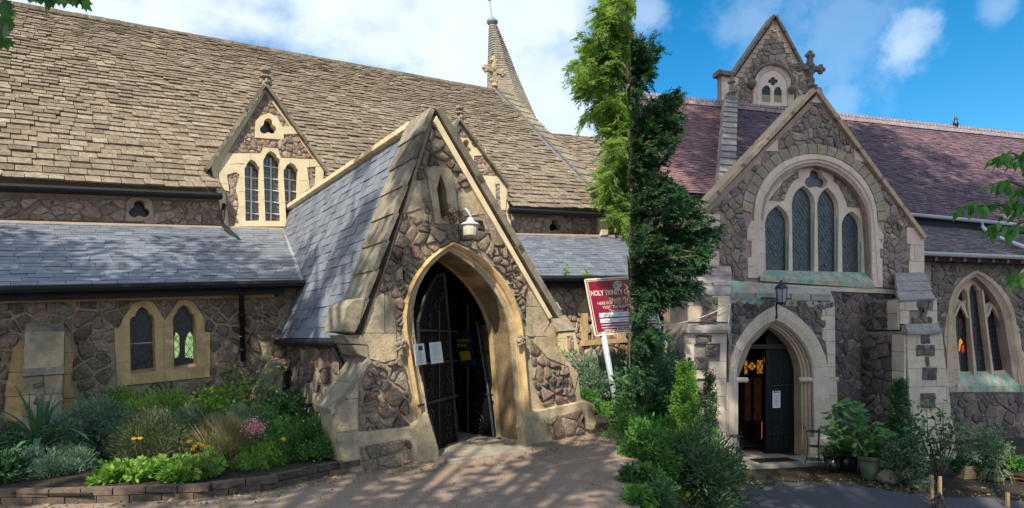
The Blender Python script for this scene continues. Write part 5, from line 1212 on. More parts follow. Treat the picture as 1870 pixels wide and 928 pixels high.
# nave roof (two fields either side of a parapet) and ridge
WE2, WR2 = -2.9, -8.0
def ln(a, b, x): return a[1]+(b[1]-a[1])*(x-a[0])/(b[0]-a[0])
ea, eb = (1214, 349), (1870, 408); ra, rb = (1170, 181), (1870, 254)
def eave(x): return RF.px(x, ln(ea, eb, x), WE2)
def rdg(x): return RF.px(x, ln(ra, rb, x), WR2)
Lx = 1168
nb = mobj('nave_roof', [p-Vector((0, 0, .2)) for p in (eave(1140), eave(1990), rdg(1980), rdg(Lx))]+[p-Vector((0, 0, .4)) for p in (eave(1140), eave(1990), rdg(1980), rdg(Lx))], [(0, 1, 2, 3), (4, 7, 6, 5), (0, 4, 5, 1), (2, 6, 7, 3)], M['fascia'], rc)
def fR(p): return M['tileR']
tiles(RC, eave(1330), eave(1990), rdg(1980), rdg(1336), 62, .21, .016, M['tileR'], nb, name='clay_tile', jit=.05, gap=.008, over=1.25, wav=.006, excl=lambda p: proj(p)[0] > 1900 or (1345 < proj(p)[0] < 1640 and proj(p)[1] > 215+1.12*abs(proj(p)[0]-1491)+25))
tiles(RC, eave(1140), eave(1312), rdg(1322), rdg(Lx), 62, .21, .016, M['tileR2'], nb, name='clay_tile', jit=.05, gap=.008, over=1.25, wav=.006)
nrm2 = (eave(1900)-eave(1330)).cross(rdg(1330)-eave(1330)).normalized(); nrm2 = nrm2 if nrm2.z > 0 else -nrm2
p0, p1 = RF.px(1318, 352, WE2), RF.px(1329, 190, WR2)
for i in range(15):
    a, b = p0.lerp(p1, i/15), p0.lerp(p1, (i+1.0)/15); V, F = boxp((a+b)/2+nrm2*.2, (b-a)/2-nrm2*.02, RF.U*(.24), nrm2*.16); piece(RC, 'parapet_slab', V, F, M['weath'], nb)
mobj('parapet_wall', *boxp((p0+p1)/2+nrm2*.0, (p1-p0)/2, RF.U*.2, nrm2*.15), M['bathG'], nb)
def ridget(x0, x1, n, y=0):
    for i in range(n):
        a, b = rdg(x0+(x1-x0)*i/n), rdg(x0+(x1-x0)*(i+.97)/n); c = (a+b)/2+Vector((0, 0, .08))
        V, F = boxp(c, (b-a)/2, RF.N*.14-Vector((0, 0, .07)), Vector((0, 0, .05))); piece(RC, 'ridge_tile', V, F, M['ridge'], nb)
        for k in range(3):
            q = a.lerp(b, (k+.5)/3)+Vector((0, 0, .2)); V, F = boxp(q, (b-a)/2*.2, RF.N*.03, Vector((0, 0, .045))); piece(RC, 'ridge_crest', V, F, M['ridge'], nb)
ridget(Lx, 1322, 9); ridget(1338, 1970, 34)
mobj('gutter', *tube([RF.px(1655, 391, WE2+.1), RF.px(1960, 420, WE2+.1)], .055, 8), M['gutG'], rc)
mobj('gutter', *tube([RF.px(1200, 357, WE2+.1), RF.px(1312, 361, WE2+.1)], .055, 8), M['fascia'], rc)
dpp = [RF.px(1793, 406, WE2+.15), RF.px(1794, 414, WE2+.15), RF.px(1802, 423, WE2+.2), RF.px(1820, 432, WE2+.4), RF.px(1900, 462, WQ+.5)]
mobj('downpipe', *tube(dpp, .05, 8), M['gutW'], rc, smooth=True)
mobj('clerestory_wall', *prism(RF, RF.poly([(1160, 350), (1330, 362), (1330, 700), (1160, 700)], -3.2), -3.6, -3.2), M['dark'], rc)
a1, b1, c1, d1 = RF.px(1150, 422, -1.6), RF.px(1290, 425, -1.6), RF.px(1290, 390, -3.15), RF.px(1150, 384, -3.15)
lr = mobj('west_aisle_roof', [a1, b1, c1, d1]+[p-Vector((0, 0, .1)) for p in (a1, b1, c1, d1)], [(0, 1, 2, 3), (4, 7, 6, 5), (0, 4, 5, 1)], M['fascia'], rc)
tiles(RC, a1, b1, c1, d1, 16, .2, .014, M['tileR2'], lr, name='clay_tile', jit=.05, gap=.006, over=1.25)
ww_ = mobj('west_aisle_wall', *prism(RF, RF.poly([(1160, 424), (1290, 426), (1290, 900), (1160, 900)], -1.8), -2.1, -1.8), M['mortRg'], rc)
rubble(RC, RF, RF.poly([(1170, 540), (1262, 540), (1262, 800), (1170, 800)], -1.8), [], .3, -1.8, .05, M['rubRd'], ww_)
mobj('window_surround', *prism(RF, RF.poly([(1172, 660), (1176, 570), (1190, 545), (1215, 540), (1226, 560), (1222, 660)], -1.8), -1.8, -1.72, .01), M['bathD'], ww_)
mobj('lancet_pane', *prism(RF, RF.poly([(1186, 655), (1188, 580), (1200, 560), (1212, 580), (1210, 655)], -1.7), -1.72, -1.7), M['glassD'], ww_)
mobj('downpipe', *tube([RF.px(1240, 535, -1.5), RF.px(1241, 548, -1.5), RF.px(1234, 650, -1.5), RF.px(1232, 720, -1.5)], .06, 8), M['gutG'], rc, smooth=True)
# small parapet finial
mb = MB(); c = p1+Vector((0, 0, .3)); c = RF.px(1336, 186, WR2+.6)
mb.add(*lathe(c, [(.20, -.1), (.16, .1), (.1, .2), (.16, .3), (.1, .36), (.08, .6), (.14, .66), (.08, .74), (.04, .85), (0, .9)], 8)); mb.build('finial', M['copR'], nb)
# ------------------------------------------------------------------ tower gable behind
WTW = -9.2
tw_o = [(1415, 34), (1482, 157), (1500, 160), (1510, 300), (1316, 300), (1316, 138), (1341, 141)]
lw1 = arch((1391, 186), (1391, 166), (1400, 155.5), (1407, 167), (1407, 187), 6); lw2 = arch((1413.5, 187), (1413.5, 168), (1421, 158.5), (1428, 169), (1428, 188), 6)
fo = foil(1411.5, 148.5, 9, 4, 0, 1, .85)
tw = mobj('tower_gable', *prism(RF, RF.poly(tw_o, WTW), WTW-.25, WTW), M['mortRg'], rc)
wi = arch((1383, 194), (1383, 160), (1412, 128), (1437, 163), (1438, 194), 8); wo = arch((1373, 194), (1374, 158), (1412, 119), (1446, 163), (1447, 194), 8)
ring(RC, RF, [RF.uv(*p, WTW) for p in wi], [RF.uv(*p, WTW) for p in wo], [(1, -.02), (1, .1), (.8, .12), (.6, .06), (.1, .02), (0, -.02)], M['bath'], tw, k=2, w=WTW, upx=False)
hm = arch(None, (1372, 152), (1412, 117), (1448, 157), None, 9)
mobj('hood_mould', *tube([RF.px(x, y, WTW+.1) for x, y in hm], .07, 6, True), M['copR'], tw, smooth=True)
for x, y in ((1374, 153), (1447, 163)): mobj('label_stop', *lathe(RF.px(x, y, WTW+.15), [(0, -.18), (.13, -.1), (.16, 0), (.12, .1), (0, .17)], 8), M['copR'], tw, smooth=True)
mobj('tracery', *slab(RF, RF.poly(wi, WTW+.05), [RF.poly(l, WTW+.05) for l in (lw1, lw2, fo)], WTW+.0, WTW+.05), M['bath'], tw)
for l in (lw1, lw2, fo):
    mobj('louvre_recess', *prism(RF, inset(RF.poly(l, WTW+.02), -.02), WTW+.001, WTW+.015), M['glassD'], tw)
    if l is not fo: 
        p = RF.poly(l, WTW+.02); v0 = min(a[1] for a in p); u0, u1 = min(a[0] for a in p), max(a[0] for a in p)
        mobj('louvre_boards', *prism(RF, [(u0, v0), (u1, v0), (u1, v0+.28), (u0, v0+.28)], WTW+.015, WTW+.025), M['louv'], tw)
stp = [(1413, 34)]
lv = [(1407, 50), (1401, 62), (1395, 76), (1389, 88), (1383, 101), (1377, 112), (1366, 120), (1358, 132), (1350, 148)]
dl_ = [(1415, 34)]
for i, (x, y) in enumerate(lv): dl_ += [(x, y), (x, y+8)]
dl_ = dl_+[(1346, 150), (1341, 141)]
# stepped dressings either side
def stepped(n, a, b, wdt, side):
    for i in range(n):
        t0, t1 = i/n, (i+1)/n; x0, y0 = a[0]+(b[0]-a[0])*t0, a[1]+(b[1]-a[1])*t0; x1, y1 = a[0]+(b[0]-a[0])*t1, a[1]+(b[1]-a[1])*t1
        V, F = prism(RF, RF.poly([(x0, y0), (x0+side*(wdt+3*(i % 2)), y0+1), (x0+side*(wdt+3*(i % 2)), y1), (x1, y1)], WTW+.03), WTW-.02, WTW+.045, .01); piece(RC, 'ashlar_block', V, F, M['bathD'], tw)
stepped(12, (1414, 38), (1342, 141), 6.5, 1); stepped(12, (1416, 38), (1482, 157), 6.5, -1)
ashlar(RC, RF, RF.poly([(1317, 138), (1345, 142), (1352, 150), (1340, 158), (1338, 190), (1318, 190)], WTW), .4, .6, WTW-.02, WTW+.04, M['bath'], tw)
rubble(RC, RF, RF.poly([(1414, 50), (1478, 160), (1502, 165), (1502, 200), (1340, 200), (1340, 150)], WTW), [RF.poly(wo, WTW), RF.poly([(1414, 38), (1342, 141), (1349, 141), (1414, 48)], WTW), RF.poly([(1416, 38), (1482, 157), (1475, 157), (1416, 48)], WTW)], .21, WTW, .035, M['rubR'], tw, gap=.012, asp=.7)
tA, tL, tR = RF.uv(1415, 30, WTW+.1), RF.uv(1340, 138, WTW+.1), RF.uv(1484, 158, WTW+.1)
coping(RC, RF, tL, tA, 4, .10, WTW-.3, WTW+.16, M['copR'], tw, 1, step=0); coping(RC, RF, tR, tA, 4, .10, WTW-.3, WTW+.16, M['copR'], tw, -1, step=0)
rpris('parapet_coping', [(1313, 126), (1341, 131), (1341, 139), (1313, 134)], WTW-.25, WTW+.2, M['copR'], tw, .03)
mobj('roof_finial', *bar(RF.px(1405.5, 42, WTW-1), RF.px(1403.5, 35, WTW-1), .05), M['copR'], tw)
# pigeon on the ridge
# ------------------------------------------------------------------ lantern over the door, cable
ln_ = thing('wall_lantern', RF.px(1417, 575, WD), 'black hexagonal lantern on an iron bracket above the open church door', 'lantern')
c = RF.px(1427, 538, WD+.35)
def hexring(c, r, z, n=6, a0=.3): return [Vector((c.x+r*math.cos(a0+2*math.pi*k/n), c.y+r*math.sin(a0+2*math.pi*k/n), c.z+z)) for k in range(n)]
r0, r1 = hexring(c, .075, -.16), hexring(c, .115, .12)
for k in range(6): mobj('lantern_bar', *bar(r0[k], r1[k], .006), M['iron'], ln_); 
for k in range(6): mobj('lantern_pane', [r0[k], r0[(k+1) % 6], r1[(k+1) % 6], r1[k]], [(0, 1, 2, 3)], M['lglass'], ln_)
mobj('lantern_cap', *lathe(c, [(.135, .115), (.135, .135), (.09, .19), (.04, .225), (.03, .24), (.02, .26), (.03, .275), (0, .295)], 6), M['iron'], ln_)
mobj('lantern_base', *lathe(c, [(0, -.2), (.03, -.19), (.05, -.17), (.08, -.16), (.08, -.15), (0, -.15)], 6), M['iron'], ln_)
mobj('wall_bracket', *tube([RF.px(1418, 582, WD+.05), RF.px(1418, 560, WD+.05), RF.px(1419, 552, WD+.12), c+Vector((0, 0, -.2))], .02, 6), M['iron'], ln_, smooth=True)
mobj('cross_arm', *bar(RF.px(1390, 544.5, WD+.1), RF.px(1444, 545.5, WD+.1), .015), M['iron'], ln_)
cb = thing('cable', RF.px(1335, 555, .9), 'white cable looping from the evergreen to the left buttress and door arch', 'cable')
def sag(a, b, s, n=14): return [a.lerp(b, i/n)-Vector((0, 0, s*4*(i/n)*(1-i/n))) for i in range(n+1)]
mobj('cable_span', *tube(sag(RF.px(1150, 592, .9), RF.px(1334, 555, .86), .17), .009, 5), M['rope'], cb, smooth=True)
mobj('cable_span', *tube([RF.px(1334, 555, .86), RF.px(1329, 600, .92), RF.px(1331, 618, .9), RF.px(1338, 632, .6), RF.px(1353, 642, WD+.06)], .009, 5), M['rope'], cb, smooth=True)
# crow on the ridge
bd = tag(mobj('crow', *lathe(rdg(1745)+Vector((0, 0, .2)), [(0, 0), (.09, .03), (.11, .1), (.07, .2), (.05, .26), (.06, .31), (.03, .37), (0, .38)], 10), M['iron'], None, smooth=True, origin=rdg(1745)+Vector((0, 0, .2))), 'small black bird perched on the plum tiled ridge against blue sky', 'bird')
mobj('beak', *bar(rdg(1745)+Vector((.04, 0, .5)), rdg(1745)+Vector((.12, 0, .49)), .012), M['iron'], bd)
mobj('tail', *boxp(rdg(1745)+Vector((-.1, 0, .22)), (.1, 0, -.06), (0, .03, 0), (.01, 0, .01)), M['iron'], bd)
# ================================================================== SURFACES ON THE GROUND
kb = [gpt(-80, 928, 0), gpt(0, 924, 0), gpt(176, 920, 0), gpt(353, 913, 0), gpt(479, 898, 0), gpt(600, 871, 0), gpt(640, 865, 0)]
bedp = [(p.x, p.y) for p in kb]+[(LF.at(0, 0, -.4).x, LF.at(0, 0, -.4).y), (LF.at(.3, 0, -3.5).x, LF.at(.3, 0, -3.5).y), (LF.at(-9, 0, -3.6).x, LF.at(-9, 0, -3.6).y)]
kr = [gpt(1078, 792, .13), gpt(1110, 786, .13), gpt(1150, 778, .13), gpt(1190, 771, .13)]
bed2 = [(p.x, p.y) for p in kr]+[(3.1, 13.6), (LF.at(3.4, 0, -3.4).x, LF.at(3.4, 0, -3.4).y), (LF.at(3.4, 0, -.2).x, LF.at(3.4, 0, -.2).y)]
def in_drive(x, y): return x-.2*max(y, 2) < .32 and not inpoly((x, y), bedp)
def drive():
    V = []; F = []; ys = [-10+.15*i for i in range(176)]; nc = 70
    for y in ys:
        xr = .2*max(y, 2.0)+.07
        for k in range(nc+1): x = -14+(xr+14)*(k/nc)**.6; V.append((x, y, gz(x, y)+.004))
    for j in range(len(ys)-1):
        for k in range(nc): a = j*(nc+1)+k; F.append((a, a+1, a+nc+2, a+nc+1))
    o = mobj('driveway', V, F, M['tarL'], smooth=True, origin=(-5, 5, 0)); o['kind'] = 'structure'
drive()
def bedz(x, y): return .09+.05*math.sin(x*2.3)*math.cos(y*1.9)
sheet('flower_bed', lambda x, y: inpoly((x, y), bedp), M['soil'], .02, -12, 1, 4, 13, .12, bedz)
sheet('flower_bed', lambda x, y: inpoly((x, y), bed2), M['soil'], .02, 0, 4, 9, 14.4, .12, lambda x, y: .07)
def rg(x, y): Y = (EYE+.82)*FPX/(y-HY); return ((x-CX)/FPX*Y, Y)
asp = [rg(1290, 886), rg(1345, 886), rg(1556, 879), rg(1600, 892), rg(1660, 903), rg(1760, 910), rg(1960, 918), (14, 9), (14, -8), (1.6, -8), (2.2, 7.5)]
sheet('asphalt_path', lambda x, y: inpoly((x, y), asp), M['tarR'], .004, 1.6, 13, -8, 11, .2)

# kerbs of brick
def kerb(name, pts, hgt, label):
    t = thing(name, pts[0], label, 'kerb'); L = 0; seg = []
    for a, b in zip(pts, pts[1:]):
        d = (b-a); n = max(1, int(d.length/.225))
        for i in range(n):
            p, q = a+d*i/n, a+d*(i+1)/n; u = d.normalized(); s_ = Vector((u.y, -u.x, 0)); g = gz(p.x, p.y)
            for c in range(2):
                h = hgt/2; zz = g+h*(c+.5)+.0; off = .5*d/n if c else Vector((0, 0, 0)); c0 = (p+q)/2+off; c0 = Vector((c0.x, c0.y, zz+random.uniform(-.002, .002)))-s_*.05+s_*random.uniform(-.005, .005)
                V, F = boxp(c0, (q-p)/2-u*.005, s_*.05, Vector((0, 0, h/2-.004))); piece(t.name, 'brick', V, F, M['brick'], t)
    return t
kerb('brick_kerb', kb, .15, 'long low dark brick kerb round the flower bed left of the pointed porch')
kerb('brick_kerb', kr, .14, 'short low brick kerb right of the porch, below the maroon sign')

# ================================================================== FOLIAGE TOOLS
def rnd(n): return rng.normal(size=(n, 3))
def unit(a): return a/np.maximum(1e-9, np.linalg.norm(a, axis=1, keepdims=True))
def leaves(name, P, D, L, W, m, parent, tint=None, fold=.15, kind='stuff', origin=None, six=False):
    n = len(P)
    if n == 0: return None
    D = unit(D); S = unit(np.cross(D, unit(rnd(n)))); Nn = np.cross(S, D)
    L = np.broadcast_to(np.asarray(L, float), (n,)).reshape(-1, 1); W = np.broadcast_to(np.asarray(W, float), (n,)).reshape(-1, 1)
    mid = P+D*L*.42-Nn*W*fold
    if six:
        V = np.stack([P, P+D*L*.28+S*W*.42, P+D*L*.62+S*W*.40, P+D*L-Nn*W*.2, P+D*L*.62-S*W*.40, P+D*L*.28-S*W*.42], 1); k = 6
        V[:, [1, 2, 4, 5]] += (Nn*W*fold)[:, None, :]; fs = [[0, 1, 2, 3], [0, 3, 4, 5]]
    else:
        V = np.stack([P, mid+S*W*.5, P+D*L, mid-S*W*.5], 1); k = 4; fs = [[0, 1, 2, 3]]
    V = V.reshape(-1, 3); idx = np.arange(n)[:, None]*k; F = np.concatenate([idx+np.array(f) for f in fs], 0).astype(np.int32) if not six else (np.arange(n)[:, None, None]*k+np.array(fs)[None]).reshape(-1, 4).astype(np.int32)
    me = bpy.data.meshes.new(name); o0 = V.mean(0) if origin is None else np.asarray(origin, float); V = V-o0
    me.vertices.add(len(V)); me.vertices.foreach_set('co', V.ravel()); me.loops.add(F.size); me.loops.foreach_set('vertex_index', F.ravel())
    me.polygons.add(len(F)); me.polygons.foreach_set('loop_start', np.arange(0, F.size, 4, dtype=np.int32)); me.polygons.foreach_set('loop_total', np.full(len(F), 4, dtype=np.int32)); me.update(calc_edges=True)
    me.materials.append(m); a = me.color_attributes.new('tint', 'FLOAT_COLOR', 'POINT')
    t = rng.random(n) if tint is None else tint; tv = np.repeat(t, k)[:, None]*np.ones((1, 4)); tv[:, 3] = 1; a.data.foreach_set('color', tv.astype(np.float32).ravel())
    o = bpy.data.objects.new(name, me); o.location = o0; link(o, parent)
    if kind: o['kind'] = kind
    return o
def cloud(c, r, ncl, nl, cr=.3, shell=.75, flat=None):
    """leaf bases and directions: clumps scattered through an ellipsoid, denser near its surface"""
    c = np.array(c, float); r = np.array(r, float); d = unit(rnd(ncl)); k = shell+(1-shell)*rng.random((ncl, 1)) if shell < 1 else 1
    k = np.where(rng.random((ncl, 1)) < .25, rng.random((ncl, 1)), k); k = k*(1+.16*rng.normal(size=(ncl, 1)))
    C = c+d*k*r; s = (.6+.8*rng.random((ncl, 1)))*cr*np.mean(r)
    i = rng.integers(0, ncl, nl); o = unit(rnd(nl)); q = rng.random((nl, 1))**.5
    P = C[i]+o*q*s[i]; D = o*.8+unit(P-c)*.6+rnd(nl)*.35; T = np.clip(.5+.28*rng.normal(size=ncl)[i]+.15*rng.normal(size=nl), 0, 1)
    return P, D, T
def stems(base, tips, r, m, parent, name='stem', bend=.1):
    for t in tips:
        b = Vector(base)+Vector((random.uniform(-.03, .03), random.uniform(-.03, .03), 0)); t = Vector(t); k = (t-b)*.5+Vector((random.uniform(-1, 1), random.uniform(-1, 1), .3))*bend*(t-b).length
        pts = [b, b+k*.55, b+k*1.05+(t-b)*.0, b.lerp(t, .8)+k*.15, t]; mobj(name, *tube(pts, [r, r*.85, r*.65, r*.5, r*.25], 5), m, parent, smooth=True)
def bushat(name, label, cat, x, ytop, Y, rx, m, z0=None, ry=None, nl=6000, L=.05, W=.02, ncl=60, cr=.33, group=None, up=0, six=False, xoff=0, stemn=5):
    X = (x-CX)/FPX*Y; z0 = gz(X, Y)+.08 if z0 is None else z0; zt = EYE+(HY-ytop)/FPX*Y; rz = (zt-z0)/2
    t = thing(name, (X, Y, z0), label, cat, group)
    P, D, T = cloud((X, Y, z0+rz*.98), (rx, ry or rx, rz), ncl, nl, cr)
    D[:, 2] += up; k = P[:, 2] > z0-.05
    leaves('foliage', P[k], D[k], L*(.7+.6*rng.random(k.sum())), W, m, t, T[k], six=six)
    stems((X, Y, z0), [(X+random.uniform(-.6, .6)*rx, Y+random.uniform(-.6, .6)*rx, z0+rz*random.uniform(.8, 1.6)) for _ in range(stemn)], .012, M['stem'], t)
    return t
def conifer(name, label, x, ytop, Y, rx, m, z0, nb=260, nper=26, L=.035, W=.012, twig=.16, wob=.15):
    X = (x-CX)/FPX*Y; zt = EYE+(HY-ytop)/FPX*Y; H = zt-z0; t = thing(name, (X, Y, z0), label, 'conifer')
    P = []; D = []; T = []
    for i in range(nb):
        h = (i+.5)/nb; a = random.random()*6.283; R = rx*(1-h)**.6*(1.0-(max(0, .18-h)/.18)*.35)*(1+wob*random.gauss(0, 1)); r0 = R*random.uniform(.2, .75)
        b = np.array([X+math.cos(a)*r0, Y+math.sin(a)*r0, z0+H*h*.97]); d = np.array([math.cos(a)*.6, math.sin(a)*.6, 1.0+random.uniform(-.3, .3)]); d /= np.linalg.norm(d); l = max(.05, (R-r0)*1.2+twig*random.uniform(.5, 1))
        s = rng.random((nper, 1)); P.append(b+d*l*s+rnd(nper)*.018); D.append(d*.8+rnd(nper)*.55); T.append(np.full(nper, np.clip(.5+.3*random.gauss(0, 1), 0, 1)))
    leaves('foliage', np.concatenate(P), np.concatenate(D), L, W, m, t, np.concatenate(T))
    mobj('trunk', *tube([(X, Y, z0), (X, Y, z0+H*.5), (X, Y, z0+H*.95)], [.035, .025, .008], 6), M['bark'], t, smooth=True)
    return t
def feather(P, D, T, base, d, l, n, wid, droop=.3, jit=.02):
    """one flat feathery spray: leaflets either side of a drooping twig"""
    s = np.sort(rng.random((n, 1)), 0); d = d/np.linalg.norm(d); side = np.cross(d, [0, 0, 1.0]); side /= max(1e-6, np.linalg.norm(side))
    sg = np.where(np.arange(n)[:, None] % 2, 1, -1); pos = base+d*l*s-np.array([0, 0, 1])*droop*l*s**2
    off = rng.random((n, 1))*wid*(1-s*.8)
    P.append(pos+side*sg*off+rnd(n)*jit*.6); D.append(side*sg*.65+d*1.1-np.array([0, 0, .35])+rnd(n)*.16); T.append(np.full(n, np.clip(.5+.3*random.gauss(0, 1), 0, 1))+rng.normal(size=n)*.08)

# ================================================================== BIG TREES
# bright conifer hanging into the picture between the two buildings
def spray_tree(name, label, tb, limbs, m, keep, nsp=7, L=.06, W=.018, nleaf=60, wid=.16, twl=.5):
    """limbs: (start, tip, number of sprays) ; keep trims sprays to the tree's one-sided crown"""
    t = thing(name, tb[0], label, 'tree'); mobj('trunk', *tube(tb, [.09-.07*i/(len(tb)-1) for i in range(len(tb))], 8), M['bark'], t, smooth=True)
    P = []; D = []; T = []
    for a, b, k in limbs:
        a = np.array(a, float); b = np.array(b, float); mid = (a+b)/2+np.array([0, 0, .12*np.linalg.norm(b-a)])
        mobj('limb', *tube([a, mid, b], [.035, .022, .006], 5), M['bark'], t, smooth=True)
        for i in range(k):
            s = random.uniform(.15, 1.0); p = a*(1-s)**2+2*s*(1-s)*mid+b*s*s; d = (b-a)/np.linalg.norm(b-a); d = d+np.array([random.gauss(0, .55), random.gauss(0, .55), random.gauss(0, .35)])
            l = twl*random.uniform(.5, 1.1)
            for q in range(nsp):
                dd = d+np.array([random.gauss(0, .5), random.gauss(0, .5), random.gauss(0, .4)]); bb = p+d/np.linalg.norm(d)*l*random.random()*.6
                if keep(bb): feather(P, D, T, bb, dd, l*random.uniform(.4, .8), nleaf, wid*random.uniform(.5, 1), .25, .012)
    P = np.concatenate(P); D = np.concatenate(D); T = np.clip(np.concatenate(T), 0, 1)
    k = np.array([keep(p) for p in P]) if len(P) < 400000 else np.ones(len(P), bool)
    leaves('crown', P[k], D[k], L, W, m, t, T[k]); return t
Yg = 9.6
lim = []
def gq(x, y, Y): p = P3(x, y, Y); return (p.x, p.y, p.z)
edge = [(1118, -60), (1100, 5), (1085, 45), (1068, 80), (1062, 110), (1046, 100), (1048, 130), (1052, 165), (1058, 200), (1075, 215), (1095, 240), (1100, 265), (1108, 300), (1092, 330), (1090, 355), (1110, 385), (1125, 405)]
for i, (x, y) in enumerate(edge*8):
    j = random.uniform(-14, 14); dpt = Yg+random.uniform(-.9, .9)
    xx = x+abs(random.gauss(0, 1))*14*(i >= len(edge)); 
    if i >= len(edge)*2: xx = x+random.random()*(1150-x)*.8
    lim.append((gq(1152, y-25+random.uniform(-10, 10), Yg), gq(xx+14, y+j, dpt), 9))
spray_tree('cypress_tree', 'sunlit bright green feathery conifer hanging beside the blue sky, right of the needle spire', [gq(1172, 800, Yg), gq(1170, 500, Yg), gq(1166, 260, Yg), gq(1160, 120, Yg)], lim, M['lfCon'],
           lambda p: p[0] < .2006*p[1]+.008+.03*math.sin(p[2]*9) , nsp=6, nleaf=44, L=.05, W=.013, twl=.34, wid=.085)
# dark yew on the right
Yy = 8.3; lim = []
def kx(p): return p[0] > .1985*p[1]+.004*math.sin(p[2]*11)
for tips, n, st in (([(1200, 108), (1197, 120), (1185, 95), (1190, 140), (1170, 88), (1180, 165), (1160, 120), (1165, 160)], 10, 150), ([(1246, 190), (1250, 215), (1235, 185), (1232, 240), (1215, 200), (1222, 265), (1238, 262), (1200, 235)], 12, 265),
                    ([(1180, 210), (1165, 240), (1190, 280), (1212, 300), (1170, 300), (1228, 330), (1240, 345)], 12, 300), ([(1262, 385), (1242, 360), (1235, 395), (1275, 372), (1205, 350), (1222, 400)], 14, 400),
                    ([(1316, 432), (1300, 455), (1322, 425), (1295, 400), (1285, 470), (1290, 500), (1268, 440), (1275, 520), (1250, 480), (1255, 530), (1240, 430), (1288, 485)], 15, 470),
                    ([(1180, 380), (1190, 430), (1170, 460), (1205, 500), (1220, 540), (1200, 560), (1165, 520), (1180, 580), (1230, 500), (1225, 450), (1245, 545), (1170, 610), (1165, 560), (1175, 640), (1195, 630), (1170, 680), (1200, 670), (1185, 700), (1215, 620)], 15, 520)):
    for x, y in tips*3: lim.append((gq(1152, (y+st)/2+20+random.uniform(-20, 20), Yy), gq(x-10+random.uniform(-16, 2), y+random.uniform(-8, 8), Yy+random.uniform(-.6, .6)), n))
spray_tree('yew_tree', 'dark evergreen with drooping feathery branches in front of the plum roofed church', [gq(1180, 860, 9.6), gq(1176, 640, 9.0), gq(1166, 300, Yy), gq(1160, 60, Yy)], lim, M['lfYew'], kx, nsp=5, nleaf=36, L=.04, W=.011, twl=.25, wid=.055)

# out-of-view trees: two dapple the left church, the first is added for shade
def shade_tree(label, base, crowns, n, size, m=None, ncl=70, cr=.3):
    m = m or M['lfShade']; t = thing('broadleaf_tree', base, label, 'tree')
    top = Vector(crowns[0][0]); b = Vector(base)
    mobj('trunk', *tube([b, b+(top-b)*.25+Vector((.2, -.1, .3)), b.lerp(top, .55), b.lerp(top, .9)], [.34, .26, .18, .07], 10), M['bark'], t, smooth=True)
    Ps = []; Ds = []; Ts = []
    for c, r, k in crowns:
        P, D, T = cloud(c, r, int(ncl*k), int(n*k), cr, .55); Ps.append(P); Ds.append(D); Ts.append(T)
        for _ in range(4):
            e = Vector(c)+Vector((random.gauss(0, .4)*r[0], random.gauss(0, .4)*r[1], random.gauss(0, .3)*r[2])); mobj('limb', *tube([b.lerp(top, .45), b.lerp(top, .6).lerp(e, .45)+Vector((0, 0, -.3)), e], [.13, .08, .02], 6), M['bark'], t, smooth=True)
    P = np.concatenate(Ps); leaves('crown', P, np.concatenate(Ds), size*(.7+.6*rng.random(len(P))), size*.6, m, t, np.concatenate(Ts), six=False)
    return t
def tow(p, t): return tuple(Vector(p)+SUN*t)
shade_tree('unseen tall broadleaf tree with a dense round crown, added to shade the transept church', (.5, -9.5, -.3), [(tow((6.3, 12.5, 2.6), 28), (3.9, 3.8, 4.8), 1), (tow((9.4, 13.2, 4.5), 28), (4.0, 4.0, 4.6), 1), (tow((8.5, 17.5, 8.5), 29), (5.0, 4.5, 3.6), 1), (tow((12.5, 17, 8), 29), (4.5, 4.5, 4.0), .8), (tow((9.3, 21.5, 11.5), 31), (3.2, 3.4, 3.2), .7)], 9000, .34)
shade_tree('spreading broadleaf tree over the driveway, casting dappled shade on the aisle wall', (-9, -4.5, 0), [(tow((-6.2, 9.4, 1.0), 13.5), (3.4, 2.6, 2.1), 1), (tow((-9.5, 8.0, 1.2), 13.5), (3.0, 3.0, 2.2), .8), (tow((-3.9, 8.2, .4), 13), (1.7, 2.2, 1.5), .40)], 5200, .24, ncl=34, cr=.33)
shade_tree('broadleaf tree with an open crown behind the driveway, dappling the porch', (-3, -6, 0), [(tow((-.8, 5.6, 0), 12.5), (3.2, 2.2, 1.6), .62), (tow((3.0, 8.6, -.6), 13), (2.0, 2.0, 1.4), .40), (tow((-1.5, 7.8, 2.4), 14), (1.5, 1.3, 1.7), .19), (tow((-2.9, 9.6, 3.3), 15), (1.7, 1.7, 1.6), .26), (tow((.8, 8.7, .9), 14), (1.2, 1.2, 1.2), .12)], 5200, .20, ncl=40, cr=.27)

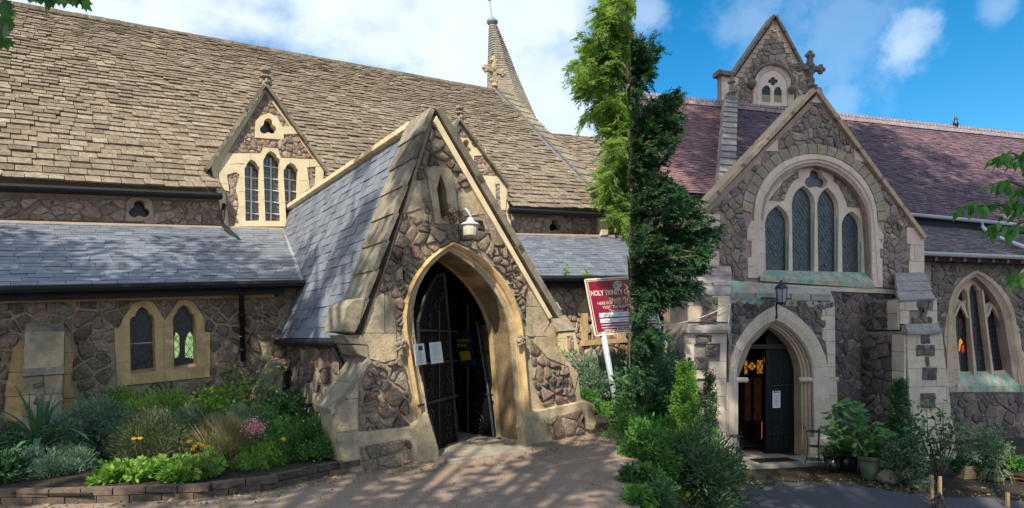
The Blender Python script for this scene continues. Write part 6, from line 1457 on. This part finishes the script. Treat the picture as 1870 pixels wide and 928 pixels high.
# overhanging maple leaves top left
def leafmesh(name, outline, m, curl=.12):
    V = [(x, y, -curl*(x*x)*1.2-curl*y*y*.25) for x, y in outline]+[(0, .45, 0)]; n = len(outline); F = [(i, (i+1) % n, n) for i in range(n)]; return V, F
mo = [(0, 0), (.18, .10), (.45, .02), (.38, .22), (.62, .38), (.40, .46), (.42, .74), (.20, .64), (0, 1.0), (-.20, .64), (-.42, .74), (-.40, .46), (-.62, .38), (-.38, .22), (-.45, .02), (-.18, .10)]
oval = [(0, 0), (.16, .15), (.25, .4), (.22, .65), (.1, .88), (0, 1.0), (-.1, .88), (-.22, .65), (-.25, .4), (-.16, .15)]
def leafvars(tag_, outline, m, k=4):
    out = []
    for i in range(k):
        V, F = leafmesh(tag_, outline, m, .1+.12*random.random()); out.append(mesh(tag_, V, F, m, tint=.1+.8*i/(k-1)))
    return out
def put_leaf(me, name, p, d, s, parent, roll=None, n=None):
    d = Vector(d).normalized(); n = Vector(n) if n is not None else Vector((random.gauss(0, .5), random.gauss(0, .5)-.3, 1)); x = d.cross(n).normalized(); z = x.cross(d)
    R = Matrix((x, d, z)).transposed().to_4x4(); o = bpy.data.objects.new(name, me); mw = Matrix.Translation(p) @ R @ Matrix.Diagonal((s, s, s, 1)); link(o, parent, mw); 
    o.matrix_basis = mw if parent is None or parent.name not in WM else mw; return o
mv = leafvars('maple_leaf', mo, M['lfMaple'])
mt_ = thing('maple_tree', (-7.2, 2.0, 0), 'maple leaves hanging into the top left corner over the stone tiled roof', 'tree')
mobj('trunk', *tube([(-7.2, 2.0, 0), (-7.1, 2.1, 3), (-6.6, 2.6, 6.2)], [.22, .18, .08], 8), M['bark'], mt_, smooth=True)
for (tx, ty) in ((8, 20), (75, -6), (130, -8), (4, 60)):
    e = P3(tx, ty, 5.2); mobj('twig', *tube([(-6.9, 2.3, 4.6), P3(tx-60, ty-60, 5.0), e], [.03, .015, .004], 5), M['bark'], mt_, smooth=True)
    spread = {8: (16, 26, 13), 75: (22, 12, 12), 130: (22, 9, 12), 4: (7, 22, 7)}[tx]
    for i in range(spread[2]):
        p = P3(tx+random.gauss(0, 1)*spread[0]*.6, ty+random.gauss(0, 1)*spread[1]*.6-8, 5.2+random.uniform(-.3, .3))
        put_leaf(random.choice(mv), 'leaf', p, (random.gauss(0, .5), random.gauss(0, .3), -1), random.uniform(.09, .15), mt_, n=(random.gauss(0, .4), -1, random.gauss(0, .5)))

# ================================================================== LEFT FLOWER BED
Y0 = 7.3
cd = thing('cordyline', ((72-CX)/FPX*Y0, Y0, .1), 'spiky cordyline with long arching strap leaves at the left end of the flower bed', 'plant'); c0 = Vector(((72-CX)/FPX*Y0, Y0, .12))
stv = []
for k in range(4):
    V = []; F = []; n = 9; cur = [.15, .55, 1.0, 1.6][k]
    for i in range(n):
        s = i/(n-1); a = cur*s*s; w = .042*(math.sin(math.pi*min(1, s*.85+.12)))**.7+.003; y = s*math.cos(a*.6); z = -math.sin(a)*s*.7
        V += [(-w, y, z+.008), (0, y, z), (w, y, z+.008)]
    for i in range(n-1):
        for q in (0, 1): F.append((i*3+q, i*3+q+1, i*3+q+4, i*3+q+3))
    stv.append((mesh('strap_leaf', V, F, M['lfBlue'], tint=.2+.2*k, smooth=True), k))
for i in range(64):
    el = random.uniform(.15, 1.45); k = 3 if el < .6 else (2 if el < .95 else (1 if el < 1.2 else 0)); a = random.random()*6.283
    d = Vector((math.cos(a)*math.cos(el), math.sin(a)*math.cos(el), math.sin(el))); put_leaf(stv[k][0], 'leaf', c0+Vector((0, 0, random.uniform(0, .18))), d, random.uniform(.55, .85), cd, n=(0, 0, 1) if el < 1.3 else (-math.cos(a), -math.sin(a), .5))
mobj('trunk', *tube([c0-Vector((0, 0, .1)), c0+Vector((0, 0, .25))], .05, 8), M['bark'], cd)
B = bushat
B('santolina', 'rounded grey-green shrub right of the spiky strap-leaved plant', 'shrub', 176, 742, 7.7, .46, M['lfGrey'], nl=15000, L=.05, W=.014, ncl=110, up=.3)
B('rosemary', 'dark brownish-green upright rosemary bush in the middle of the bed', 'shrub', 287, 758, 7.3, .43, M['lfDark'], nl=15000, L=.055, W=.008, ncl=120, up=.9)
B('euphorbia', 'pale lime-green shrub under the twin lancet windows', 'shrub', 276, 716, 8.4, .5, M['lfLime'], nl=8000, L=.06, W=.018, ncl=90, up=.3)
B('shrub', 'small fine-leaved green shrub behind the grey-green one', 'shrub', 205, 728, 8.4, .42, M['lfMid'], nl=6000, L=.06, W=.02, ncl=60)
B('lavender', 'low greyish lavender clump at the front of the bed, below the strap leaves', 'shrub', 112, 822, 6.6, .30, M['lfGrey'], nl=7000, L=.05, W=.01, ncl=70, up=.8)
B('ground_plant', 'leafy green plant in the front left corner of the bed', 'plant', 20, 838, 6.5, .38, M['lfDeep'], nl=3000, L=.07, W=.035, ncl=50, six=True)
B('shrub', 'dark leafy shrub at the left picture edge below the buttress', 'shrub', -5, 800, 7.8, .5, M['lfDeep'], nl=4000, L=.07, W=.03, ncl=60, six=True)
B('ground_plant', 'low light green leafy plant spilling over the kerb, left of the poppies', 'plant', 235, 852, 6.5, .33, M['lfLime'], nl=1500, L=.07, W=.04, ncl=45, six=True, cr=.25)
B('ground_plant', 'bright green low foliage below the yellow poppies', 'plant', 345, 838, 6.75, .36, M['lfLime'], nl=2200, L=.06, W=.035, ncl=50, six=True, cr=.25)
B('ground_plant', 'soft lime-green low foliage between kerb and pink flowers', 'plant', 478, 815, 7.2, .30, M['lfLime'], nl=4500, L=.04, W=.014, ncl=60, cr=.25)
B('grass_clump', 'dry straw coloured grass tussock left of the pink flowers', 'grass', 412, 785, 7.3, .24, M['lfStraw'], nl=1400, L=.22, W=.006, ncl=20, up=1.4)
B('lavender', 'dark lavender bush behind the dry grass tussock', 'shrub', 438, 748, 7.9, .33, M['lfGrey'], nl=8000, L=.06, W=.008, ncl=70, up=1.0)
B('shrub', 'leafy mid-green shrub below the downpipe', 'shrub', 385, 712, 8.5, .42, M['lfLime'], nl=2600, L=.08, W=.04, ncl=60, six=True)
B('shrub', 'dense glossy shrub with tiny white flowers against the porch corner', 'shrub', 552, 772, 7.75, .52, M['lfMid'], nl=16000, L=.045, W=.016, ncl=120)
B('shrub', 'dark shrub in the corner between aisle wall and porch', 'shrub', 520, 722, 8.9, .36, M['lfDeep'], nl=3500, L=.06, W=.03, ncl=60, six=True)
B('shrub', 'blue-green shrub between the lime-green shrub and the lavender', 'shrub', 345, 745, 8.0, .34, M['lfGrey'], nl=6000, L=.06, W=.014, ncl=60)
B('shrub', 'bushy green shrub with sprawling shoots behind the pink flowers', 'shrub', 478, 745, 8.1, .32, M['lfMid'], nl=4500, L=.06, W=.018, ncl=60)
# tall rose by the downpipe
def openshrub(name, label, cat, x, y, Y, tips, m, lv, n, s, clump=.14):
    X = (x-CX)/FPX*Y; z0 = gz(X, Y)+.05; t = thing(name, (X, Y, z0), label, cat); T_ = [P3(a, b, Y+random.uniform(-.25, .25)) for a, b in tips]
    stems((X, Y, z0), T_, .012, M['stem'], t, bend=.08)
    for q in T_:
        for i in range(n):
            k = random.random()**.7; p = Vector((X, Y, z0)).lerp(q, .35+.65*k)+Vector((random.gauss(0, 1), random.gauss(0, 1), random.gauss(0, 1)))*clump*(.35+.65*k)
            put_leaf(random.choice(lv), 'leaf', p, (random.gauss(0, 1), random.gauss(0, 1), random.gauss(0, .6)-.1), s*random.uniform(.7, 1.25), t)
    return t
ovM = leafvars('oval_leaf', oval, M['lfMid'], 4); ovL = leafvars('oval_leaf', oval, M['lfLime'], 4); ovD = leafvars('oval_leaf', oval, M['lfDeep'], 4)
openshrub('rose_bush', 'tall open rose with light green leaves against the aisle wall beside the downpipe', 'shrub', 448, 760, 8.9, [(412, 668), (430, 655), (450, 662), (472, 655), (482, 690), (440, 690), (470, 720), (415, 700), (500, 690), (425, 728), (455, 740), (395, 722), (378, 735)], M['lfMid'], ovM+ovL, 30, .08)
fl = thing('pink_flowers', P3(465, 800, 7.25), 'cluster of small pink flowers in the bed left of the porch', 'flowers')
for i in range(60):
    p = P3(random.gauss(464, 9), random.gauss(781, 7), 7.2+random.uniform(-.1, .1))
    if i < 12: mobj('stem', *tube([(p.x, p.y+.03, .1), p], .003, 4), M['stem'], fl)
P = np.array([P3(random.gauss(464, 10), random.gauss(781, 8), 7.15+random.uniform(-.1, .1)) for _ in range(420)]); leaves('petals', P, rnd(420)+np.array([0, 0, .5]), .022, .018, M['flPink'], fl)
for i, (x, y) in enumerate(((347, 808), (352, 822), (356, 817), (363, 812), (371, 815), (376, 818), (381, 818), (358, 833), (245, 803), (256, 802), (518, 803))):
    f = thing('poppy', P3(x, y+30, 6.7 if x < 500 else 7.0), '', 'flower', 'yellow poppies in the flower bed'); f['label'] = {8: 'yellow poppy left of the dark rosemary bush, first of its pair', 9: 'yellow poppy in the dark rosemary bush, second of its pair', 10: 'lone yellow flower on the white-flowered shrub at the porch corner', 7: 'lowest yellow poppy, just above the bright green low foliage', 0: 'leftmost and highest yellow poppy of the main cluster'}.get(i, 'yellow poppy on a thin stem in the middle of the main cluster')
    Y = 6.55 if 300 < x < 500 else (6.85 if x < 300 else 7.1); c = P3(x, y, Y)
    P = np.array([c]*14)+rnd(14)*.004; a = np.arange(14)/14*6.283; leaves('petals', P, np.stack([np.cos(a), np.sin(a)*.5, .5+0*a+.5*rng.random(14)], 1), .032, .03, M['flYel'], f, kind=None)
    mobj('stem', *tube([c+Vector((.02, .04, -.28)), c+Vector((.01, .01, -.1)), c], .003, 4), M['stem'], f)
P, D, T = cloud(((552-CX)/FPX*7.75, 7.5, .35), (.5, .3, .35), 60, 110, .3); wf_ = thing('white_blossom', P.mean(0), 'scattered tiny white blossoms over the shrub at the porch corner', 'flowers'); leaves('petals', P, D, .02, .018, M['flWhite'], wf_)
# bed right of the porch
B('shrub', 'tall silvery green shrub between porch corner and sign post', 'shrub', 1080, 652, 12.2, .62, M['lfGrey'], nl=9000, L=.09, W=.02, ncl=100, up=.5)
B('shrub', 'twiggy light green shrub behind the sign post', 'shrub', 1128, 650, 12.6, .5, M['lfOlive'], nl=6000, L=.09, W=.025, ncl=70, up=.5)
B('shrub', 'low fresh green shrub at the right foot of the porch', 'shrub', 1068, 715, 11.3, .36, M['lfMid'], nl=5000, L=.06, W=.02, ncl=60)
B('ground_plant', 'low yellow-green plants at the foot of the sign post', 'plant', 1128, 742, 11.0, .35, M['lfLime'], nl=1800, L=.06, W=.03, ncl=40, six=True)
for x, y in ((1030, 492), (1068, 498), (1024, 650)):
    p = LF.px(x, y+12, WE if y < 600 else WA+1.4); w = thing('weed', p, '', 'plant', 'weeds sprouting from gutter and buttress'); w['label'] = {1030: 'weed sprouting from the gutter right of the porch, left one', 1068: 'weed sprouting from the gutter above the maroon sign', 1024: 'weed growing on the buttress ledge right of the porch'}[x]
    P = np.array([p]*60)+np.abs(rnd(60))*np.array([.05, .03, .15]); leaves('foliage', P, rnd(60)+np.array([0, 0, .8]), .09, .03, M['lfLime'], w)
# sign
SFm = Frame((1.6, 11.2, 0), 8); sg = thing('church_sign', SFm.px(1130, 768, 0), 'maroon church notice board with cream lettering on a leaning pale post', 'sign')
post = mobj('post', *tube([SFm.px(1131, 775, -.04), SFm.px(1101, 606, -.04)], .055, 12), M['post'], sg, smooth=True)
bdp = [(1068, 511), (1188, 503), (1206, 600), (1087, 613)]
bo = mobj('board', *prism(SFm, SFm.poly(bdp), -.03, .0, .004), M['maroon'], sg)
q = SFm.poly(bdp); cc = cen(q)
for ins, w_, th2 in ((0.0, .004, .014), (.055, .003, .006)):
    k = inset(q, ins) if ins else q
    for i in range(4): mobj('border_line', *bar(SFm.at(*k[i], w_), SFm.at(*k[(i+1) % 4], w_), th2, .003, up=SFm.N), M['cream'], bo)
def st(s, x, y, w, h, m='cream', b=0): return text(SFm, s, x, y, w, h, .004, M[m], bo, ux=(1, -.06), uy=(-.16, -1), bold=b)
st('HOLY TRINITY CHURCH', 1080, 540.5, 96, 9.5, b=.02); st('North Malvern', 1114, 550.5, 50, 7.5); st('HERE FOR YOU - ALL ARE', 1092, 557, 72, 5.4); st('Vicar: The Reverend', 1101, 564, 56, 5.6); st('Telephone: 01684', 1112, 570.5, 50, 5.4); st('www.holytrinity', 1104, 606, 62, 6.5, b=.01)
for i, (y0, y1) in enumerate(((572, 580), (582.5, 590), (593, 595), (598, 600))):
    xo = (y0-572)*.17; mobj('strip', *prism(SFm, SFm.poly([(1094+xo, y0), (1196+xo, y0-6), (1197+xo, y1-6), (1095+xo, y1)], .006), 0, .006), M['white'] if i < 2 else M['post'], bo)
text(SFm, 'SUNDAY', 1102, 577, 13, 3, .008, M['ink'], bo, ux=(1, -.06)); text(SFm, 'HOLY COMMUNION', 1129, 575.5, 34, 3, .008, M['ink'], bo, ux=(1, -.06)); text(SFm, 'SUNDAY', 1104, 587.5, 13, 3, .008, M['ink'], bo, ux=(1, -.06)); text(SFm, 'CREATIVE', 1131, 586, 20, 3, .008, M['ink'], bo, ux=(1, -.06))
mobj('lettering_rule', *bar(SFm.px(1106, 559, .004), SFm.px(1168, 555, .004), .003, .002), M['cream'], bo)
for r_ in (7.6, 5.6, 3.6, 1.8):
    n = 20; pts = [SFm.px(1128+r_*math.cos(6.283*i/n*(.8 if r_ > 2 else 1)+r_), 521.5+r_*math.sin(6.283*i/n*(.8 if r_ > 2 else 1)+r_), .005) for i in range(n+1)]; mobj('emblem_ring', *tube(pts, .006, 4), M['cream'], bo)
for a in range(4): mobj('emblem_spoke', *bar(SFm.px(1128+3*math.cos(a*1.57), 521.5+3*math.sin(a*1.57), .005), SFm.px(1128+7*math.cos(a*1.57), 521.5+7*math.sin(a*1.57), .005), .005, .003), M['cream'], bo)

B('ground_plant', 'tuft of small leaves at the very edge of the driveway, bottom of the picture', 'plant', 1163, 888, 5.9, .14, M['lfMid'], z0=-.12, nl=1600, L=.05, W=.022, ncl=36, six=True)
B('ground_plant', 'low leafy tuft creeping over the driveway edge below the cypress tree', 'plant', 1160, 850, 6.6, .16, M['lfDeep'], z0=-.12, nl=1800, L=.05, W=.024, ncl=36, six=True)
B('ground_plant', 'small green tuft on the driveway edge right of the sign post foot', 'plant', 1158, 800, 7.8, .18, M['lfMid'], z0=-.1, nl=1800, L=.05, W=.024, ncl=36, six=True)
# ================================================================== RIGHT-HAND PLANTING
def rz_(): return -.82
B('shrub', 'big dark evergreen shrub filling the corner under the feathery evergreen', 'shrub', 1192, 680, 10.2, .62, M['lfDeep'], z0=-.85, nl=9000, L=.09, W=.045, ncl=110, six=True)
B('shrub', 'large glossy dark green bush at the left end of the transept front, below the evergreen', 'shrub', 1188, 655, 9.5, .38, M['lfDeep'], z0=-.8, nl=9000, L=.08, W=.034, ncl=140, six=True)
B('shrub', 'leafy green bush at the driveway edge between sign post and olive shrub', 'shrub', 1186, 770, 7.9, .31, M['lfMid'], z0=-.7, nl=6500, L=.07, W=.03, ncl=90, six=True)
B('shrub', 'dark shrub in the gap below the evergreen and right of the sign post', 'shrub', 1178, 640, 10.6, .30, M['lfDeep'], z0=-.6, nl=6000, L=.08, W=.035, ncl=90, six=True)
B('shrub', 'low leafy shrub at the edge of the driveway, bottom centre right', 'shrub', 1178, 845, 6.7, .20, M['lfMid'], z0=-.6, nl=3500, L=.06, W=.026, ncl=60, six=True)
B('shrub', 'small dark bush at the bottom edge where the driveway ends', 'shrub', 1192, 872, 6.2, .22, M['lfDeep'], z0=-.6, nl=4000, L=.055, W=.024, ncl=60, six=True)
B('shrub', 'glossy dark shrub behind the bright upright cypress', 'shrub', 1225, 725, 10.4, .55, M['lfDeep'], z0=-.85, nl=6000, L=.08, W=.035, ncl=90, six=True)
B('shrub', 'green shrub at the join of driveway and path, left of the olive shrub', 'shrub', 1168, 742, 9.0, .40, M['lfMid'], z0=-.6, nl=6000, L=.07, W=.03, ncl=80, six=True)
B('clematis', 'climber with pale white-blue flowers beside the grey pipe', 'climber', 1218, 636, 11.2, .40, M['lfDeep'], z0=-.3, nl=4500, L=.08, W=.035, ncl=70, six=True)
P = np.array([P3(random.gauss(1218, 14), random.gauss(668, 13), 10.75+random.uniform(-.1, .1)) for _ in range(240)]); cf = thing('clematis_flowers', P.mean(0), 'sprinkle of pale white-blue climber flowers above the bright cypress', 'flowers'); leaves('petals', P, rnd(240), .05, .03, M['flWhite'], cf)
conifer('cypress', 'bright yellow-green upright cypress in front of the left buttress', 1252, 664, 8.75, .31, M['lfConR'], -.85, nb=420, nper=44, L=.04, W=.013)
conifer('cypress', 'slim dark green upright conifer just right of the bright cypress', 1296, 682, 10.4, .15, M['lfDeep'], -.85, nb=160, nper=40, L=.045, W=.014)
B('shrub', 'broad olive-green long-leaved shrub in the foreground by the asphalt path', 'shrub', 1258, 806, 8.3, .66, M['lfOlive'], z0=-1.0, nl=9000, L=.10, W=.026, ncl=120, six=True, up=.3)
B('shrub', 'dark fine shrub at the foot of the evergreen, left of the olive shrub', 'shrub', 1165, 822, 8.2, .34, M['lfDark'], z0=-.9, nl=7000, L=.05, W=.018, ncl=80)
B('shrub', 'fresh green shrub between cypress and door jamb, above the plant stand', 'shrub', 1290, 812, 9.4, .40, M['lfMid'], z0=-.85, nl=4500, L=.08, W=.035, ncl=80, six=True)
B('euonymus', 'gold variegated shoots at the very bottom in front of the olive shrub', 'shrub', 1232, 893, 7.9, .15, M['lfGold'], z0=-1.0, nl=500, L=.09, W=.03, ncl=14, six=True, up=1.0)
def pot(name, label, x, ytop, ybase, Y, r, m, soil=True):
    X = (x-CX)/FPX*Y; z1 = EYE+(HY-ytop)/FPX*Y; z0 = -.82; h = z1-z0; t = thing(name, (X, Y, z0), label, 'plant pot')
    mobj('pot_body', *lathe((X, Y, z0), [(0, 0), (r*.68, 0), (r*.72, .02), (r*.93, h*.84), (r*.93, h*.84)], 24), m, t, smooth=True)
    mobj('pot_rim', *lathe((X, Y, z0), [(r*.92, h*.84), (r*1.02, h*.85), (r*1.03, h*.97), (r, h), (r*.93, h*.99), (r*.9, h*.85)], 24), m, t)
    mobj('potting_soil', *lathe((X, Y, z0), [(r*.92, h*.9), (0, h*.93)], 20), M['soil'], t); return t, Vector((X, Y, z1))
pt, pc = pot('plant_pot', 'large olive green pot holding the big hydrangea', 1591, 832, 873, 10.45, .21, M['potG'])
hy = thing('hydrangea', pc, 'big leafy green hydrangea right of the church door', 'shrub')
stems(pc-Vector((0, 0, .05)), [P3(x, y, 10.5) for x, y in ((1530, 790), (1545, 750), (1560, 735), (1600, 765), (1620, 790), (1575, 790), (1540, 820), (1610, 810))], .012, M['stem'], hy)
for cxy, rr2, n in (((1545, 770), (34, 36), 165), ((1590, 800), (42, 28), 180), ((1552, 742), (20, 18), 60), ((1525, 795), (14, 16), 40)):
    for i in range(n):
        a = random.random()*6.283; k = random.random()**.4; x, y = cxy[0]+math.cos(a)*rr2[0]*k, cxy[1]+math.sin(a)*rr2[1]*k
        p = P3(x, y, 10.4+random.uniform(-.1, .55)-.25*(1-k)); put_leaf(random.choice(ovM if random.random() < .75 else ovD), 'leaf', p, (random.gauss(0, 1)+(x-cxy[0])*.03, -abs(random.gauss(0, .8)), random.gauss(0, .5)-.2), .14*random.uniform(.7, 1.2), hy, n=(random.gauss(0, .4), -.5+random.gauss(0, .3), 1))
pot('plant_pot', 'dark glazed pot half hidden behind the hydrangea leaves', 1545, 815, 860, 11.2, .24, M['potB'])
p2, c2 = pot('plant_pot', 'small black glazed pot with a grassy plant beside the right plant stand', 1521, 829, 862, 11.1, .17, M['potB'])
B('grassy_plant', 'tuft of thin green blades in the small black pot', 'plant', 1521, 815, 11.1, .15, M['lfMid'], z0=c2.z-.03, nl=350, L=.16, W=.012, ncl=10, up=.8)
bo_ = lathe(P3(1621, 882, 10.15), [(0, 0), (.13, .0), (.17, .06), (.14, .15), (.07, .22), (0, .235)], 12)
Vb = [Vector((v[0]+random.uniform(-.015, .015)-(v[2]+.8)*.12, v[1]+random.uniform(-.015, .015), v[2]+random.uniform(-.012, .012))) for v in bo_[0]]
tag(mobj('boulder', Vb, bo_[1], M['boulder'], None, smooth=True, origin=P3(1621, 880, 10.15)), 'pinkish boulder lying beside the large olive green pot', 'stone')
conifer('cypress', 'dark upright conifer against the wall between hydrangea and buttress', 1643, 698, 11.0, .24, M['lfDeep'], -.82, nb=240, nper=36, L=.05, W=.016)
B('ivy', 'pale variegated ivy spilling onto the soil in front of the right buttress', 'climber', 1652, 800, 10.1, .30, M['lfVar'], z0=-.84, nl=3200, L=.045, W=.03, ncl=80, six=True)
B('ivy', 'low trailing end of variegated ivy on the soil', 'climber', 1680, 872, 9.8, .20, M['lfVar'], z0=-.84, nl=900, L=.04, W=.03, ncl=30, six=True)
B('shrub', 'dark loose shrub between the ivy and the dark conifer', 'shrub', 1625, 770, 10.9, .34, M['lfDeep'], z0=-.82, nl=2400, L=.07, W=.035, ncl=50, six=True)
openshrub('rose_bush', 'open leafy rose with bare lower stems in front of the right buttress', 'shrub', 1716, 884, 9.9, [(1672, 770), (1660, 745), (1690, 740), (1705, 752), (1722, 742), (1735, 760), (1752, 748), (1765, 770), (1740, 790), (1700, 785), (1680, 800), (1756, 800), (1720, 780), (1668, 790), (1645, 742)], M['lfDeep'], ovD+ovM+ovD, 34, .09, .11)
for i, (x, yt, Y) in enumerate(((1701, 868, 8.9), (1716, 870, 8.7), (1840, 900, 8.7))):
    t = tag(mobj('wooden_stake', *bar(P3(x, yt, Y), P3(x+(3 if i == 0 else 1), yt+82, Y-.02), .019), M['stake'], None), ['leftmost of two wooden stakes by the rose, plain', 'wooden stake with a black strap round it, beside the rose', 'lone short wooden stake near the right edge of the picture'][i], 'stake')
sx_ = thing('black_strap', P3(1716, 905, 8.65), 'black webbing strap hanging in loops on the wooden stake', 'strap')
for k in range(5):
    x0 = 1707+k*3; mobj('strap_loop', *tube([P3(1716, 900, 8.64), P3(x0-6+k*2, 915, 8.6), P3(x0+k, 935, 8.6), P3(x0+8, 925, 8.6), P3(1719, 903, 8.64)], .014, 5), M['ink'], sx_, smooth=True)
# trough and further pots
tx = thing('trough', P3(1775, 890, 10.5), 'long low woven-pattern planter with green foliage by the wall', 'planter')
a, b = P3(1752, 880, 10.5), P3(1797, 881, 10.6); 
for k in range(5):
    z = -.80+.045*k; mobj('trough_band', *bar((a.x, a.y, z), (b.x, b.y, z), .09+.006*k, .02), M['stake2'], tx)
B('geranium', 'dark green foliage filling the long planter', 'plant', 1776, 838, 10.55, .30, M['lfDeep'], z0=-.72, nl=2200, L=.06, W=.035, ncl=50, six=True, ry=.15)
p3, c3 = pot('plant_pot', 'olive green pot with trailing variegated grass near the right edge', 1818, 864, 892, 10.3, .165, M['potG'])
B('euonymus', 'small-leaved pale variegated shrub in the right olive green pot', 'shrub', 1805, 782, 10.5, .34, M['lfVar'], z0=c3.z+.0, nl=4200, L=.04, W=.02, ncl=90, ry=.22)
sp_ = thing('spider_plant', c3, 'cream striped strap leaves trailing from the right olive green pot', 'plant')
for i in range(26):
    a = random.random()*6.283; d = Vector((math.cos(a), math.sin(a), 0)); mobj('leaf', *bar(c3, c3+Vector((0, 0, .01)), .001) if False else tube([c3+d*.03, c3+d*.12+Vector((0, 0, .07)), c3+d*.22+Vector((0, 0, .0)), c3+d*.27-Vector((0, 0, random.uniform(.1, .25)))], [.007, .009, .007, .002], 3), M['lfVar'], sp_)
pot('plant_pot', 'terracotta pot with a green plant, left of the two at the right edge', 1850, 870, 893, 10.4, .135, M['potT']); B('geranium', 'bushy green plant in the terracotta pot right of the olive green pot', 'plant', 1850, 838, 10.4, .2, M['lfMid'], z0=-.62, nl=1300, L=.06, W=.03, ncl=30, six=True)
pot('plant_pot', 'terracotta pot cut by the right picture edge', 1873, 874, 893, 10.3, .12, M['potT']); B('geranium', 'green plant in the pot at the very right edge', 'plant', 1872, 850, 10.3, .16, M['lfMid'], z0=-.6, nl=900, L=.06, W=.03, ncl=24, six=True)
pot('plant_pot', 'terracotta pot half hidden under the shrubs at the left of the path', 1174, 870, 893, 8.4, .10, M['potT'])
# metal plant stands
def stand(label, x, yb, Y, h):
    X = (x-CX)/FPX*Y; z0 = gz(X, Y)+.06; t = thing('plant_stand', (X, Y, z0), label, 'plant stand'); r = .14
    for zz, rr3 in ((h, r*1.05), (h*.55, r*.85), (h*.15, r)):
        mobj('ring', *tube([(X+rr3*math.cos(i*.449), Y+rr3*math.sin(i*.449), z0+zz) for i in range(15)], .008, 5), M['iron'], t, smooth=True)
        for k in (0, 1): mobj('crossbar', *bar((X-rr3*math.cos(k*1.57+.4), Y-rr3*math.sin(k*1.57+.4), z0+zz), (X+rr3*math.cos(k*1.57+.4), Y+rr3*math.sin(k*1.57+.4), z0+zz), .006), M['iron'], t)
    for k in range(3):
        a = k*2.094+.5; d = Vector((math.cos(a), math.sin(a), 0)); c = Vector((X, Y, z0))
        mobj('leg', *tube([c+d*r*1.25, c+d*r*1.0+Vector((0, 0, h*.15)), c+d*r*.86+Vector((0, 0, h*.55)), c+d*r*1.06+Vector((0, 0, h)), c+d*r*1.15+Vector((0, 0, h*1.12)), c+d*r*1.35+Vector((0, 0, h*1.14)), c+d*r*1.38+Vector((0, 0, h*1.05))], .008, 5), M['iron'], t, smooth=True)
stand('empty black metal plant stand left of the church door', 1342, 865, 11.6, .50); stand('empty black metal plant stand right of the church door', 1488, 862, 11.4, .62)
# cherry boughs reaching in from the right
ct = thing('cherry_tree', (7.2, 4.6, -.8), 'cherry boughs with drooping pointed leaves reaching in from the right edge', 'tree'); YC = 6.4
mobj('trunk', *tube([(7.2, 4.6, -.8), (7.1, 4.8, 1.5), (6.6, 5.4, 3.6)], [.16, .13, .08], 8), M['bark'], ct, smooth=True)
cvs = leafvars('cherry_leaf', [(x*.72, y) for x, y in oval], M['lfMid2'], 4)
for pts in ([(1960, 395), (1880, 372), (1820, 375), (1770, 377), (1738, 383)], [(1960, 340), (1890, 300), (1850, 280), (1815, 290)], [(1960, 385), (1890, 350), (1840, 330), (1800, 340)], [(1960, 400), (1880, 400), (1840, 420), (1812, 415)], [(1960, 470), (1900, 480), (1872, 490), (1860, 515)], [(1960, 330), (1900, 330), (1862, 350), (1850, 400)]):
    P_ = [P3(x, y, YC+random.uniform(-.2, .2)) for x, y in pts]; mobj('twig', *tube([Vector((6.7, 5.3, 3.2))]+P_, [.03, .016, .012, .009, .005][:len(P_)]+[.003]*(len(P_)+1-min(5, len(P_))), 5), M['bark'], ct, smooth=True)
    for i in range(44):
        k = random.random()*(len(P_)-1); j = int(k); p = P_[j].lerp(P_[j+1], k-j)+Vector((random.gauss(0, .03), random.gauss(0, .05), random.gauss(0, .02)))
        put_leaf(random.choice(cvs), 'leaf', p, (random.gauss(-.25, .5), random.gauss(0, .4), -1+random.gauss(0, .35)), random.uniform(.10, .17), ct, n=(random.gauss(0, .5), -1, random.gauss(.2, .5)))

# fallen leaves and grit along the kerb, porch and path edges
def litter(name, pts, n, sp, m, sz, label=None):
    P = []
    for _ in range(n):
        i = random.randrange(len(pts)-1); a, b = pts[i], pts[i+1]; k = random.random(); x = a[0]+(b[0]-a[0])*k+random.gauss(0, sp); y = a[1]+(b[1]-a[1])*k+random.gauss(0, sp)-sp*.4; P.append((x, y, gz(x, y)+.014))
    P = np.array(P); D = rnd(n)*np.array([1, 1, .12]); o = leaves(name, P, D, sz*(.5+rng.random(n)), sz*.55, m, None, origin=P.mean(0)); return o
litter('fallen_leaves', [(p.x, p.y-.12) for p in kb], 420, .16, M['lfStraw'], .045)
litter('fallen_leaves', [gpt(640, 872, 0)[:2], gpt(800, 850, 0)[:2], gpt(960, 825, .1)[:2], gpt(1085, 800, .13)[:2], gpt(1150, 790, .13)[:2]], 420, .22, M['lfStraw'], .04)
litter('fallen_leaves', [gpt(100, 990, 0)[:2], gpt(600, 940, 0)[:2], gpt(1100, 860, .1)[:2]], 200, .9, M['lfStraw'], .035)
litter('fallen_leaves', [rg(1340, 884), rg(1556, 876), rg(1660, 893), rg(1870, 905)], 520, .22, M['lfStraw'], .04)
flush_pieces()
